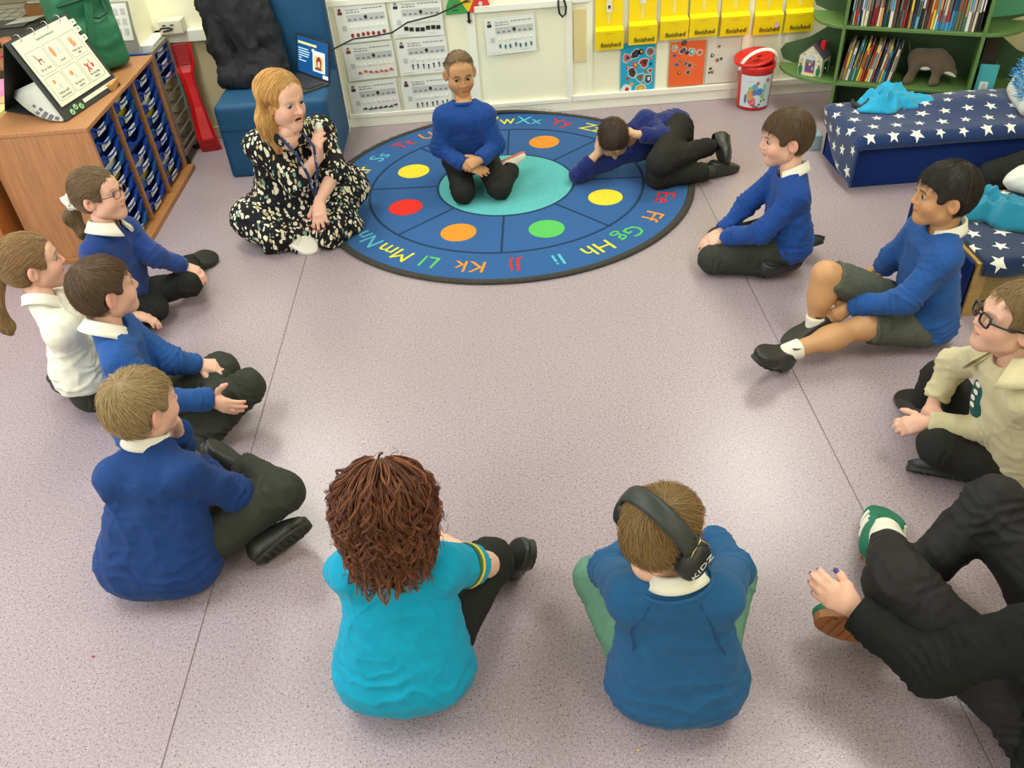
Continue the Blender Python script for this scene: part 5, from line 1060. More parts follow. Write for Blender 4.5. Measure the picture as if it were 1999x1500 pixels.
def shoe_sdf(kind):
    """local: origin at the ankle joint, +y to the toe, sole bottom at z=-.055"""
    if kind in SHOE: return SHOE[kind]
    up = [(0.03, [rc((0, -.022, -.026), (.001, .070, -.030), .034, .034), rc((0, -.022, -.020), (0, -.018, .006), .033, .032), rc((0, .02, -.014), (0, .055, -.026), .030, .029),
                  el((0, .082, -.030), (.0375, .048, .030))])]
    neg = [(0.008, rc((0, -.016, .012), (0, -.014, .05), .025))]
    V, Q = sdf_mesh(up, .0042, neg, planes=[((0, 0, -.048), (0, 0, -1)), ((0, 0, .018), (0, .35, 1))])
    # sole outline
    mb = MB()
    pts = []
    for t in np.linspace(0, 2 * math.pi, 28, endpoint=False):
        yy = math.sin(t); xx = math.cos(t)
        py = .038 + .093 * yy; wd = .031 + .0075 * max(0, min(1, (py - .0) / .06)) - .003 * math.exp(-((py - .02) / .03) ** 2)
        pts.append((wd * np.sign(xx) * abs(xx) ** .85, py))
    mb.prism([(a * 1.02, b, -.0565) for a, b in pts], (0, 0, .016))
    # tread bars under the sole
    for k in range(8):
        py = -.032 + k * .0195; wd = (.024 + .006 * max(0, min(1, (py - .02) / .05))) * (1 if py < .09 else .72)
        mb.box((-wd, py - .0055, -.0600), (wd, py + .0055, -.0565))
    SHOE[kind] = (V, Q, np.array(mb.V, np.float32), mb.F); return SHOE[kind]
def make_shoe(root, ankle, toe, up, M, Ms, s=1.0,  kind='shoe', strap=None, name='shoe', stripes=None):
    s = s * 1.08
    V, Q, Vs, Fs = shoe_sdf('shoe'); R = frame(nrm(np.asarray(toe) - ankle), up)
    T = lambda v: ankle + (np.asarray(v, float) * s) @ R.T
    sh = obj(name, T(V), Q, M, root)
    obj('sole', T(Vs), Fs, Ms, sh, smooth=False)
    if strap is not None:
        mb = MB()
        for k in range(2):
            y0 = .030 + .030 * k
            pts = [T((.0335 * math.cos(t), y0 + .004 * math.sin(t), -.040 + .0375 * math.sin(t) * (1.0 - .28 * k) )) for t in np.linspace(0.1, math.pi - .1, 10)]
            mb.tube(pts, .0045 * s, 6)
        mb.build('strap', strap, sh, smooth=True)
    if stripes is not None:
        def near(p): i = int(((V - np.array(p, np.float32)) ** 2).sum(1).argmin()); return V[i]
        for sd in (-1, 1):
            for k in range(3):
                q = np.array([near((sd * (.050 - .012 * u), .004 + .018 * k + .020 * u, -.042 + .040 * u)) for u in np.linspace(0, 1, 9)]); q[1:-1] = (q[:-2] + q[1:-1] + q[2:]) / 3; q[:, 0] += sd * .0008
                MB().tube([T(p) for p in q], .0040 * s, 6).build('stripe', stripes[0], sh, smooth=True)
        for k in range(5):
            y0 = .030 + .011 * k
            q = np.array([near((x_, y0, .06 - .02 * abs(x_) / .02)) for x_ in np.linspace(-.017, .017, 7)]); q[:, 2] += .0015
            MB().tube([T(p) for p in q], .0027 * s, 5).build('lace', stripes[1], sh, smooth=True)
    return sh
def clipdir(a, b): return (b, nrm(np.asarray(b) - np.asarray(a)))
SKIN_M = mat('skin', (0.7, .45, .34), .52, bump=.05, bscale=500, attr='Col', sss=0.12, spec=.4)
EYE_W = mat('eye_white', (.36, .33, .30), .3); 
def eye_mat(n, c): return mat('iris_' + n, c, .2)
PUPIL = mat('pupil', (.006, .005, .005), .15)
def make_eyes(root, c, R, s, iris, wide=1.0, look=(0, 1, 0)):
    for sd in (-1, 1):
        e = c + R @ (np.array([sd * .031 * wide, .0715, .0025]) * s); r = .0128 * s
        g = nrm(R @ nrm(np.asarray(look, float)))
        fr = np.array(frame(g, R[:, 2]))
        ax = (fr[:, 0], fr[:, 2], fr[:, 1])
        mb = MB(); n = 8
        prof = [(r * math.sin(a), r * math.cos(a)) for a in np.linspace(.02, 3.1, 14)]
        th = np.linspace(.02, 3.1, 14)
        seg = 14
        mb.lathe(prof, e, seg, ax)
        mi = []
        for i in range(13):
            a = (th[i] + th[i + 1]) / 2; mi += [2 if a < .36 else 1 if a < .74 else 0] * seg
        mi += [2, 0]
        mb.MI = mi
        mb.build('eye', [EYE_W, iris, PUPIL], root, smooth=True)
# ------------------------------------------------------------------ hair
def hair_shell(style, c, R, s, thick=.010, h=.0045, hl=.045):
    """hair mass around the skull in head space -> world verts"""
    t = thick
    G = [(0.03, [el((0, -.014, .024), (.073 + t, .091 + t, .080 + t)), el((0, -.045, -.015), (.060 + t * .7, .055 + t * .6, .055))])]
    neg = []; planes = []
    # face opening and the sides above the ears
    neg = [(0.010, bx((0, .135, hl - .10), (.12, .093, .10), .035)),
           (0.012, bx((0, .020, -.075), (.12, .038, .062), .02)), (0.012, el((-.078, -.006, -.018), (.020, .026, .034))), (0.012, el((.078, -.006, -.018), (.020, .026, .034))),
           (0.01, bx((0, -.05, -.135), (.12, .12, .065), .015))]
    V, Q = sdf_mesh(G, h, neg)
    return V, Q
HSH = {}
def short_hair(root, c, R, s, dark, strand, seed, thick=.010, length=.030, n=3200, lift=.15, wide=1.0, crown=(0.008, -.055, .10), rad=.0006, fringe=.0, fz=.0, hl=.045):
    key = (round(thick, 4), hl)
    if key not in HSH: HSH[key] = hair_shell('short', None, None, 1, thick, hl=hl)
    V0, Q = HSH[key]; V = V0 * np.array([wide, 1, 1], np.float32)
    N = vnormals(V0, Q)
    ct = np.array([0, -.014, .024], np.float32); rd = nrm(V - ct) if False else (V - ct) / np.linalg.norm(V - ct, axis=1, keepdims=True)
    V = V + N * (vnoise(V0 * 60, seed)[:, None] * .0016)
    Wd = c + (V * s) @ R.T
    sh = obj('hair', Wd, Q, dark, root)
    rng = np.random.default_rng(seed)
    out = (N * rd).sum(1) > .55
    ids = rng.choice(np.nonzero(out)[0], n)
    p = V[ids] + rng.normal(0, .0018, (n, 3)); nn = rd[ids]
    cr = np.array(crown)
    fl = p - cr; fl[:, 2] -= .05 * 0
    # whorl: away from the crown, falling towards the neck and brow
    sw = np.cross(nn, fl) * .35
    fl = fl / (np.linalg.norm(fl, axis=1, keepdims=True) + 1e-6) + sw / (np.linalg.norm(fl, axis=1, keepdims=True) + 1e-6) + np.array([0, fringe, -.25]) + rng.normal(0, .22, (n, 3))
    fl = fl - nn * (fl * nn).sum(1, keepdims=True); fl /= np.linalg.norm(fl, axis=1, keepdims=True) + 1e-6
    L = length * rng.uniform(.55, 1.1, n); K = 5; pts = []
    for k in range(K):
        u = k / (K - 1)
        q = p + fl * (L * u)[:, None]
        # stay outside the skull
        e = (q - ct) / np.array([.073 + thick, .091 + thick, .080 + thick]) ; rr = np.linalg.norm(e, axis=1, keepdims=True)
        lim = 1.0 + lift * u * .12
        q = ct + (q - ct) * np.where((rr < 1) & (q[:, 2:3] > -.01), lim / rr, 1)
        pts.append(q + nn * (.0015 + lift * .012 * u))
    pts = np.stack(pts, 1)
    px, py, pz = pts[..., 0], pts[..., 1], pts[..., 2]
    bad = ((py > .035) & (pz < hl - .012 + fz)) | ((np.abs(px) > .060) & (py > -.030) & (py < .06) & (pz < .016)) | (pz < -.085)
    ok = ~bad.any(1); pts = pts[ok] * np.array([wide, 1, 1]); n = len(pts)
    Wp = c + (pts * s) @ R.T
    strands('hair_strands', Wp, rad * s * rng.uniform(.7, 1.3, n), strand, sh)
    return sh
def hairmat(name, col, var=.35, rough=.42):
    if name in MATS: return MATS[name]
    M = mat(name, col, rough, spec=.35); nt = M.node_tree
    hi = nt.nodes.new('ShaderNodeHairInfo'); mr = nt.nodes.new('ShaderNodeMapRange'); mr.inputs[3].default_value = 1 - var; mr.inputs[4].default_value = 1 + var
    nt.links.new(hi.outputs['Random'], mr.inputs[0]); mx = nt.nodes.new('ShaderNodeVectorMath'); mx.operation = 'SCALE'; mx.inputs[0].default_value = col
    nt.links.new(mr.outputs[0], mx.inputs['Scale']); nt.links.new(mx.outputs[0], nt.nodes['Principled BSDF'].inputs['Base Color']); return M
# ------------------------------------------------------------------ people: assembly
def torso_prims(J, s, bulk, ex=0.0):
    lat = nrm(J['shR'] - J['shL']); pel = J['pel']; ms = (J['shL'] + J['shR']) / 2
    hl = J.get('lat', lat)
    hw = .062 * s * bulk
    a, b = pel - hl * hw, pel + hl * hw
    up = nrm(ms - pel)
    si = lambda p, q: p + (q - p) * .30
    ch = ms - up * .10 * s
    g = [rc(a, si(J['shL'], ms) - up * .05 * s, .090 * s * bulk + ex, .058 * s + ex), rc(b, si(J['shR'], ms) - up * .05 * s, .090 * s * bulk + ex, .058 * s + ex),
         rc(pel, ch, .099 * s * bulk + ex, .076 * s + ex), rc(J['shL'], J['shR'], .044 * s + ex), rc(ms - up * .01 * s, J['neck'], .060 * s + ex, .043 * s + ex),
         rc(J['shL'], J['neck'] + (J['shL'] - J['neck']) * .25, .040 * s + ex, .038 * s + ex), rc(J['shR'], J['neck'] + (J['shR'] - J['neck']) * .25, .040 * s + ex, .038 * s + ex)]
    return g, up
def lengths(n, J):
    f = lambda a, b: round(float(np.linalg.norm(J[a] - J[b])), 3) if a in J and b in J else None
    print('LIMB', n, 'torso', f('pel', 'neck'), 'sh', f('shL', 'shR'), 'uaL', f('shL', 'elL'), 'faL', f('elL', 'wrL'), 'uaR', f('shR', 'elR'), 'faR', f('elR', 'wrR'),
          'thL', f('hipL', 'knL'), 'shnL', f('knL', 'anL'), 'thR', f('hipR', 'knR'), 'shnR', f('knR', 'anR'), 'nk-hd', f('neck', 'head'))
def collar(root, c, ax, fwd, s, M, r=.051, h=.029, flare=.019, gap=.5, name='shirt_collar'):
    """turned-down shirt collar round the neck; open at the front"""
    z = nrm(ax); y = nrm(np.asarray(fwd) - z * np.dot(fwd, z)); x = np.cross(y, z)
    n = 30; ts = np.linspace(gap, 2 * math.pi - gap, n); V = []; Fc = []
    th = .0035 * s
    rows = []
    for t in ts:
        d = x * math.sin(t) + y * math.cos(t); fr = (1 + math.cos(t)) / 2
        dip = -.030 * fr ** 2 * s
        o = c + z * dip
        prof = [(r - .004, -.012), (r, h * .85), (r + .004, h), (r + .010, h * .85), (r + flare * .75, h * .05 - .006 * fr), (r + flare + .006 * fr, -h * .30 - .022 * fr ** 3), (r + flare - .004, -h * .34 - .022 * fr ** 3), (r + .008, h * .5)]
        rows.append([o + d * a * s * (1.0 if True else 1) + z * b * s for a, b in prof])
    m_ = len(rows[0])
    for rw in rows: V += rw
    for i in range(n - 1):
        for k in range(m_ - 1): Fc.append((i * m_ + k, i * m_ + k + 1, (i + 1) * m_ + k + 1, (i + 1) * m_ + k))
    return obj(name, V, Fc, M, root)
def ring(root, name, c, ax, r, tr, M, fwd=None, sc=(1, 1), seg=28):
    z = nrm(ax); y = nrm(np.asarray(fwd if fwd is not None else (0, 1, .01)) - z * np.dot(fwd if fwd is not None else (0, 1, .01), z)); x = np.cross(y, z)
    return MB().tube([c + x * r * sc[0] * math.sin(t) + y * r * sc[1] * math.cos(t) for t in np.linspace(0, 2 * math.pi, seg, endpoint=False)], tr, 8, closed=True).build(name, M, root, smooth=True)
def seg_par(V, a, b):
    ba = (b - a).astype(np.float32); L = float(np.linalg.norm(ba)); q = V - a.astype(np.float32); t = q @ ba / (L * L); d = np.linalg.norm(q - np.clip(t, 0, 1)[:, None] * ba, axis=1); return t, d, L
def creases(V, Q, J, s, up, seed, k):
    N = vnormals(V, Q); dis = np.zeros(len(V), np.float32); nz = vnoise(V * 14, seed + 60); nz2 = vnoise(V * 30, seed + 61)
    for sd in 'LR':
        for a, b, lst in ((J['sh' + sd], J['el' + sd], ((.95, .22, 1.0), (.25, .2, .5))), (J['el' + sd], J['wr' + sd], ((.08, .25, 1.0), (.75, .2, .8)))):
            t, d, L = seg_par(V, a, b); w = np.clip(1 - (d - .058 * s) / .02, 0, 1) * ((t > -.1) & (t < 1.05))
            ph = t * L / .030 * 6.283 / 1.6 + nz * 3.2 + nz2 * .8
            sh = (1 - np.abs(np.sin(ph))) ** 1.6 - .35
            for c, wd, am in lst: dis += w * np.exp(-((t - c) / wd) ** 2) * sh * am * .0062 * k
    h = (V - J['pel'].astype(np.float32)) @ up.astype(np.float32)
    ph = h / .045 * 6.283 / 2 + nz * 3.0 + nz2; sh = (1 - np.abs(np.sin(ph))) ** 1.5 - .35
    dis += np.exp(-((h - .02) / .085) ** 2) * sh * .0065 * k
    # pulls running from the armpits across the body
    for sd in 'LR':
        p = J['sh' + sd] - up * .085 * s; q = V - p.astype(np.float32); r = np.linalg.norm(q, axis=1) + 1e-6; ang = np.arctan2(q @ up.astype(np.float32), q @ nrm(J['shR'] - J['shL']).astype(np.float32) * (-1 if sd == 'R' else 1))
        dis += np.exp(-(r / .11) ** 2) * np.clip(r / .04, 0, 1) * (((1 - np.abs(np.sin(ang * 3.5 + nz * 1.2))) ** 2) - .3) * .0055 * k
    return (V + N * dis[:, None]).astype(np.float32)
def leg_creases(V, Q, J, s, seed, k):
    N = vnormals(V, Q); dis = np.zeros(len(V), np.float32); nz = vnoise(V * 16, seed + 70); nz2 = vnoise(V * 34, seed + 71)
    for sd in 'LR':
        for a, b, lst in ((J['hip' + sd], J['kn' + sd], ((.08, .2, 1.0), (.92, .16, .8))), (J['kn' + sd], J['an' + sd], ((.08, .18, .9), (.85, .2, 1.0)))):
            t, d, L = seg_par(V, a, b); w = np.clip(1 - (d - .085 * s) / .02, 0, 1) * ((t > -.15) & (t < 1.05))
            sh = (1 - np.abs(np.sin(t * L / .036 * 3.14 + nz * 2.6 + nz2))) ** 1.6 - .35
            for c, wd, am in lst: dis += w * np.exp(-((t - c) / wd) ** 2) * sh * am * .0055 * k
    return (V + N * dis[:, None]).astype(np.float32)
def seam(root, name, tobj, pts, M, r=.0016):
    vs = np.array([v.co[:] for v in tobj.data.vertices]) + np.array(root_loc(root)); out = []
    nn = np.array([v.normal[:] for v in tobj.data.vertices])
    for p in pts:
        i = int(((vs - p) ** 2).sum(1).argmin()); out.append(vs[i] + nn[i] * .0006)
    out = np.array(out)
    for _ in range(3): out[1:-1] = (out[:-2] + 2 * out[1:-1] + out[2:]) / 4
    return MB().tube(list(out), r, 5).build(name, M, root, smooth=True)
def person(name_label, J, top, legs, skin, hairc, s=1.0, bulk=1.0, headk='child', hs=.965, wide=1.0, hands=None, cuff=(1, 1), iris=None, look=(0, 1, 0), sleeves='long',
           barelegs=False, hem=.085, seed=1, legr=1.0, browk=1.0, fold=.0065, group=None, legclip=(1, 1), nohead=False, topname='sweater', legname='trousers', armr=1.0, zmin=.004, eyes=True, sockm=None, extra=(), crease=1.0, ankr=.045):
    if sockm is None: sockm = MATS.get('dark_grey_sock')
    for k in list(J):
        if J[k] is not None: J[k] = np.asarray(J[k], float)
    up0 = nrm((J['shL'] + J['shR']) / 2 - J['pel'])
    for a, b in (('shL', 'shR'), ('shR', 'shL')): J['_' + a] = J[a] + (J[b] - J[a]) * .05 - up0 * .012 * s
    J['shL'], J['shR'] = J.pop('_shL'), J.pop('_shR')
    root = thing('person', (float(J['pel'][0]), float(J['pel'][1]), 0), name_label, 'person', group)
    R = frame(J['fwd'], J.get('hup', (0, 0, 1)))
    parts = []
    tg, up = torso_prims(J, s, bulk)
    tin, _ = torso_prims(J, s, bulk, -.014)
    # hidden body, coarse
    G = [(.04, tin), (.02, [rc(J['hipL'], J['hipR'], .055 * s)])]
    for sd in 'LR':
        G.append((.02, [rc(J['sh' + sd], J['el' + sd], .036 * s, .031 * s), rc(J['el' + sd], J['el' + sd] * .45 + J['wr' + sd] * .55, .031 * s, .026 * s)]))
        if 'kn' + sd in J: G.append((.02, [rc(J['hip' + sd], J['kn' + sd], .055 * s * legr, .043 * s * legr), rc(J['kn' + sd], J['an' + sd], .042 * s * legr, .029 * s)]))
    V, Q = sdf_mesh(G, .011, kg=.02, zmin=.012); parts.append((V, Q, np.repeat(np.array([skin], np.float32), len(V), 0)))
    if not nohead:
        V, Q = sdf_mesh([(.02, [rc(J['neck'] - up * .03 * s, J['head'] + R @ np.array([0, -.022, -.060]) * hs, .045 * min(s, 1.08), .042 * min(s, 1.1))])], .0055)
        parts.append((V, Q, np.repeat(np.array([skin], np.float32), len(V), 0)))
        parts.append(head_geo(headk, J['head'], R, hs, skin, hairc, wide, browk))
    tips = {}
    for sd, sg in (('L', 1), ('R', -1)):
        hp = (hands or {}).get(sd)
        if hp is None: continue
        pr, tp, bz = hand_prims(J['wr' + sd], hp['d'], hp['n'], sg, s * hp.get('s', 1), hp.get('curl', .5), hp.get('spread', .12), hp.get('thumb'))
        a = J['el' + sd] * .55 + J['wr' + sd] * .45 if sleeves == 'long' else J['el' + sd]
        pr.append((.012, [rc(a, J['wr' + sd], (.027 if sleeves == 'long' else .032) * s, .0195 * s)]))
        if sleeves != 'long': pr.append((.012, [rc(J['sh' + sd] * .4 + J['el' + sd] * .6, J['el' + sd], .036 * s, .033 * s)]))
        V, Q = sdf_mesh(pr, .0029 * (1 if s < 1.1 else 1.15), kg=.009 * s)
        cc = np.repeat(np.array([skin], np.float32), len(V), 0)
        kn = np.zeros(len(V), np.float32)
        for (tp_, r_, d_) in tp:
            kn = np.maximum(kn, np.exp(-(((V - tp_) ** 2).sum(1)) / (.012 * s) ** 2))
        cc = cc * (1 + kn[:, None] * np.array([.08, -.15, -.12], np.float32))
        if hp.get('nail') is not None:
            for (tp_, r_, d_) in tp:
                q = tp_ + bz * r_ * .75
                cc[((V - q) ** 2).sum(1) < (r_ * .95) ** 2] = hp['nail']
        parts.append((V, Q, cc)); tips[sd] = tp
    if barelegs:
        for sd in 'LR':
            V, Q = sdf_mesh([(.05, [rc(J['hip' + sd] * .3 + J['kn' + sd] * .7, J['kn' + sd], .050 * s, .042 * s), rc(J['kn' + sd], J['kn' + sd] * .55 + J['an' + sd] * .45 , .038 * s, .038 * s), rc(J['kn' + sd] * .6 + J['an' + sd] * .4, J['an' + sd], .038 * s, .025 * s)])], .006, zmin=.006)
            parts.append((V, Q, np.repeat(np.array([skin], np.float32), len(V), 0)))
    V, Q, C = join(parts); obj('body', V, Q, SKIN_M, root, col=C)
    if not nohead and eyes: make_eyes(root, J['head'], R, hs, iris or eye_mat('brown', (.05, .022, .01)), wide, look)
    # upper garment
    G = [(.05 * s, tg)]
    for sd, sg in (('L', 0), ('R', 1)):
        S, E, Wr = J['sh' + sd], J['el' + sd], J['wr' + sd]
        if sleeves == 'long':
            cu = E + (Wr - E) * (cuff[sg] if cuff[sg] < 1 else .93)
            G.append((.03 * s, [rc(S, E, .048 * s * armr, .043 * s * armr), rc(E, cu, .043 * s * armr, .034 * s * armr, clipdir(E, cu))]))
            c0 = E + (cu - E) * .80
            G.append((.006, [rc(c0, cu + nrm(Wr - E) * .003, .0335 * s * armr, .0315 * s * armr, clipdir(E, cu + nrm(Wr - E) * .004))]))
        else:
            cu = S + (E - S) * .72
            G.append((.03 * s, [rc(S, cu, .052 * s, .053 * s, clipdir(S, cu))]))
    G += list(extra)
    pl = [(J['pel'] - up * hem * s, -up)] if hem is not None else []
    nk = nrm(J['head'] - J['neck'])
    V, Q = sdf_mesh(G, .0062 * (1 if s < 1.1 else 1.1), [(.01, rc(J['neck'] + nk * .018 * s + R[:, 1] * .012 * s, J['neck'] + nk * .12 * s, .050 * s))], kg=.028 * s, zmin=zmin, planes=pl)
    V = folds(V, Q, fold, 11.0, seed); V = creases(V, Q, J, s, up, seed, crease); V[:, 2] = np.maximum(V[:, 2], zmin)
    tobj = obj(topname, V, Q, top, root)
    # lower garment
    if legs is not None:
        wc = (J['pel'] + up * .06 * s, up)
        G = [(.04, [rc(J['hipL'], J['hipR'], .074 * s * legr, None, wc), rc(J['pel'], (J['hipL'] + J['hipR']) / 2, .074 * s * legr, None, wc)])]
        for sd, sg in (('L', 0), ('R', 1)):
            H, K, An = J['hip' + sd], J['kn' + sd], J['an' + sd]
            if barelegs:
                e = H + (K - H) * .93
                G.append((.03, [rc(H, e, .072 * s * legr, .062 * s * legr, clipdir(H, e))])); continue
            e = K + (An - K) * (.94 if legclip[sg] else .80)
            G.append((.03, [rc(H, K, .071 * s * legr, .058 * s * legr), rc(K, e, .056 * s * legr, ankr * s * legr, clipdir(K, e))]))
        V, Q = sdf_mesh(G, .0068, kg=.018 * s, zmin=zmin)
        V = folds(V, Q, fold * .9, 13.0, seed + 40); V = leg_creases(V, Q, J, s, seed, crease); V[:, 2] = np.maximum(V[:, 2], zmin)
        obj(legname, V, Q, legs, root)
        if not barelegs and sockm:
            for sd in 'LR':
                K, An = J['kn' + sd], J['an' + sd]; b = K + (An - K) * .72
                Vs, Qs = sdf_mesh([(.02, [rc(b, An, .036 * s, .0325 * s)])], .007, zmin=zmin, planes=[(b, -nrm(An - K))])
                obj('sock', Vs, Qs, sockm, root)
    return root, R, tobj, up, tips
# ------------------------------------------------------------------ people: cloth and hair materials
ROYAL = mat('royal_blue_knit', s2l(25, 68, 140), .85, bump=.25, bscale=420, var=.12, vscale=60, sheen=.08, spec=.25)
ROYALD = mat('backlit_royal_knit', s2l(22, 56, 114), .85, bump=.25, bscale=420, var=.12, vscale=60, sheen=.06, spec=.25)  # royal knit with the backlit boy's shade put into the colour
ROYAL2 = mat('worn_blue_knit', s2l(34, 80, 146), .85, bump=.25, bscale=420, var=.12, vscale=40, sheen=.08, spec=.25)
ROYAL3 = mat('faded_blue_knit', s2l(28, 84, 130), .85, bump=.25, bscale=420, var=.10, vscale=40, sheen=.08, spec=.25)
NAVY = mat('navy_knit', s2l(24, 38, 104), .85, bump=.25, bscale=420, var=.12, vscale=40, sheen=.2, spec=.25)
TEALC = mat('turquoise_cotton', s2l(0, 148, 184), .85, bump=.2, bscale=420, var=.08, vscale=30, sheen=.08, spec=.25)
GREYT = mat('charcoal_trousers', s2l(52, 55, 48), .8, bump=.2, bscale=500, var=.12, vscale=50, spec=.25)
BLACKT = mat('black_trousers', s2l(34, 34, 32), .8, bump=.2, bscale=500, var=.15, vscale=50, spec=.25)
GREYS = mat('grey_school_shorts', s2l(84, 88, 76), .8, bump=.2, bscale=500, var=.10, vscale=50, spec=.25)
GREENT = mat('sage_green_trousers', s2l(98, 140, 118), .85, bump=.2, bscale=500, var=.10, vscale=40, spec=.25)
BLACKK = mat('black_knit', s2l(26, 28, 26), .85, bump=.3, bscale=300, var=.15, vscale=50, spec=.2)
LEGG = mat('black_leggings', s2l(33, 32, 32), .7, bump=.15, bscale=500, var=.1, vscale=50, spec=.25)
WHITEC = mat('white_cotton', s2l(226, 222, 206), .8, bump=.15, bscale=300, var=.03, spec=.3)
CREAMH = mat('cream_sweatshirt', s2l(200, 188, 150), .85, bump=.25, bscale=400, var=.07, vscale=30, sheen=.2, spec=.25)
SHOEB = mat('black_leather', s2l(40, 41, 38), .42, bump=.1, bscale=300, var=.15, vscale=40, spec=.5)
SOLEB = mat('black_rubber', s2l(48, 49, 45), .65, bump=.2, bscale=150, spec=.4)
SOCKG = mat('dark_grey_sock', s2l(52, 54, 52), .85, bump=.2)
SK1 = s2l(218, 172, 144); SK2 = s2l(222, 176, 140); SK3 = s2l(196, 148, 104); SK4 = s2l(226, 178, 154)
HB = lambda n, c, v=.35: (mat(n + '_scalp', tuple(x * .62 for x in c), .6), hairmat(n, c, v))
H_BROWN = HB('brown_hair', s2l(98, 74, 50)); H_DARK = HB('dark_brown_hair', s2l(66, 48, 32)); H_BLACK = HB('black_hair', s2l(38, 31, 25)); H_BLOND = HB('sandy_hair', s2l(168, 142, 98))
H_LBROWN = HB('light_brown_hair', s2l(136, 108, 70)); H_GIRL = HB('mid_brown_hair', s2l(122, 98, 70)); H_AUB = HB('auburn_hair', s2l(98, 56, 36), .45); H_GOLD = HB('golden_hair', s2l(206, 158, 92), .25)
UPZ = (0, 0, 1)
def shoes(root, J, specs, s=1.0, M=None, Ms=None, **k):
    for sd, toe, up in specs: make_shoe(root, J['an' + sd], toe, up, M or SHOEB, Ms or SOLEB, s, **k)
def socks(root, J, side, M, s=1.0, a=.80, name='sock'):
    K, An = J['kn' + side], J['an' + side]; d = nrm(An - K); b = K + (An - K) * a
    V, Q = sdf_mesh([(.02, [rc(b, An, .0385 * s, .034 * s, None)])], .006, planes=[(b, -d)])
    return obj(name, V, Q, M, root)
# ---- boy kneeling on the rug
J = dict(pel=A(-.135, 4.23, .165), neck=P(906, 203, .47), head=P(898, 142, .605), shL=P(950, 222, .43), shR=P(862, 226, .43), elL=P(968, 282, .27), elR=P(858, 288, .27),
         wrL=P(938, 312, .235), wrR=P(908, 324, .205), hipL=(-.06, 4.21, .15), hipR=(-.21, 4.21, .15), knL=P(975, 366, .07), knR=P(905, 374, .07), anL=P(1000, 330, .06), anR=A(-.20, 4.22, .055),
         fwd=(.16, -.97, -.16))
rt, R, tp, up, _ = person('boy with shaved head kneeling in the middle of the rug, hands in lap', J, ROYAL, BLACKT, SK3, s2l(70, 56, 42), seed=3, wide=.97,
    hands=dict(L=dict(d=(-1, -.35, -.20), n=(-.25, -.75, .6), curl=.8), R=dict(d=(.95, -.25, -.22), n=(.05, -.45, .9), curl=.25, spread=.14)), look=(.25, 1, -.1), fold=.006, zmin=.0115)
ring(rt, 'neckband', J['neck'] + nrm(J['head'] - J['neck']) * .012 + R[:, 1] * .010, nrm(J['head'] - J['neck']) + R[:, 1] * .25, .057, .0085, ROYAL)
rng = np.random.default_rng(3)
V, Q = hair_shell('buzz', None, None, 1, .0012, .0040, hl=.072); Nb = vnormals(V, Q); rd = V - np.array([0, -.014, .024]); okb = (Nb * rd).sum(1) > 0; hsh = obj('hair', J['head'] + V * .965 @ R.T, Q, mat('stubble', s2l(138, 112, 84), .8, bump=.5, bscale=900, var=.12, vscale=120), rt)
T_ = HEADS['child']; Vh = T_['V']; Nh = vnormals(Vh, T_['Q']); az_ = Vh[:, 2] - (.050 + np.clip(Vh[:, 1], -.1, .1) * .45 - np.clip(-Vh[:, 1] - .02, 0, .1) * 1.2); wgt = np.clip(az_ / .022 + .5, 0, 1) * (np.abs(Vh[:, 0]) < .078); ids = rng.choice(len(Vh), 9000, p=wgt / wgt.sum()); pb = Vh[ids] + rng.normal(0, .0010, (9000, 3)); nb = Nh[ids] + rng.normal(0, .5, (9000, 3)); pb = pb - Nh[ids] * .0008
strands('stubble', J['head'] + np.stack([pb, pb + nb * .0022, pb + nb * .0040], 1) * .965 @ R.T, .00042, hairmat('dark_stubble', s2l(74, 60, 46), .2), hsh, tip=.8)
make_shoe(rt, A(*J['anL']) + A(-.01, .02, .0), A(*J['anL']) + A(.11, .10, .01), (.15, -.45, -.88), WHITEC, mat('coral_sole', s2l(226, 130, 112), .6), .82)
make_shoe(rt, A(-.2, 4.25, .055), A(-.22, 4.40, .04), (0, -.3, -.95), SHOEB, SOLEB, .95)
# ---- boy lying on the rug
J = dict(pel=A(.985, 4.31, .135), neck=A(.735, 4.235, .205), head=P(1198, 272, .225), shL=A(.80, 4.27, .265), shR=A(.73, 4.20, .115), elL=P(1298, 268, .22), elR=P(1128, 342, .05),
         wrL=P(1238, 262, .255), wrR=P(1168, 297, .165), lat=(.1, -.25, -.95), hipL=(.985, 4.27, .20), hipR=(.975, 4.25, .09), knL=P(1288, 318, .18), knR=P(1285, 345, .065), anL=P(1388, 284, .13), anR=P(1385, 335, .06),
         fwd=(.05, -.45, -.88), hup=(-.12, -.85, .46))
rt, R, tp, up, _ = person('boy in navy jumper lying on his side on the rug, head propped in his hands', J, NAVY, BLACKT, SK2, s2l(60, 45, 30), seed=11, cuff=(.74, .62), legr=1.08,
    hands=dict(L=dict(d=(-.75, .35, .25), n=(.3, -.2, .9), curl=.35), R=dict(d=(.15, .35, .9), n=(-.9, -.2, .2), curl=.25)), hem=.05, zmin=.0115)
short_hair(rt, J['head'], R, .965, *H_DARK, 21, thick=.008, length=.016, n=3600, lift=.3, hl=.055)
make_shoe(rt, P(1400, 278, .135), P(1404, 340, .05), (-1, .05, .15), SHOEB, SOLEB, 1.0); make_shoe(rt, P(1402, 322, .058), P(1455, 309, .05), UPZ, SHOEB, SOLEB, 1.0)
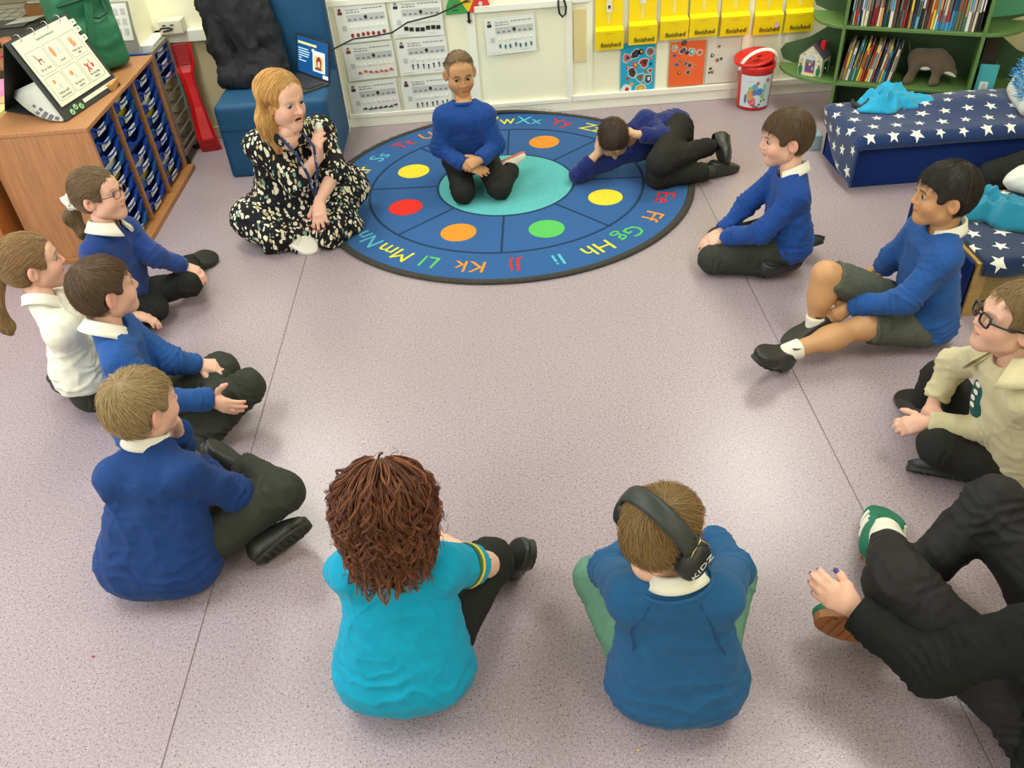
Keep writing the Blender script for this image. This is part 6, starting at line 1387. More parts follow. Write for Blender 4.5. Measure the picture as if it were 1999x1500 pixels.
# ---- boy kneeling at the right
J = dict(pel=A(1.23, 3.125, .165), neck=P(1547, 336, .455), head=P(1532, 268, .592), shL=A(1.20, 3.025, .41), shR=A(1.215, 3.255, .415), elL=A(1.075, 3.01, .255), elR=A(1.08, 3.27, .25),
         wrL=P(1416, 464, .155), wrR=P(1410, 452, .15), hipL=(1.215, 3.06, .15), hipR=(1.22, 3.20, .15), knL=P(1392, 506, .07), knR=P(1405, 470, .06), anL=P(1505, 522, .055), anR=P(1545, 484, .055),
         fwd=(-1, -.02, -.08))
rt, R, tp, up, _ = person('boy with brown hair kneeling in profile at the right of the rug', J, ROYAL, GREYT, SK4, s2l(90, 66, 44), seed=5, wide=.97,
    hands=dict(L=dict(d=(-1, .15, -.35), n=(-.3, -.3, .9), curl=.3), R=dict(d=(-1, -.1, -.35), n=(-.3, .2, .9), curl=.3)))
short_hair(rt, J['head'], R, .965, *H_BROWN, 22, thick=.013, length=.036, fringe=.25, fz=-.004, hl=.040)
collar(rt, J['neck'] + A(0, 0, .014), J['head'] - J['neck'] + A(.03, 0, 0), (-1, 0, 0), 1, WHITEC)
shoes(rt, J, [('L', J['anL'] + A(.12, .035, -.01), (-.1, .45, -.85)), ('R', J['anR'] + A(.12, -.01, -.015), (-.1, -.5, -.85))])
# ---- boy in shorts
J = dict(pel=A(1.60, 2.575, .105), neck=P(1846, 447, .485), head=P(1842, 378, .625), shL=P(1848, 500, .435), shR=A(1.545, 2.665, .44), elL=P(1768, 588, .26), elR=A(1.52, 2.76, .25),
         wrL=P(1662, 598, .165), wrR=P(1725, 523, .12), hipL=(1.57, 2.50, .09), hipR=(1.56, 2.64, .09), knL=P(1690, 638, .115), knR=P(1612, 536, .29), anL=P(1532, 690, .085), anR=P(1590, 634, .085),
         fwd=(-.97, .12, .0))
rt, R, tp, up, _ = person('black-haired boy in grey shorts sitting with legs stretched out beside the wooden bench', J, ROYAL2, GREYS, SK3, s2l(34, 26, 20), s=1.05, seed=6, barelegs=True,
    hands=dict(L=dict(d=(-.85, -.1, -.5), n=(-.2, -.9, .3), curl=.35), R=dict(d=(-1, -.1, -.15), n=(0, .3, .95), curl=.3)), legname='shorts', legr=1.0)
short_hair(rt, J['head'], R, .965, *H_BLACK, 23, thick=.014, length=.034, fringe=.2, fz=-.002, hl=.042)
collar(rt, J['neck'] + A(0, 0, .014), J['head'] - J['neck'] + A(.04, 0, 0), (-1, 0, 0), 1.02, WHITEC)
for sd in 'LR':
    k = socks(rt, J, sd, WHITEC, 1.02, .82)
    q = J['an' + sd] * .9 + J['kn' + sd] * .1
    MB().tube([q + RC[:, 0] * a * .016 + A(0, 0, .004 * a * a + .003) - RC[:, 2] * .0385 for a in (-1, -.4, .2, 1)], (.0012, .003, .0022, .001), 6).build('swoosh', BLACKK, k)
make_shoe(rt, J['anL'], P(1478, 672, .21), (.55, .1, .6), SHOEB, SOLEB, 1.06); make_shoe(rt, J['anR'], P(1525, 660, .03), UPZ, SHOEB, SOLEB, 1.06)
# ---- boy in the cream sweatshirt
J = dict(pel=A(1.53, 1.80, .11), neck=P(1988, 706, .475), head=P(1979, 622, .60), shL=A(1.43, 1.68, .43), shR=A(1.42, 1.90, .44), elL=P(1948, 842, .22), elR=P(1858, 712, .30),
         wrL=P(1812, 826, .185), wrR=P(1822, 788, .19), hipL=(1.50, 1.74, .09), hipR=(1.50, 1.90, .09), knL=P(1832, 872, .14), knR=P(1838, 738, .20), anL=P(1868, 898, .055), anR=P(1800, 792, .06),
         fwd=(-.98, .10, .16))
rt, R, tp, up, _ = person('boy in a cream sweatshirt and black glasses sitting cross-legged at the right edge', J, CREAMH, BLACKT, SK4, s2l(150, 116, 74), seed=7, wide=.97, cuff=(.93, .82), topname='sweatshirt', fold=.007,
    hands=dict(L=dict(d=(-.9, .25, -.3), n=(-.3, -.5, .8), curl=.7), R=dict(d=(-.5, -.6, -.5), n=(-.6, .3, .7), curl=.6)), browk=.6)
short_hair(rt, J['head'], R, .965, *H_LBROWN, 24, thick=.0115, length=.018, n=4200, hl=.056)
collar(rt, J['neck'] + A(.012, 0, .006), J['head'] - J['neck'] + A(.05, 0, 0), (-1, 0, 0), 1.15, CREAMH, r=.058, h=.040, flare=.062, gap=.6, name='wide_collar')
shoes(rt, J, [('L', P(1775, 882, .05), (.1, .75, .65)), ('R', P(1770, 764, .05), (-.2, -.3, .9))])
TEE = mat('dark_teal_jersey', s2l(14, 84, 82), .8, bump=.1)
cq = J['neck'] * .62 + J['pel'] * .38 + A(-.062, .035, .0)
MB().sphere(cq, (.040, .050, .115), 16, 12).build('undershirt', TEE, rt, smooth=True)
for k in range(5):
    zz = .055 - .024 * k; xx = -.0415 * math.sqrt(max(0, 1 - (zz / .115) ** 2)); MB().sphere(cq + A(xx, -.004 + .004 * (k % 2), zz), (.0025, .013, .008), 8, 6).build('lettering', WHITEC, rt, smooth=True)
def glasses(rt, c, R, s, M, r=.020, w=.0022, arm=True, lensm=None, square=False):
    T = lambda x, y, z: c + R @ (A(x, y, z) * s)
    mb = MB()
    for sd in (-1, 1):
        pts = []
        for t in np.linspace(0, 2 * math.pi, 20, endpoint=False):
            a, b = math.cos(t), math.sin(t)
            if square: a, b = np.sign(a) * abs(a) ** .5, np.sign(b) * abs(b) ** .5
            pts.append(T(sd * .032 + a * r * 1.05, .104 - abs(sd * .032 + a * r) * .18, .002 + b * r * .85))
        mb.tube(pts, w * s, 6, closed=True)
        if arm: mb.tube([T(sd * .053, .095, .006), T(sd * .076, .055, .006), T(sd * .080, .0, .004), T(sd * .079, -.018, -.012)], w * s, 6)
    mb.tube([T(-.012, .103, .006), T(0, .107, .008), T(.012, .103, .006)], w * s, 6)
    return mb.build('glasses', M, rt, smooth=True)
glasses(rt, J['head'], R, .965, mat('black_plastic', (.012, .012, .014), .35), w=.0034, square=True)
# ---- child with ear defenders
J = dict(pel=A(.35, 1.125, .105), neck=P(1319, 1132, .455), head=P(1298, 1032, .575), shL=P(1222, 1160, .40), shR=P(1412, 1160, .40), elL=P(1188, 1112, .26), elR=P(1432, 1112, .26),
         wrL=P(1260, 1050, .20), wrR=P(1390, 1050, .20), hipL=(.27, 1.15, .09), hipR=(.43, 1.15, .09), knL=P(1163, 1128, .15), knR=P(1432, 1122, .15), anL=A(.42, 1.42, .055), anR=A(.33, 1.40, .06),
         fwd=(.80, .58, -.20))
rt, R, tp, up, _ = person('child under black ear defenders, seen from behind, blue sweatshirt and green trousers', J, ROYAL3, GREENT, SK4, s2l(130, 100, 60), seed=8, bulk=1.18, hem=.10, fold=.004, wide=1.0,
    hands=dict(L=dict(d=(.6, .75, -.3), n=(-.3, .3, .9), curl=.5), R=dict(d=(-.6, .75, -.3), n=(.3, .3, .9), curl=.5)), armr=1.1)
short_hair(rt, J['head'], R, .965, *HB('fair_brown_hair', s2l(142, 112, 68)), 25, thick=.011, length=.036, lift=.08, hl=.055)
collar(rt, J['neck'] + A(0, 0, .016), J['head'] - J['neck'], (.2, .9, 0), 1, WHITEC, gap=.5)
nk = nrm(J['head'] - J['neck'])
ring(rt, 'neckband', J['neck'] - A(0, 0, .004), nk + A(0, -.12, 0), .083, .0045, ROYAL3, sc=(1, .9))
shoes(rt, J, [('L', A(.30, 1.52, .05), UPZ), ('R', A(.46, 1.52, .05), UPZ)])
bk = -nrm(A(.2, .97, 0)); lt_ = nrm(J['shL'] - J['shR'])
for sg in (1, -1): seam(rt, 'raglan_seam', tp, [J['neck'] + lt_ * sg * (.055 + .075 * u) + bk * (.06 + .05 * u) - up * (.02 + .14 * u) for u in np.linspace(0, 1, 12)], mat('blue_seam', s2l(22, 66, 112), .9))
EARD_HEAD, EARD_R = J['head'], R
# ---- child with curly auburn hair
J = dict(pel=A(-.335, 1.215, .105), neck=P(770, 1074, .46), head=P(757, 985, .58), shL=P(682, 1110, .40), shR=P(872, 1098, .40), elL=A(-.50, 1.42, .26), elR=A(-.105, 1.39, .27),
         wrL=A(-.38, 1.52, .22), wrR=A(-.22, 1.52, .22), hipL=(-.41, 1.25, .09), hipR=(-.255, 1.25, .09), knL=A(-.47, 1.50, .13), knR=P(958, 1095, .20), anL=P(985, 1100, .065), anR=A(-.30, 1.55, .06),
         fwd=(.06, .93, -.36))
rt, R, tp, up, _ = person('child with curly auburn hair in a turquoise shirt, seen from behind', J, TEALC, BLACKT, SK4, s2l(90, 52, 34), seed=9, sleeves='short', bulk=1.22, hem=.105, topname='shirt', fold=.005,
    hands=dict(L=dict(d=(.6, .75, -.3), n=(-.3, .3, .9), curl=.5), R=dict(d=(-.6, .75, -.3), n=(.3, .3, .9), curl=.5)))
CURLY = (rt, J['head'], R, J)
shoes(rt, J, [('L', P(1003, 1075, .17), (-.9, -.1, .1)), ('R', A(-.42, 1.58, .05), UPZ)])
# ---- fair-haired boy, lower left
J = dict(pel=A(-1.085, 1.64, .105), neck=P(290, 862, .455), head=P(279, 790, .570), shL=P(222, 925, .41), shR=P(368, 918, .405), elL=P(345, 870, .28), elR=P(462, 965, .235),
         wrL=P(345, 842, .40), wrR=P(385, 912, .26), hipL=(-1.15, 1.70, .09), hipR=(-1.01, 1.67, .09), knL=A(-1.01, 1.90, .11), knR=P(548, 962, .20), anL=P(515, 1050, .065), anR=P(474, 912, .13),
         fwd=(.62, .76, -.12))
rt, R, tp, up, _ = person('fair-haired boy in royal blue jumper sitting with his back turned, lower left', J, ROYALD, GREYT, SK4, s2l(160, 130, 84), seed=10, bulk=1.22, hem=.10, armr=1.12, legr=1.12,
    hands=dict(L=dict(d=(.1, -.1, 1), n=(.5, .8, 0), curl=.6), R=dict(d=(-.7, .5, .2), n=(0, .6, .8), curl=.5)), browk=.5)
short_hair(rt, J['head'], R, .965, *H_BLOND, 26, thick=.013, length=.036, lift=.15)
collar(rt, J['neck'] + A(0, 0, .016), J['head'] - J['neck'], (.5, .85, 0), 1, WHITEC)
socks(rt, J, 'R', WHITEC, .95, .80)
shoes(rt, J, [('R', P(432, 862, .21), (.75, .25, .6))], 1.0, strap=SHOEB); shoes(rt, J, [('L', P(594, 992, .11), (-.55, .60, .25))], 1.0)
# ---- brown-haired boy, left
J = dict(pel=A(-1.335, 2.30, .105), neck=P(211, 642, .465), head=P(206, 562, .595), shL=A(-1.36, 2.46, .42), shR=A(-1.285, 2.235, .415), elL=P(335, 705, .27), elR=P(318, 782, .27),
         wrL=P(385, 712, .205), wrR=P(412, 780, .20), hipL=(-1.31, 2.38, .09), hipR=(-1.29, 2.24, .09), knL=P(432, 722, .14), knR=P(482, 755, .17), anL=A(-1.12, 2.18, .06), anR=P(405, 850, .06),
         fwd=(.80, .60, -.02))
rt, R, tp, up, _ = person('brown-haired boy in a worn blue jumper, hand resting on his knee, left', J, ROYAL2, GREYT, SK4, s2l(96, 70, 44), seed=12, bulk=1.05,
    hands=dict(L=dict(d=(.95, .05, -.25), n=(.15, -.25, .95), curl=.35, spread=.22), R=dict(d=(.85, -.35, -.25), n=(-.15, -.85, .25), curl=.35, thumb=(.95, .25, .1))), legr=1.05)
short_hair(rt, J['head'], R, .965, *H_BROWN, 27, thick=.013, length=.038)
collar(rt, J['neck'] + A(0, 0, .014), J['head'] - J['neck'], (.8, .5, 0), 1.05, WHITEC, flare=.034)
shoes(rt, J, [('L', A(-1.0, 2.10, .05), UPZ), ('R', A(-1.12, 2.14, .05), (.3, 0, .9))])
# ---- girl in the white polo shirt
J = dict(pel=A(-1.60, 2.525, .20), neck=P(86, 592, .475), head=P(62, 512, .60), shL=A(-1.64, 2.645, .42), shR=A(-1.555, 2.43, .42), elL=A(-1.53, 2.70, .27), elR=P(160, 690, .27),
         wrL=A(-1.50, 2.72, .155), wrR=A(-1.49, 2.50, .15), hipL=(-1.59, 2.60, .12), hipR=(-1.57, 2.46, .12), knL=P(278, 680, .085), knR=A(-1.33, 2.50, .07), anL=A(-1.66, 2.64, .055), anR=P(165, 765, .05),
         fwd=(.85, .50, .0))
rt, R, tp, up, _ = person('girl in a white polo shirt with a long ponytail, kneeling at the left edge', J, WHITEC, GREYT, SK4, s2l(140, 110, 70), seed=13, sleeves='short', topname='polo_shirt', hem=.05, bulk=1.05,
    hands=dict(L=dict(d=(.9, .1, -.3), n=(0, -.2, .9), curl=.4), R=dict(d=(.9, .1, -.3), n=(0, .2, .9), curl=.4)))
PONY_W = (rt, J['head'], R, J)
collar(rt, J['neck'] + A(0, 0, .014), J['head'] - J['neck'], (.85, .5, 0), 1, WHITEC)
shoes(rt, J, [('R', P(112, 750, .05), (-.1, .3, -.9)), ('L', A(-1.74, 2.62, .05), (0, .3, -.9))])
# ---- girl with glasses
J = dict(pel=A(-1.66, 3.11, .105), neck=P(206, 442, .47), head=P(193, 378, .60), shL=A(-1.565, 3.195, .42), shR=A(-1.635, 2.985, .42), elL=P(300, 500, .29), elR=P(175, 575, .25),
         wrL=P(358, 520, .18), wrR=A(-1.55, 2.92, .15), hipL=(-1.63, 3.17, .09), hipR=(-1.62, 3.05, .09), knL=P(368, 552, .115), knR=P(300, 602, .085), anL=P(372, 512, .06), anR=A(-1.66, 2.96, .06),
         fwd=(.97, -.12, .06))
rt, R, tp, up, _ = person('girl with glasses and a white scrunchie in a navy cardigan, sitting by the tray unit', J, mat('blue_cardigan_knit', s2l(30, 62, 128), .85, bump=.25, bscale=420, var=.1, vscale=40, sheen=.2, spec=.25), BLACKT, SK4, s2l(110, 84, 56), seed=14, wide=.95, browk=.6, topname='cardigan', legr=.95,
    hands=dict(L=dict(d=(.95, -.15, -.45), n=(.3, -.1, .9), curl=.5), R=dict(d=(.9, .1, -.4), n=(0, .2, .9), curl=.4)), eyes=True)
GIRL = (rt, J['head'], R, J)
collar(rt, J['neck'] + A(0.005, 0, .014), J['head'] - J['neck'] + A(-.03, 0, 0), (.95, -.2, 0), 1.0, WHITEC, flare=.036, gap=.35)
glasses(rt, J['head'], R, .965, mat('rose_gold_wire', s2l(120, 84, 84), .3, metal=.6), w=.0016)
shoes(rt, J, [('L', P(440, 482, .055), (.2, -.5, .8)), ('R', A(-1.76, 2.94, .05), (0, 0, -1))], 1.05)
# ------------------------------------------------------------------ long hair and the grown-ups
from mathutils.kdtree import KDTree
def flow_strands(name, V, Q, seeds, flow, step, K, M, parent, rad, rng, jit=.15, off=.0012, keep=None, curl=0.0):
    """strands that creep over a surface along flow(p, n)"""
    N = vnormals(V, Q); kd = KDTree(len(V))
    for i, v in enumerate(V): kd.insert(v, i)
    kd.balance()
    out = []; rads = []
    for i in seeds:
        p = V[i].astype(float); n = N[i].astype(float); pts = []; jj = rng.normal(0, jit, 3); st = step * rng.uniform(.6, 1.15); o = off * rng.uniform(.4, 2.2)
        ok = True
        for k in range(K):
            pts.append(p + n * o)
            f = flow(p, n) + jj; f = f - n * np.dot(f, n); f = f / (np.linalg.norm(f) + 1e-9)
            q = p + f * st; c, j, d = kd.find(q)
            p = np.array(c) * .55 + q * .45 if d < st else q
            n = N[j].astype(float)
        out.append(pts); rads.append(rad * rng.uniform(.6, 1.3))
    return strands(name, np.array(out), np.array(rads), M, parent)
def long_hair(root, c, R, s, G, neg, dark, strand, seed, flow, n=1800, step=.012, K=9, h=.006, rad=.0011, name='hair', world=False, jit=.15):
    V, Q = sdf_mesh(G, h, neg)
    V = relax(V, Q, 1)
    nn = vnormals(V, Q); V = (V + nn * (vnoise(V * np.array([110, 110, 25]), seed) * .002)[:, None]).astype(np.float32)
    Wd = V if world else (c + (V * s) @ R.T).astype(np.float32)
    o = obj(name, Wd, Q, dark, root)
    rng = np.random.default_rng(seed)
    flow_strands(name + '_strands', Wd, Q, rng.choice(len(V), n), flow, step * s, K, strand, o, rad * s, rng, jit)
    return o
def cap_groups(t=.008):
    G = [(0.03, [el((0, -.014, .024), (.073 + t, .091 + t, .080 + t)), el((0, -.045, -.015), (.060 + t * .7, .055 + t * .6, .055))])]
    neg = [(0.010, bx((0, .135, -.048), (.12, .093, .10), .035)), (0.012, bx((0, .020, -.075), (.12, .038, .062), .02)),
           (0.012, el((-.078, -.006, -.018), (.020, .026, .034))), (0.012, el((.078, -.006, -.018), (.020, .026, .034))), (0.01, bx((0, -.05, -.135), (.12, .12, .065), .015))]
    return G, neg
def ponytail(root, c, R, hm, tip, seed, scr=None, base=(0, -.112, -.018)):
    G, neg = cap_groups(.008); b = c + R @ A(*base)
    fl = lambda p, n: nrm(b - p)
    long_hair(root, c, R, 1, G, neg, hm[0], hm[1], seed, fl, n=2000, step=.013, K=7, rad=.0007, jit=.10)
    tip = A(*tip); mid = b * .55 + tip * .45 - R[:, 1] * .035
    G = [(.02, [rc(b, mid, .020, .028), rc(mid, tip * .8 + mid * .2, .028, .021), rc(tip * .8 + mid * .2, tip, .021, .007)])]
    d = nrm(tip - b)
    long_hair(root, c, R, 1, G, [], hm[0], hm[1], seed + 1, lambda p, n: d, n=900, step=.014, K=8, rad=.0009, name='ponytail', world=True, h=.005)
    if scr is not None:
        z = nrm(mid - b); x = nrm(np.cross(z, (0.2, 1, .1))); y = np.cross(z, x); mb = MB(); ts = np.linspace(0, 2 * math.pi, 30, endpoint=False)
        mb.tube([b + z * (.012 + .006 * math.sin(5 * t)) + (x * math.cos(t) + y * math.sin(t)) * (.030 + .004 * math.sin(7 * t)) for t in ts], [.017 + .005 * math.sin(9 * t) for t in ts], 8, closed=True)
        mb.build('scrunchie', scr, root, smooth=True)
rt, hc, R, J = GIRL
ponytail(rt, hc, R, H_GIRL, hc + R @ A(0, -.125, -.02) + A(.0, -.02, -.155), 31, WHITEC)
# open shirt front and cardigan button
MB().sphere(J['neck'] + A(.062, -.015, -.075), (.005, .006, .006)).build('button', mat('navy_button', (.01, .015, .05), .3), rt, smooth=True)
rt, hc, R, J = PONY_W
ponytail(rt, hc, R, HB('honey_hair', s2l(150, 118, 78)), hc + R @ A(0, -.13, -.03) + A(-.02, -.03, -.19), 33)
# ---- curls
rt, hc, R, J = CURLY
Rz = R
G = [(0.04, [el((0, -.016, .028), (.088, .104, .088)), el((0, -.075, -.045), (.098, .060, .095)), el((-.078, -.015, -.045), (.040, .070, .085)), el((.078, -.015, -.045), (.040, .070, .085)), el((0, -.085, -.105), (.078, .045, .070))])]
neg = [(0.012, bx((0, .125, -.062), (.060, .075, .110), .03))]
V, Q = sdf_mesh(G, .006, neg); N0 = vnormals(V, Q)
V = V * .965 + N0 * (vnoise(V * 38, 3) * .006 + vnoise(V * 90, 4) * .004)[:, None]
Wd = (hc + V @ R.T).astype(np.float32); hob = obj('hair', Wd, Q, H_AUB[0], rt)
rng = np.random.default_rng(5); out = []; rads = []; K = 30
ec = A(0, -.030, .022); er = A(.094, .098, .092)
for l_ in range(820):
    th0 = rng.uniform(.08, 1.75) if l_ < 460 else rng.uniform(.6, 1.9); ph = rng.uniform(-.15, math.pi + .15) + math.pi if rng.random() < .86 else rng.uniform(.25, math.pi - .25)
    if l_ >= 560: th0, ph = rng.uniform(1.35, 2.55), math.pi + rng.uniform(-.1, math.pi + .1)
    L = rng.uniform(.09, .17) if th0 < 1.2 else rng.uniform(.06, .12)
    grow = rng.uniform(.99, 1.17); amp = rng.uniform(.007, .016); turns = rng.uniform(1.1, 2.3); p0 = rng.uniform(0, 6.28); hand_ = rng.choice([-1, 1]); drift = rng.normal(0, .10)
    cen = []; u_prev = 0
    for k in range(K):
        u = k / (K - 1); th = th0 + L * u / .092; pp = ph + drift * u
        g = grow * (1 + .05 * u)
        if th < 1.62: q = ec + er * g * A(math.sin(th) * math.cos(pp), math.sin(th) * math.sin(pp), math.cos(th))
        else: q = ec + er * g * A(math.sin(1.62) * math.cos(pp), math.sin(1.62) * math.sin(pp), math.cos(1.62)) * A(1 - .10 * (th - 1.62), 1 - .10 * (th - 1.62), 1) + A(0, 0, -(th - 1.62) * .095)
        cen.append(q)
    cen = np.array(cen)
    # face side stays open
    if (cen[:, 1] > .050).any() and cen[:, 2].min() < .035: continue
    tg = np.gradient(cen, axis=0); tg /= np.linalg.norm(tg, axis=1, keepdims=True); rad_ = cen - ec; rad_ /= np.linalg.norm(rad_, axis=1, keepdims=True); bb = np.cross(tg, rad_)
    uu = np.linspace(0, 1, K); env = amp * np.clip((uu - .22) * 1.9, 0.03, 1); an = hand_ * turns * 6.283 * uu ** 1.2 + p0
    for j in range(9):
        jo = rng.normal(0, .16); ja = rng.uniform(.85, 1.15); sp = rng.normal(0, .0013, 3)
        pts = cen + rad_ * ((.003 + env * ja * np.cos(an + jo)) + .004)[:, None] + bb * (env * ja * np.sin(an + jo))[:, None] + sp * (0.5 + uu[:, None])
        out.append(hc + pts @ R.T); rads.append(rng.uniform(.0006, .0012))
out = np.array(out); rads = np.array(rads); half = (np.arange(len(out)) // 9) % 3 == 0
strands('curls', out[~half], rads[~half], H_AUB[1], hob, tip=.45); strands('curls', out[half], rads[half], hairmat('copper_hair', s2l(128, 76, 46), .35), hob, tip=.45)
out = []
for _ in range(90):
    i = rng.integers(len(V)); p = Wd[i].astype(float); n = (N0 @ R.T)[i].astype(float); x = nrm(np.cross(n, rng.normal(0, 1, 3))); y = np.cross(n, x); r = rng.uniform(.006, .014)
    out.append([p + n * (.004 + .022 * u) + (x * math.cos(6 * u) + y * math.sin(6 * u) - x) * r for u in np.linspace(0, 1, K)])
strands('stray_curls', out, .0008, H_AUB[1], hob, tip=.5)
PATCH = mat('yellow_badge_print', s2l(222, 190, 40), .7); PGREEN = mat('green_badge_print', s2l(40, 92, 60), .7)
e = J['shR'] + (J['elR'] - J['shR']) * .55
ring(rt, 'sleeve_trim', e, J['elR'] - J['shR'], .0535, .005, PATCH); ring(rt, 'sleeve_trim', e - nrm(J['elR'] - J['shR']) * .012, J['elR'] - J['shR'], .0535, .005, PGREEN)
# ---- ear defenders
T = lambda x, y, z: EARD_HEAD + EARD_R @ A(x, y, z)
ed = thing('ear_defenders', tuple(EARD_HEAD), 'black padded ear defenders with a wide headband on a fair-haired child', 'ear defenders')
BLKP = mat('black_soft_plastic', s2l(30, 30, 30), .45, bump=.05); VINYL = mat('black_vinyl_band', s2l(44, 50, 48), .5, bump=.2, bscale=60, var=.2, vscale=50); CHROME = mat('brass_wire', s2l(190, 170, 120), .25, metal=.9)
bd = nrm(A(0, -.52, .85)); bn = np.cross(A(1, 0, 0), bd)
mb = MB(); rows = []
for t in np.linspace(.28, math.pi - .28, 25):
    o = A(0, -.012, 0) + A(1, 0, 0) * math.cos(t) * .101 + bd * math.sin(t) * .124; r = nrm(A(1, 0, 0) * math.cos(t) * 1.05 + bd * math.sin(t))
    rows.append([o - bn * .021 - r * .004, o - bn * .023 + r * .003, o - bn * .012 + r * .008, o + bn * .012 + r * .008, o + bn * .023 + r * .003, o + bn * .021 - r * .004])
n6 = len(rows); V = [T(*p) for r_ in rows for p in r_]; Fc = [(i * 6 + k, i * 6 + (k + 1) % 6, (i + 1) * 6 + (k + 1) % 6, (i + 1) * 6 + k) for i in range(n6 - 1) for k in range(6)] + [tuple(range(6))[::-1], tuple((n6 - 1) * 6 + k for k in range(6))]
obj('headband', V, Fc, VINYL, ed)
for sd in (-1, 1):
    cc = A(sd * .092, -.010, -.014)
    X = EARD_R @ A(0, 1, 0); Y_ = EARD_R @ A(0, 0, 1); Zz = EARD_R @ A(sd, 0, 0)
    cup = MB().lathe([(.0, -.016), (.036, -.016), (.042, -.008), (.043, .006), (.040, .018), (.030, .026), (.0, .029)], T(*cc), 24, (X, Y_, Zz), (1, 1.12), caps=False).build('ear_cup', BLKP, ed, smooth=True)
    MB().tube([T(sd * .080, -.010 + .032 * math.cos(t), -.014 + .037 * math.sin(t)) for t in np.linspace(0, 6.283, 24, endpoint=False)], .009, 8, closed=True).build('cushion', VINYL, cup, smooth=True)
    MB().tube([T(sd * .102, .018, -.010), T(sd * .106, .012, .030), T(sd * .099, -.012, .048), T(sd * .105, -.036, .030), T(sd * .103, -.042, -.010)], .0022, 6).build('wire_yoke', CHROME, ed, smooth=True)
    MB().bar(T(sd * .098, -.02, .03), T(sd * .093, -.032, .06), .010, .006, up=Zz).build('slider', BLKP, ed)
    if sd == 1: EARCUP = (cup, T(sd * .1215, -.010, -.014), X, Y_, Zz)
cup, pos, X, Y_, Zz = EARCUP
text('lettering', 'KIDZ', pos, X * .75 + Y_ * .66, Y_ * .75 - X * .66, .030, PRW, cup)
# ---- teacher
def dress_mat():
    M = mat('patterned_dress', (.01, .01, .014), .75, spec=.3); nt = M.node_tree; N = nt.nodes; L = nt.links
    tc = N.new('ShaderNodeTexCoord'); mp = N.new('ShaderNodeMapping'); mp.inputs['Scale'].default_value = (54, 54, 28); L.new(tc.outputs['Object'], mp.inputs[0])
    nz = N.new('ShaderNodeTexNoise'); nz.inputs['Scale'].default_value = .35; L.new(mp.outputs[0], nz.inputs['Vector'])
    ad = N.new('ShaderNodeVectorMath'); ad.operation = 'MULTIPLY_ADD'; ad.inputs[1].default_value = (2.2, 2.2, 2.2); L.new(nz.outputs['Color'], ad.inputs[0]); L.new(mp.outputs[0], ad.inputs[2])
    vo = N.new('ShaderNodeTexVoronoi'); vo.inputs['Scale'].default_value = 1.0; vo.inputs['Randomness'].default_value = .9; L.new(ad.outputs[0], vo.inputs['Vector'])
    sp = N.new('ShaderNodeSeparateColor'); L.new(vo.outputs['Color'], sp.inputs[0])
    th = N.new('ShaderNodeMapRange'); th.inputs[3].default_value = .26; th.inputs[4].default_value = .56; L.new(sp.outputs[1], th.inputs[0])
    lt = N.new('ShaderNodeMath'); lt.operation = 'LESS_THAN'; L.new(vo.outputs['Distance'], lt.inputs[0]); L.new(th.outputs[0], lt.inputs[1])
    cr = N.new('ShaderNodeValToRGB'); cr.color_ramp.interpolation = 'CONSTANT'; e = cr.color_ramp.elements
    e[0].color = (*s2l(236, 228, 200), 1); e[1].position = .62; e[1].color = (*s2l(200, 172, 130), 1)
    for p_, c_ in ((.74, s2l(120, 160, 140)), (.84, s2l(236, 228, 200)), (.93, s2l(14, 14, 18))):
        x = e.new(p_); x.color = (*c_, 1)
    L.new(sp.outputs[0], cr.inputs[0])
    mx = N.new('ShaderNodeMix'); mx.data_type = 'RGBA'; mx.inputs[6].default_value = (*s2l(18, 18, 24), 1); L.new(lt.outputs[0], mx.inputs[0]); L.new(cr.outputs[0], mx.inputs[7])
    L.new(mx.outputs[2], N['Principled BSDF'].inputs['Base Color']); return M
DRESS = dress_mat()
RED = (.35, .012, .03)
J = dict(pel=A(-1.02, 3.90, .13), neck=P(561, 258, .575), head=P(551, 193, .715), shL=P(630, 250, .50), shR=P(498, 278, .50), elL=P(655, 335, .33), elR=P(582, 356, .32),
         wrL=P(624, 392, .265), wrR=P(621, 306, .44), hipL=(-.93, 3.87, .11), hipR=(-1.10, 3.84, .11), knL=P(682, 362, .16), knR=P(498, 425, .13), anL=P(640, 462, .06), anR=P(562, 466, .065),
         fwd=(.74, -.64, -.10))
KL, KR, AL, AR = (A(*J[k]) for k in ('knL', 'knR', 'anL', 'anR'))
ex = [(.06, [rc(J['hipL'], KL, .125, .095), rc(KL, AL + A(.02, .03, .03), .085, .06), rc(P(690, 440, .04), P(640, 466, .05), .045, .05)]), (.06, [rc(J['hipR'], KR, .13, .105), rc(KR, AR + A(-.06, .0, .02), .095, .065), rc(P(548, 470, .04), P(524, 490, .015), .055, .018), rc(P(556, 462, .06), P(600, 452, .07), .06, .05)]),
      (.05, [el((KL + KR + A(-1.0, 3.9, .1)) / 3 + A(0, -.02, -.03), (.20, .17, .07)), rc(A(-1.02, 3.92, .12), A(-1.02, 3.92, .12), .16)])]
rt, R, tp, up, tips = person('woman in a black and cream patterned dress, holding up an egg', J, DRESS, None, SK4, s2l(176, 130, 80), s=1.22, bulk=1.16, headk='adult', hs=1.13, wide=.94, seed=15, topname='dress', hem=None, cuff=(.22, .16), fold=.010, armr=1.12, extra=ex,
    hands=dict(L=dict(d=(-.05, -.62, -.62), n=(-.15, -.65, .72), curl=.25, spread=.25, nail=RED, s=.92), R=dict(d=(.12, -.15, .95), n=(-.55, -.7, .1), curl=.62, spread=.05, nail=RED, s=.92, thumb=(.5, .75, -.5))), iris=eye_mat('blue_grey', (.03, .045, .06)), look=(.0, 1, -.35), browk=.35)
hc = J['head']
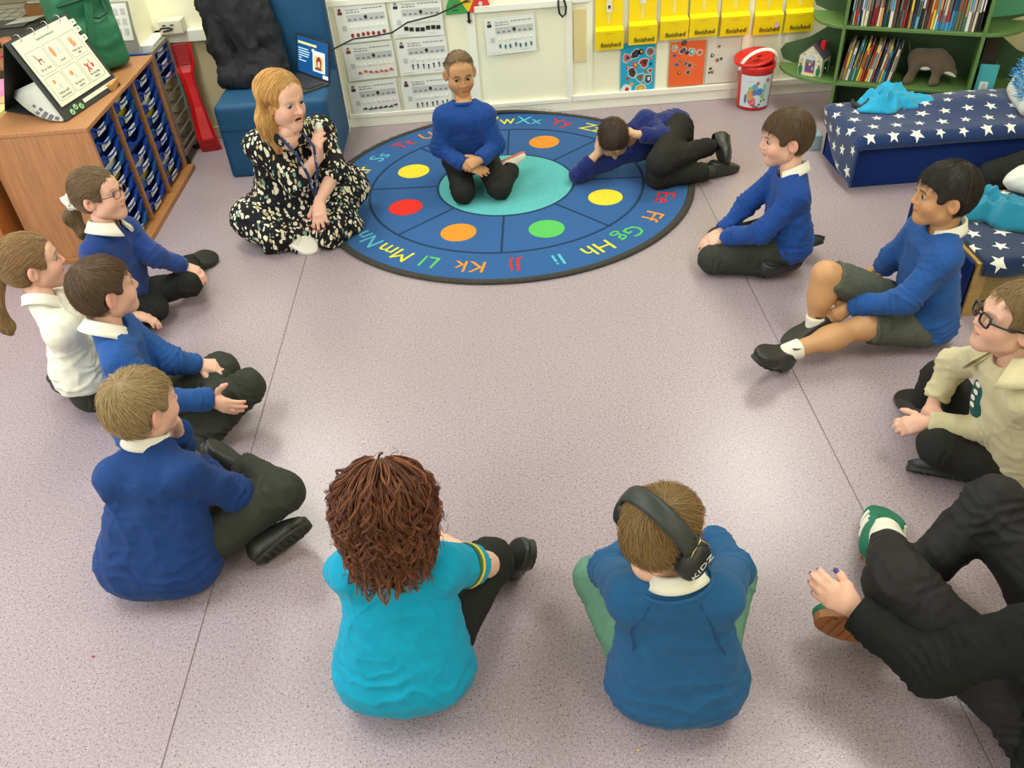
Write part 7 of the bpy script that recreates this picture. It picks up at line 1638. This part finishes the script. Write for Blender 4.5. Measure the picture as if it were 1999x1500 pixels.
G = [(0.035, [el((0, -.014, .026), (.081, .099, .086)), rc((.066, -.015, .03), (.079, -.020, -.09), .026, .030), rc((.079, -.020, -.09), (.066, .005, -.185), .030, .016), rc((-.066, -.020, .03), (-.076, -.030, -.09), .026, .028), rc((-.076, -.030, -.09), (-.066, -.02, -.17), .028, .016),
              rc((0, -.075, .02), (.0, -.085, -.10), .055, .048), rc((0, -.085, -.10), (.02, -.085, -.18), .048, .030), rc((.05, -.06, -.08), (.055, -.06, -.19), .040, .022)])]
neg = [(0.012, bx((0, .118, -.075), (.062, .080, .130), .03)), (0.012, el((0, .108, .008), (.066, .055, .052))), (.01, el((.080, .020, -.012), (.020, .024, .026)))]
dn = A(0, 0, -1)
def tflow(p, n):
    l = R.T @ (p - hc) / 1.13; t = np.clip((l[2] - .03) / .06, 0, 1); sdn = 1 if l[0] > -.022 else -1
    return dn * (1 - .5 * t) + (R @ A(sdn * 1.0, -.25, -.1)) * t
long_hair(rt, hc, R, 1.13, G, neg, *H_GOLD, 41, tflow, n=3000, step=.014, K=10, rad=.0010, jit=.07)
q = hc + R @ A(.080, .0, -.055) * 1.13
er = MB().tube([q, q - A(0, 0, .02)], .0012, 5).build('earring', mat('gold', s2l(200, 160, 80), .25, metal=.9), rt); MB().sphere(q - A(0, 0, .027), (.006, .006, .009)).build('bead', WHITEC, er, smooth=True)
# lanyard
LAN = mat('navy_ribbon', s2l(28, 48, 92), .6)
nkp = J['neck']
for k, (a, b, c_, d_) in enumerate(((R @ A(.055, .02, .0), R @ A(.050, .105, -.055), R @ A(.030, .135, -.15), R @ A(.005, .13, -.27)), (R @ A(-.055, .02, .0), R @ A(-.050, .105, -.055), R @ A(-.025, .135, -.15), R @ A(.0, .13, -.27)))):
    pts = [nkp + v * 1.02 for v in (a, b, c_, d_)]; mb = MB()
    for i in range(3): mb.bar(pts[i], pts[i + 1], .014, .003, up=R[:, 1])
    l = mb.build('lanyard', LAN, rt)
    for i in range(1, 3):
        dd = nrm(pts[i + 1] - pts[i]); text('lettering', 'STAFF', (pts[i] * .5 + pts[i + 1] * .5) + R[:, 1] * .0025, dd, np.cross(R[:, 1], dd), .013, PRW, l)
WSH = mat('white_trainer', s2l(226, 222, 208), .55, bump=.05); 
make_shoe(rt, J['anR'], P(604, 478, .05), (-.5, -.35, .75), WSH, WSH, 1.08, stripes=(BLACKK, WHITEC)); make_shoe(rt, A(*J['anL']) + A(.03, .06, 0), P(700, 418, .06), (.3, -.3, .8), WSH, WSH, 1.05)
tip = (tips['R'][0][0] + tips['R'][1][0] + tips['R'][4][0]) / 3
eg = MB(); 
eg.lathe([(.019 * math.sin(a) * (1 + .12 * math.cos(a)), -.025 * math.cos(a)) for a in np.linspace(.03, 3.11, 14)], (0, 0, 0), 18)
eo = obj('egg', np.array(eg.V) + (tip + A(.004, -.006, .022)), eg.F, mat('egg_shell', s2l(222, 224, 210), .4)); tag(eo, 'small pale egg held up between fingertips of the woman in the patterned dress', 'egg')
# ---- grown-up in black, cut off by the lower right corner
J = dict(pel=A(1.25, .84, .14), neck=A(1.30, .97, .70), head=A(1.30, 1.00, .86), shL=A(1.13, .93, .56), shR=A(1.44, 1.06, .60), elL=P(1815, 1300, .22), elR=A(1.58, 1.22, .38), wrL=P(1672, 1190, .25), wrR=A(1.42, 1.42, .36),
         hipL=(1.15, .92, .12), hipR=(1.32, 1.00, .12), knL=P(1754, 1140, .30), knR=P(1940, 990, .33), anL=P(1728, 1040, .09), anR=P(1706, 1196, .075), fwd=(-.6, .78, -.1))
rt, R, tp, up, tips = person('person in black leggings and dark jumper, sitting at the lower right corner', J, BLACKK, LEGG, SK4, s2l(60, 44, 30), s=1.3, headk='adult', hs=1.12, wide=.95, seed=16, bulk=1.12, hem=.10, sockm=False, legr=1.0, topname='jumper', legname='leggings', fold=.008, armr=1.1, ankr=.036, legclip=(0, 1),
    hands=dict(L=dict(d=(-.75, .35, .40), n=(-.5, -.5, .6), curl=.55, nail=(.03, .06, .25), s=.88, thumb=(.5, .8, -.3)), R=dict(d=(-.8, .3, -.3), n=(-.2, .2, .9), curl=.4, s=.88)))
for sd in 'LR':
    pass
short_hair(rt, J['head'], R, 1.12, *H_DARK, 29, thick=.014, length=.028, n=2500, lift=.05)
socks(rt, dict(knL=J['knL'], anL=J['anL']), 'L', WHITEC, 1.28, .74); socks(rt, dict(knR=J['knR'], anR=J['anR']), 'R', WHITEC, 1.28, .80)
GSU = mat('green_suede', s2l(30, 112, 84), .8, bump=.2, var=.15, vscale=60); GUM = mat('gum_rubber', s2l(150, 96, 54), .5, bump=.2, bscale=100)
make_shoe(rt, J['anL'], P(1742, 958, .05), (.12, -.1, 1), GSU, GUM, 1.28, stripes=(WHITEC, GSU)); make_shoe(rt, J['anR'], P(1600, 1165, .13), (.62, .62, -.15), GSU, GUM, 1.28, stripes=(WHITEC, GSU))
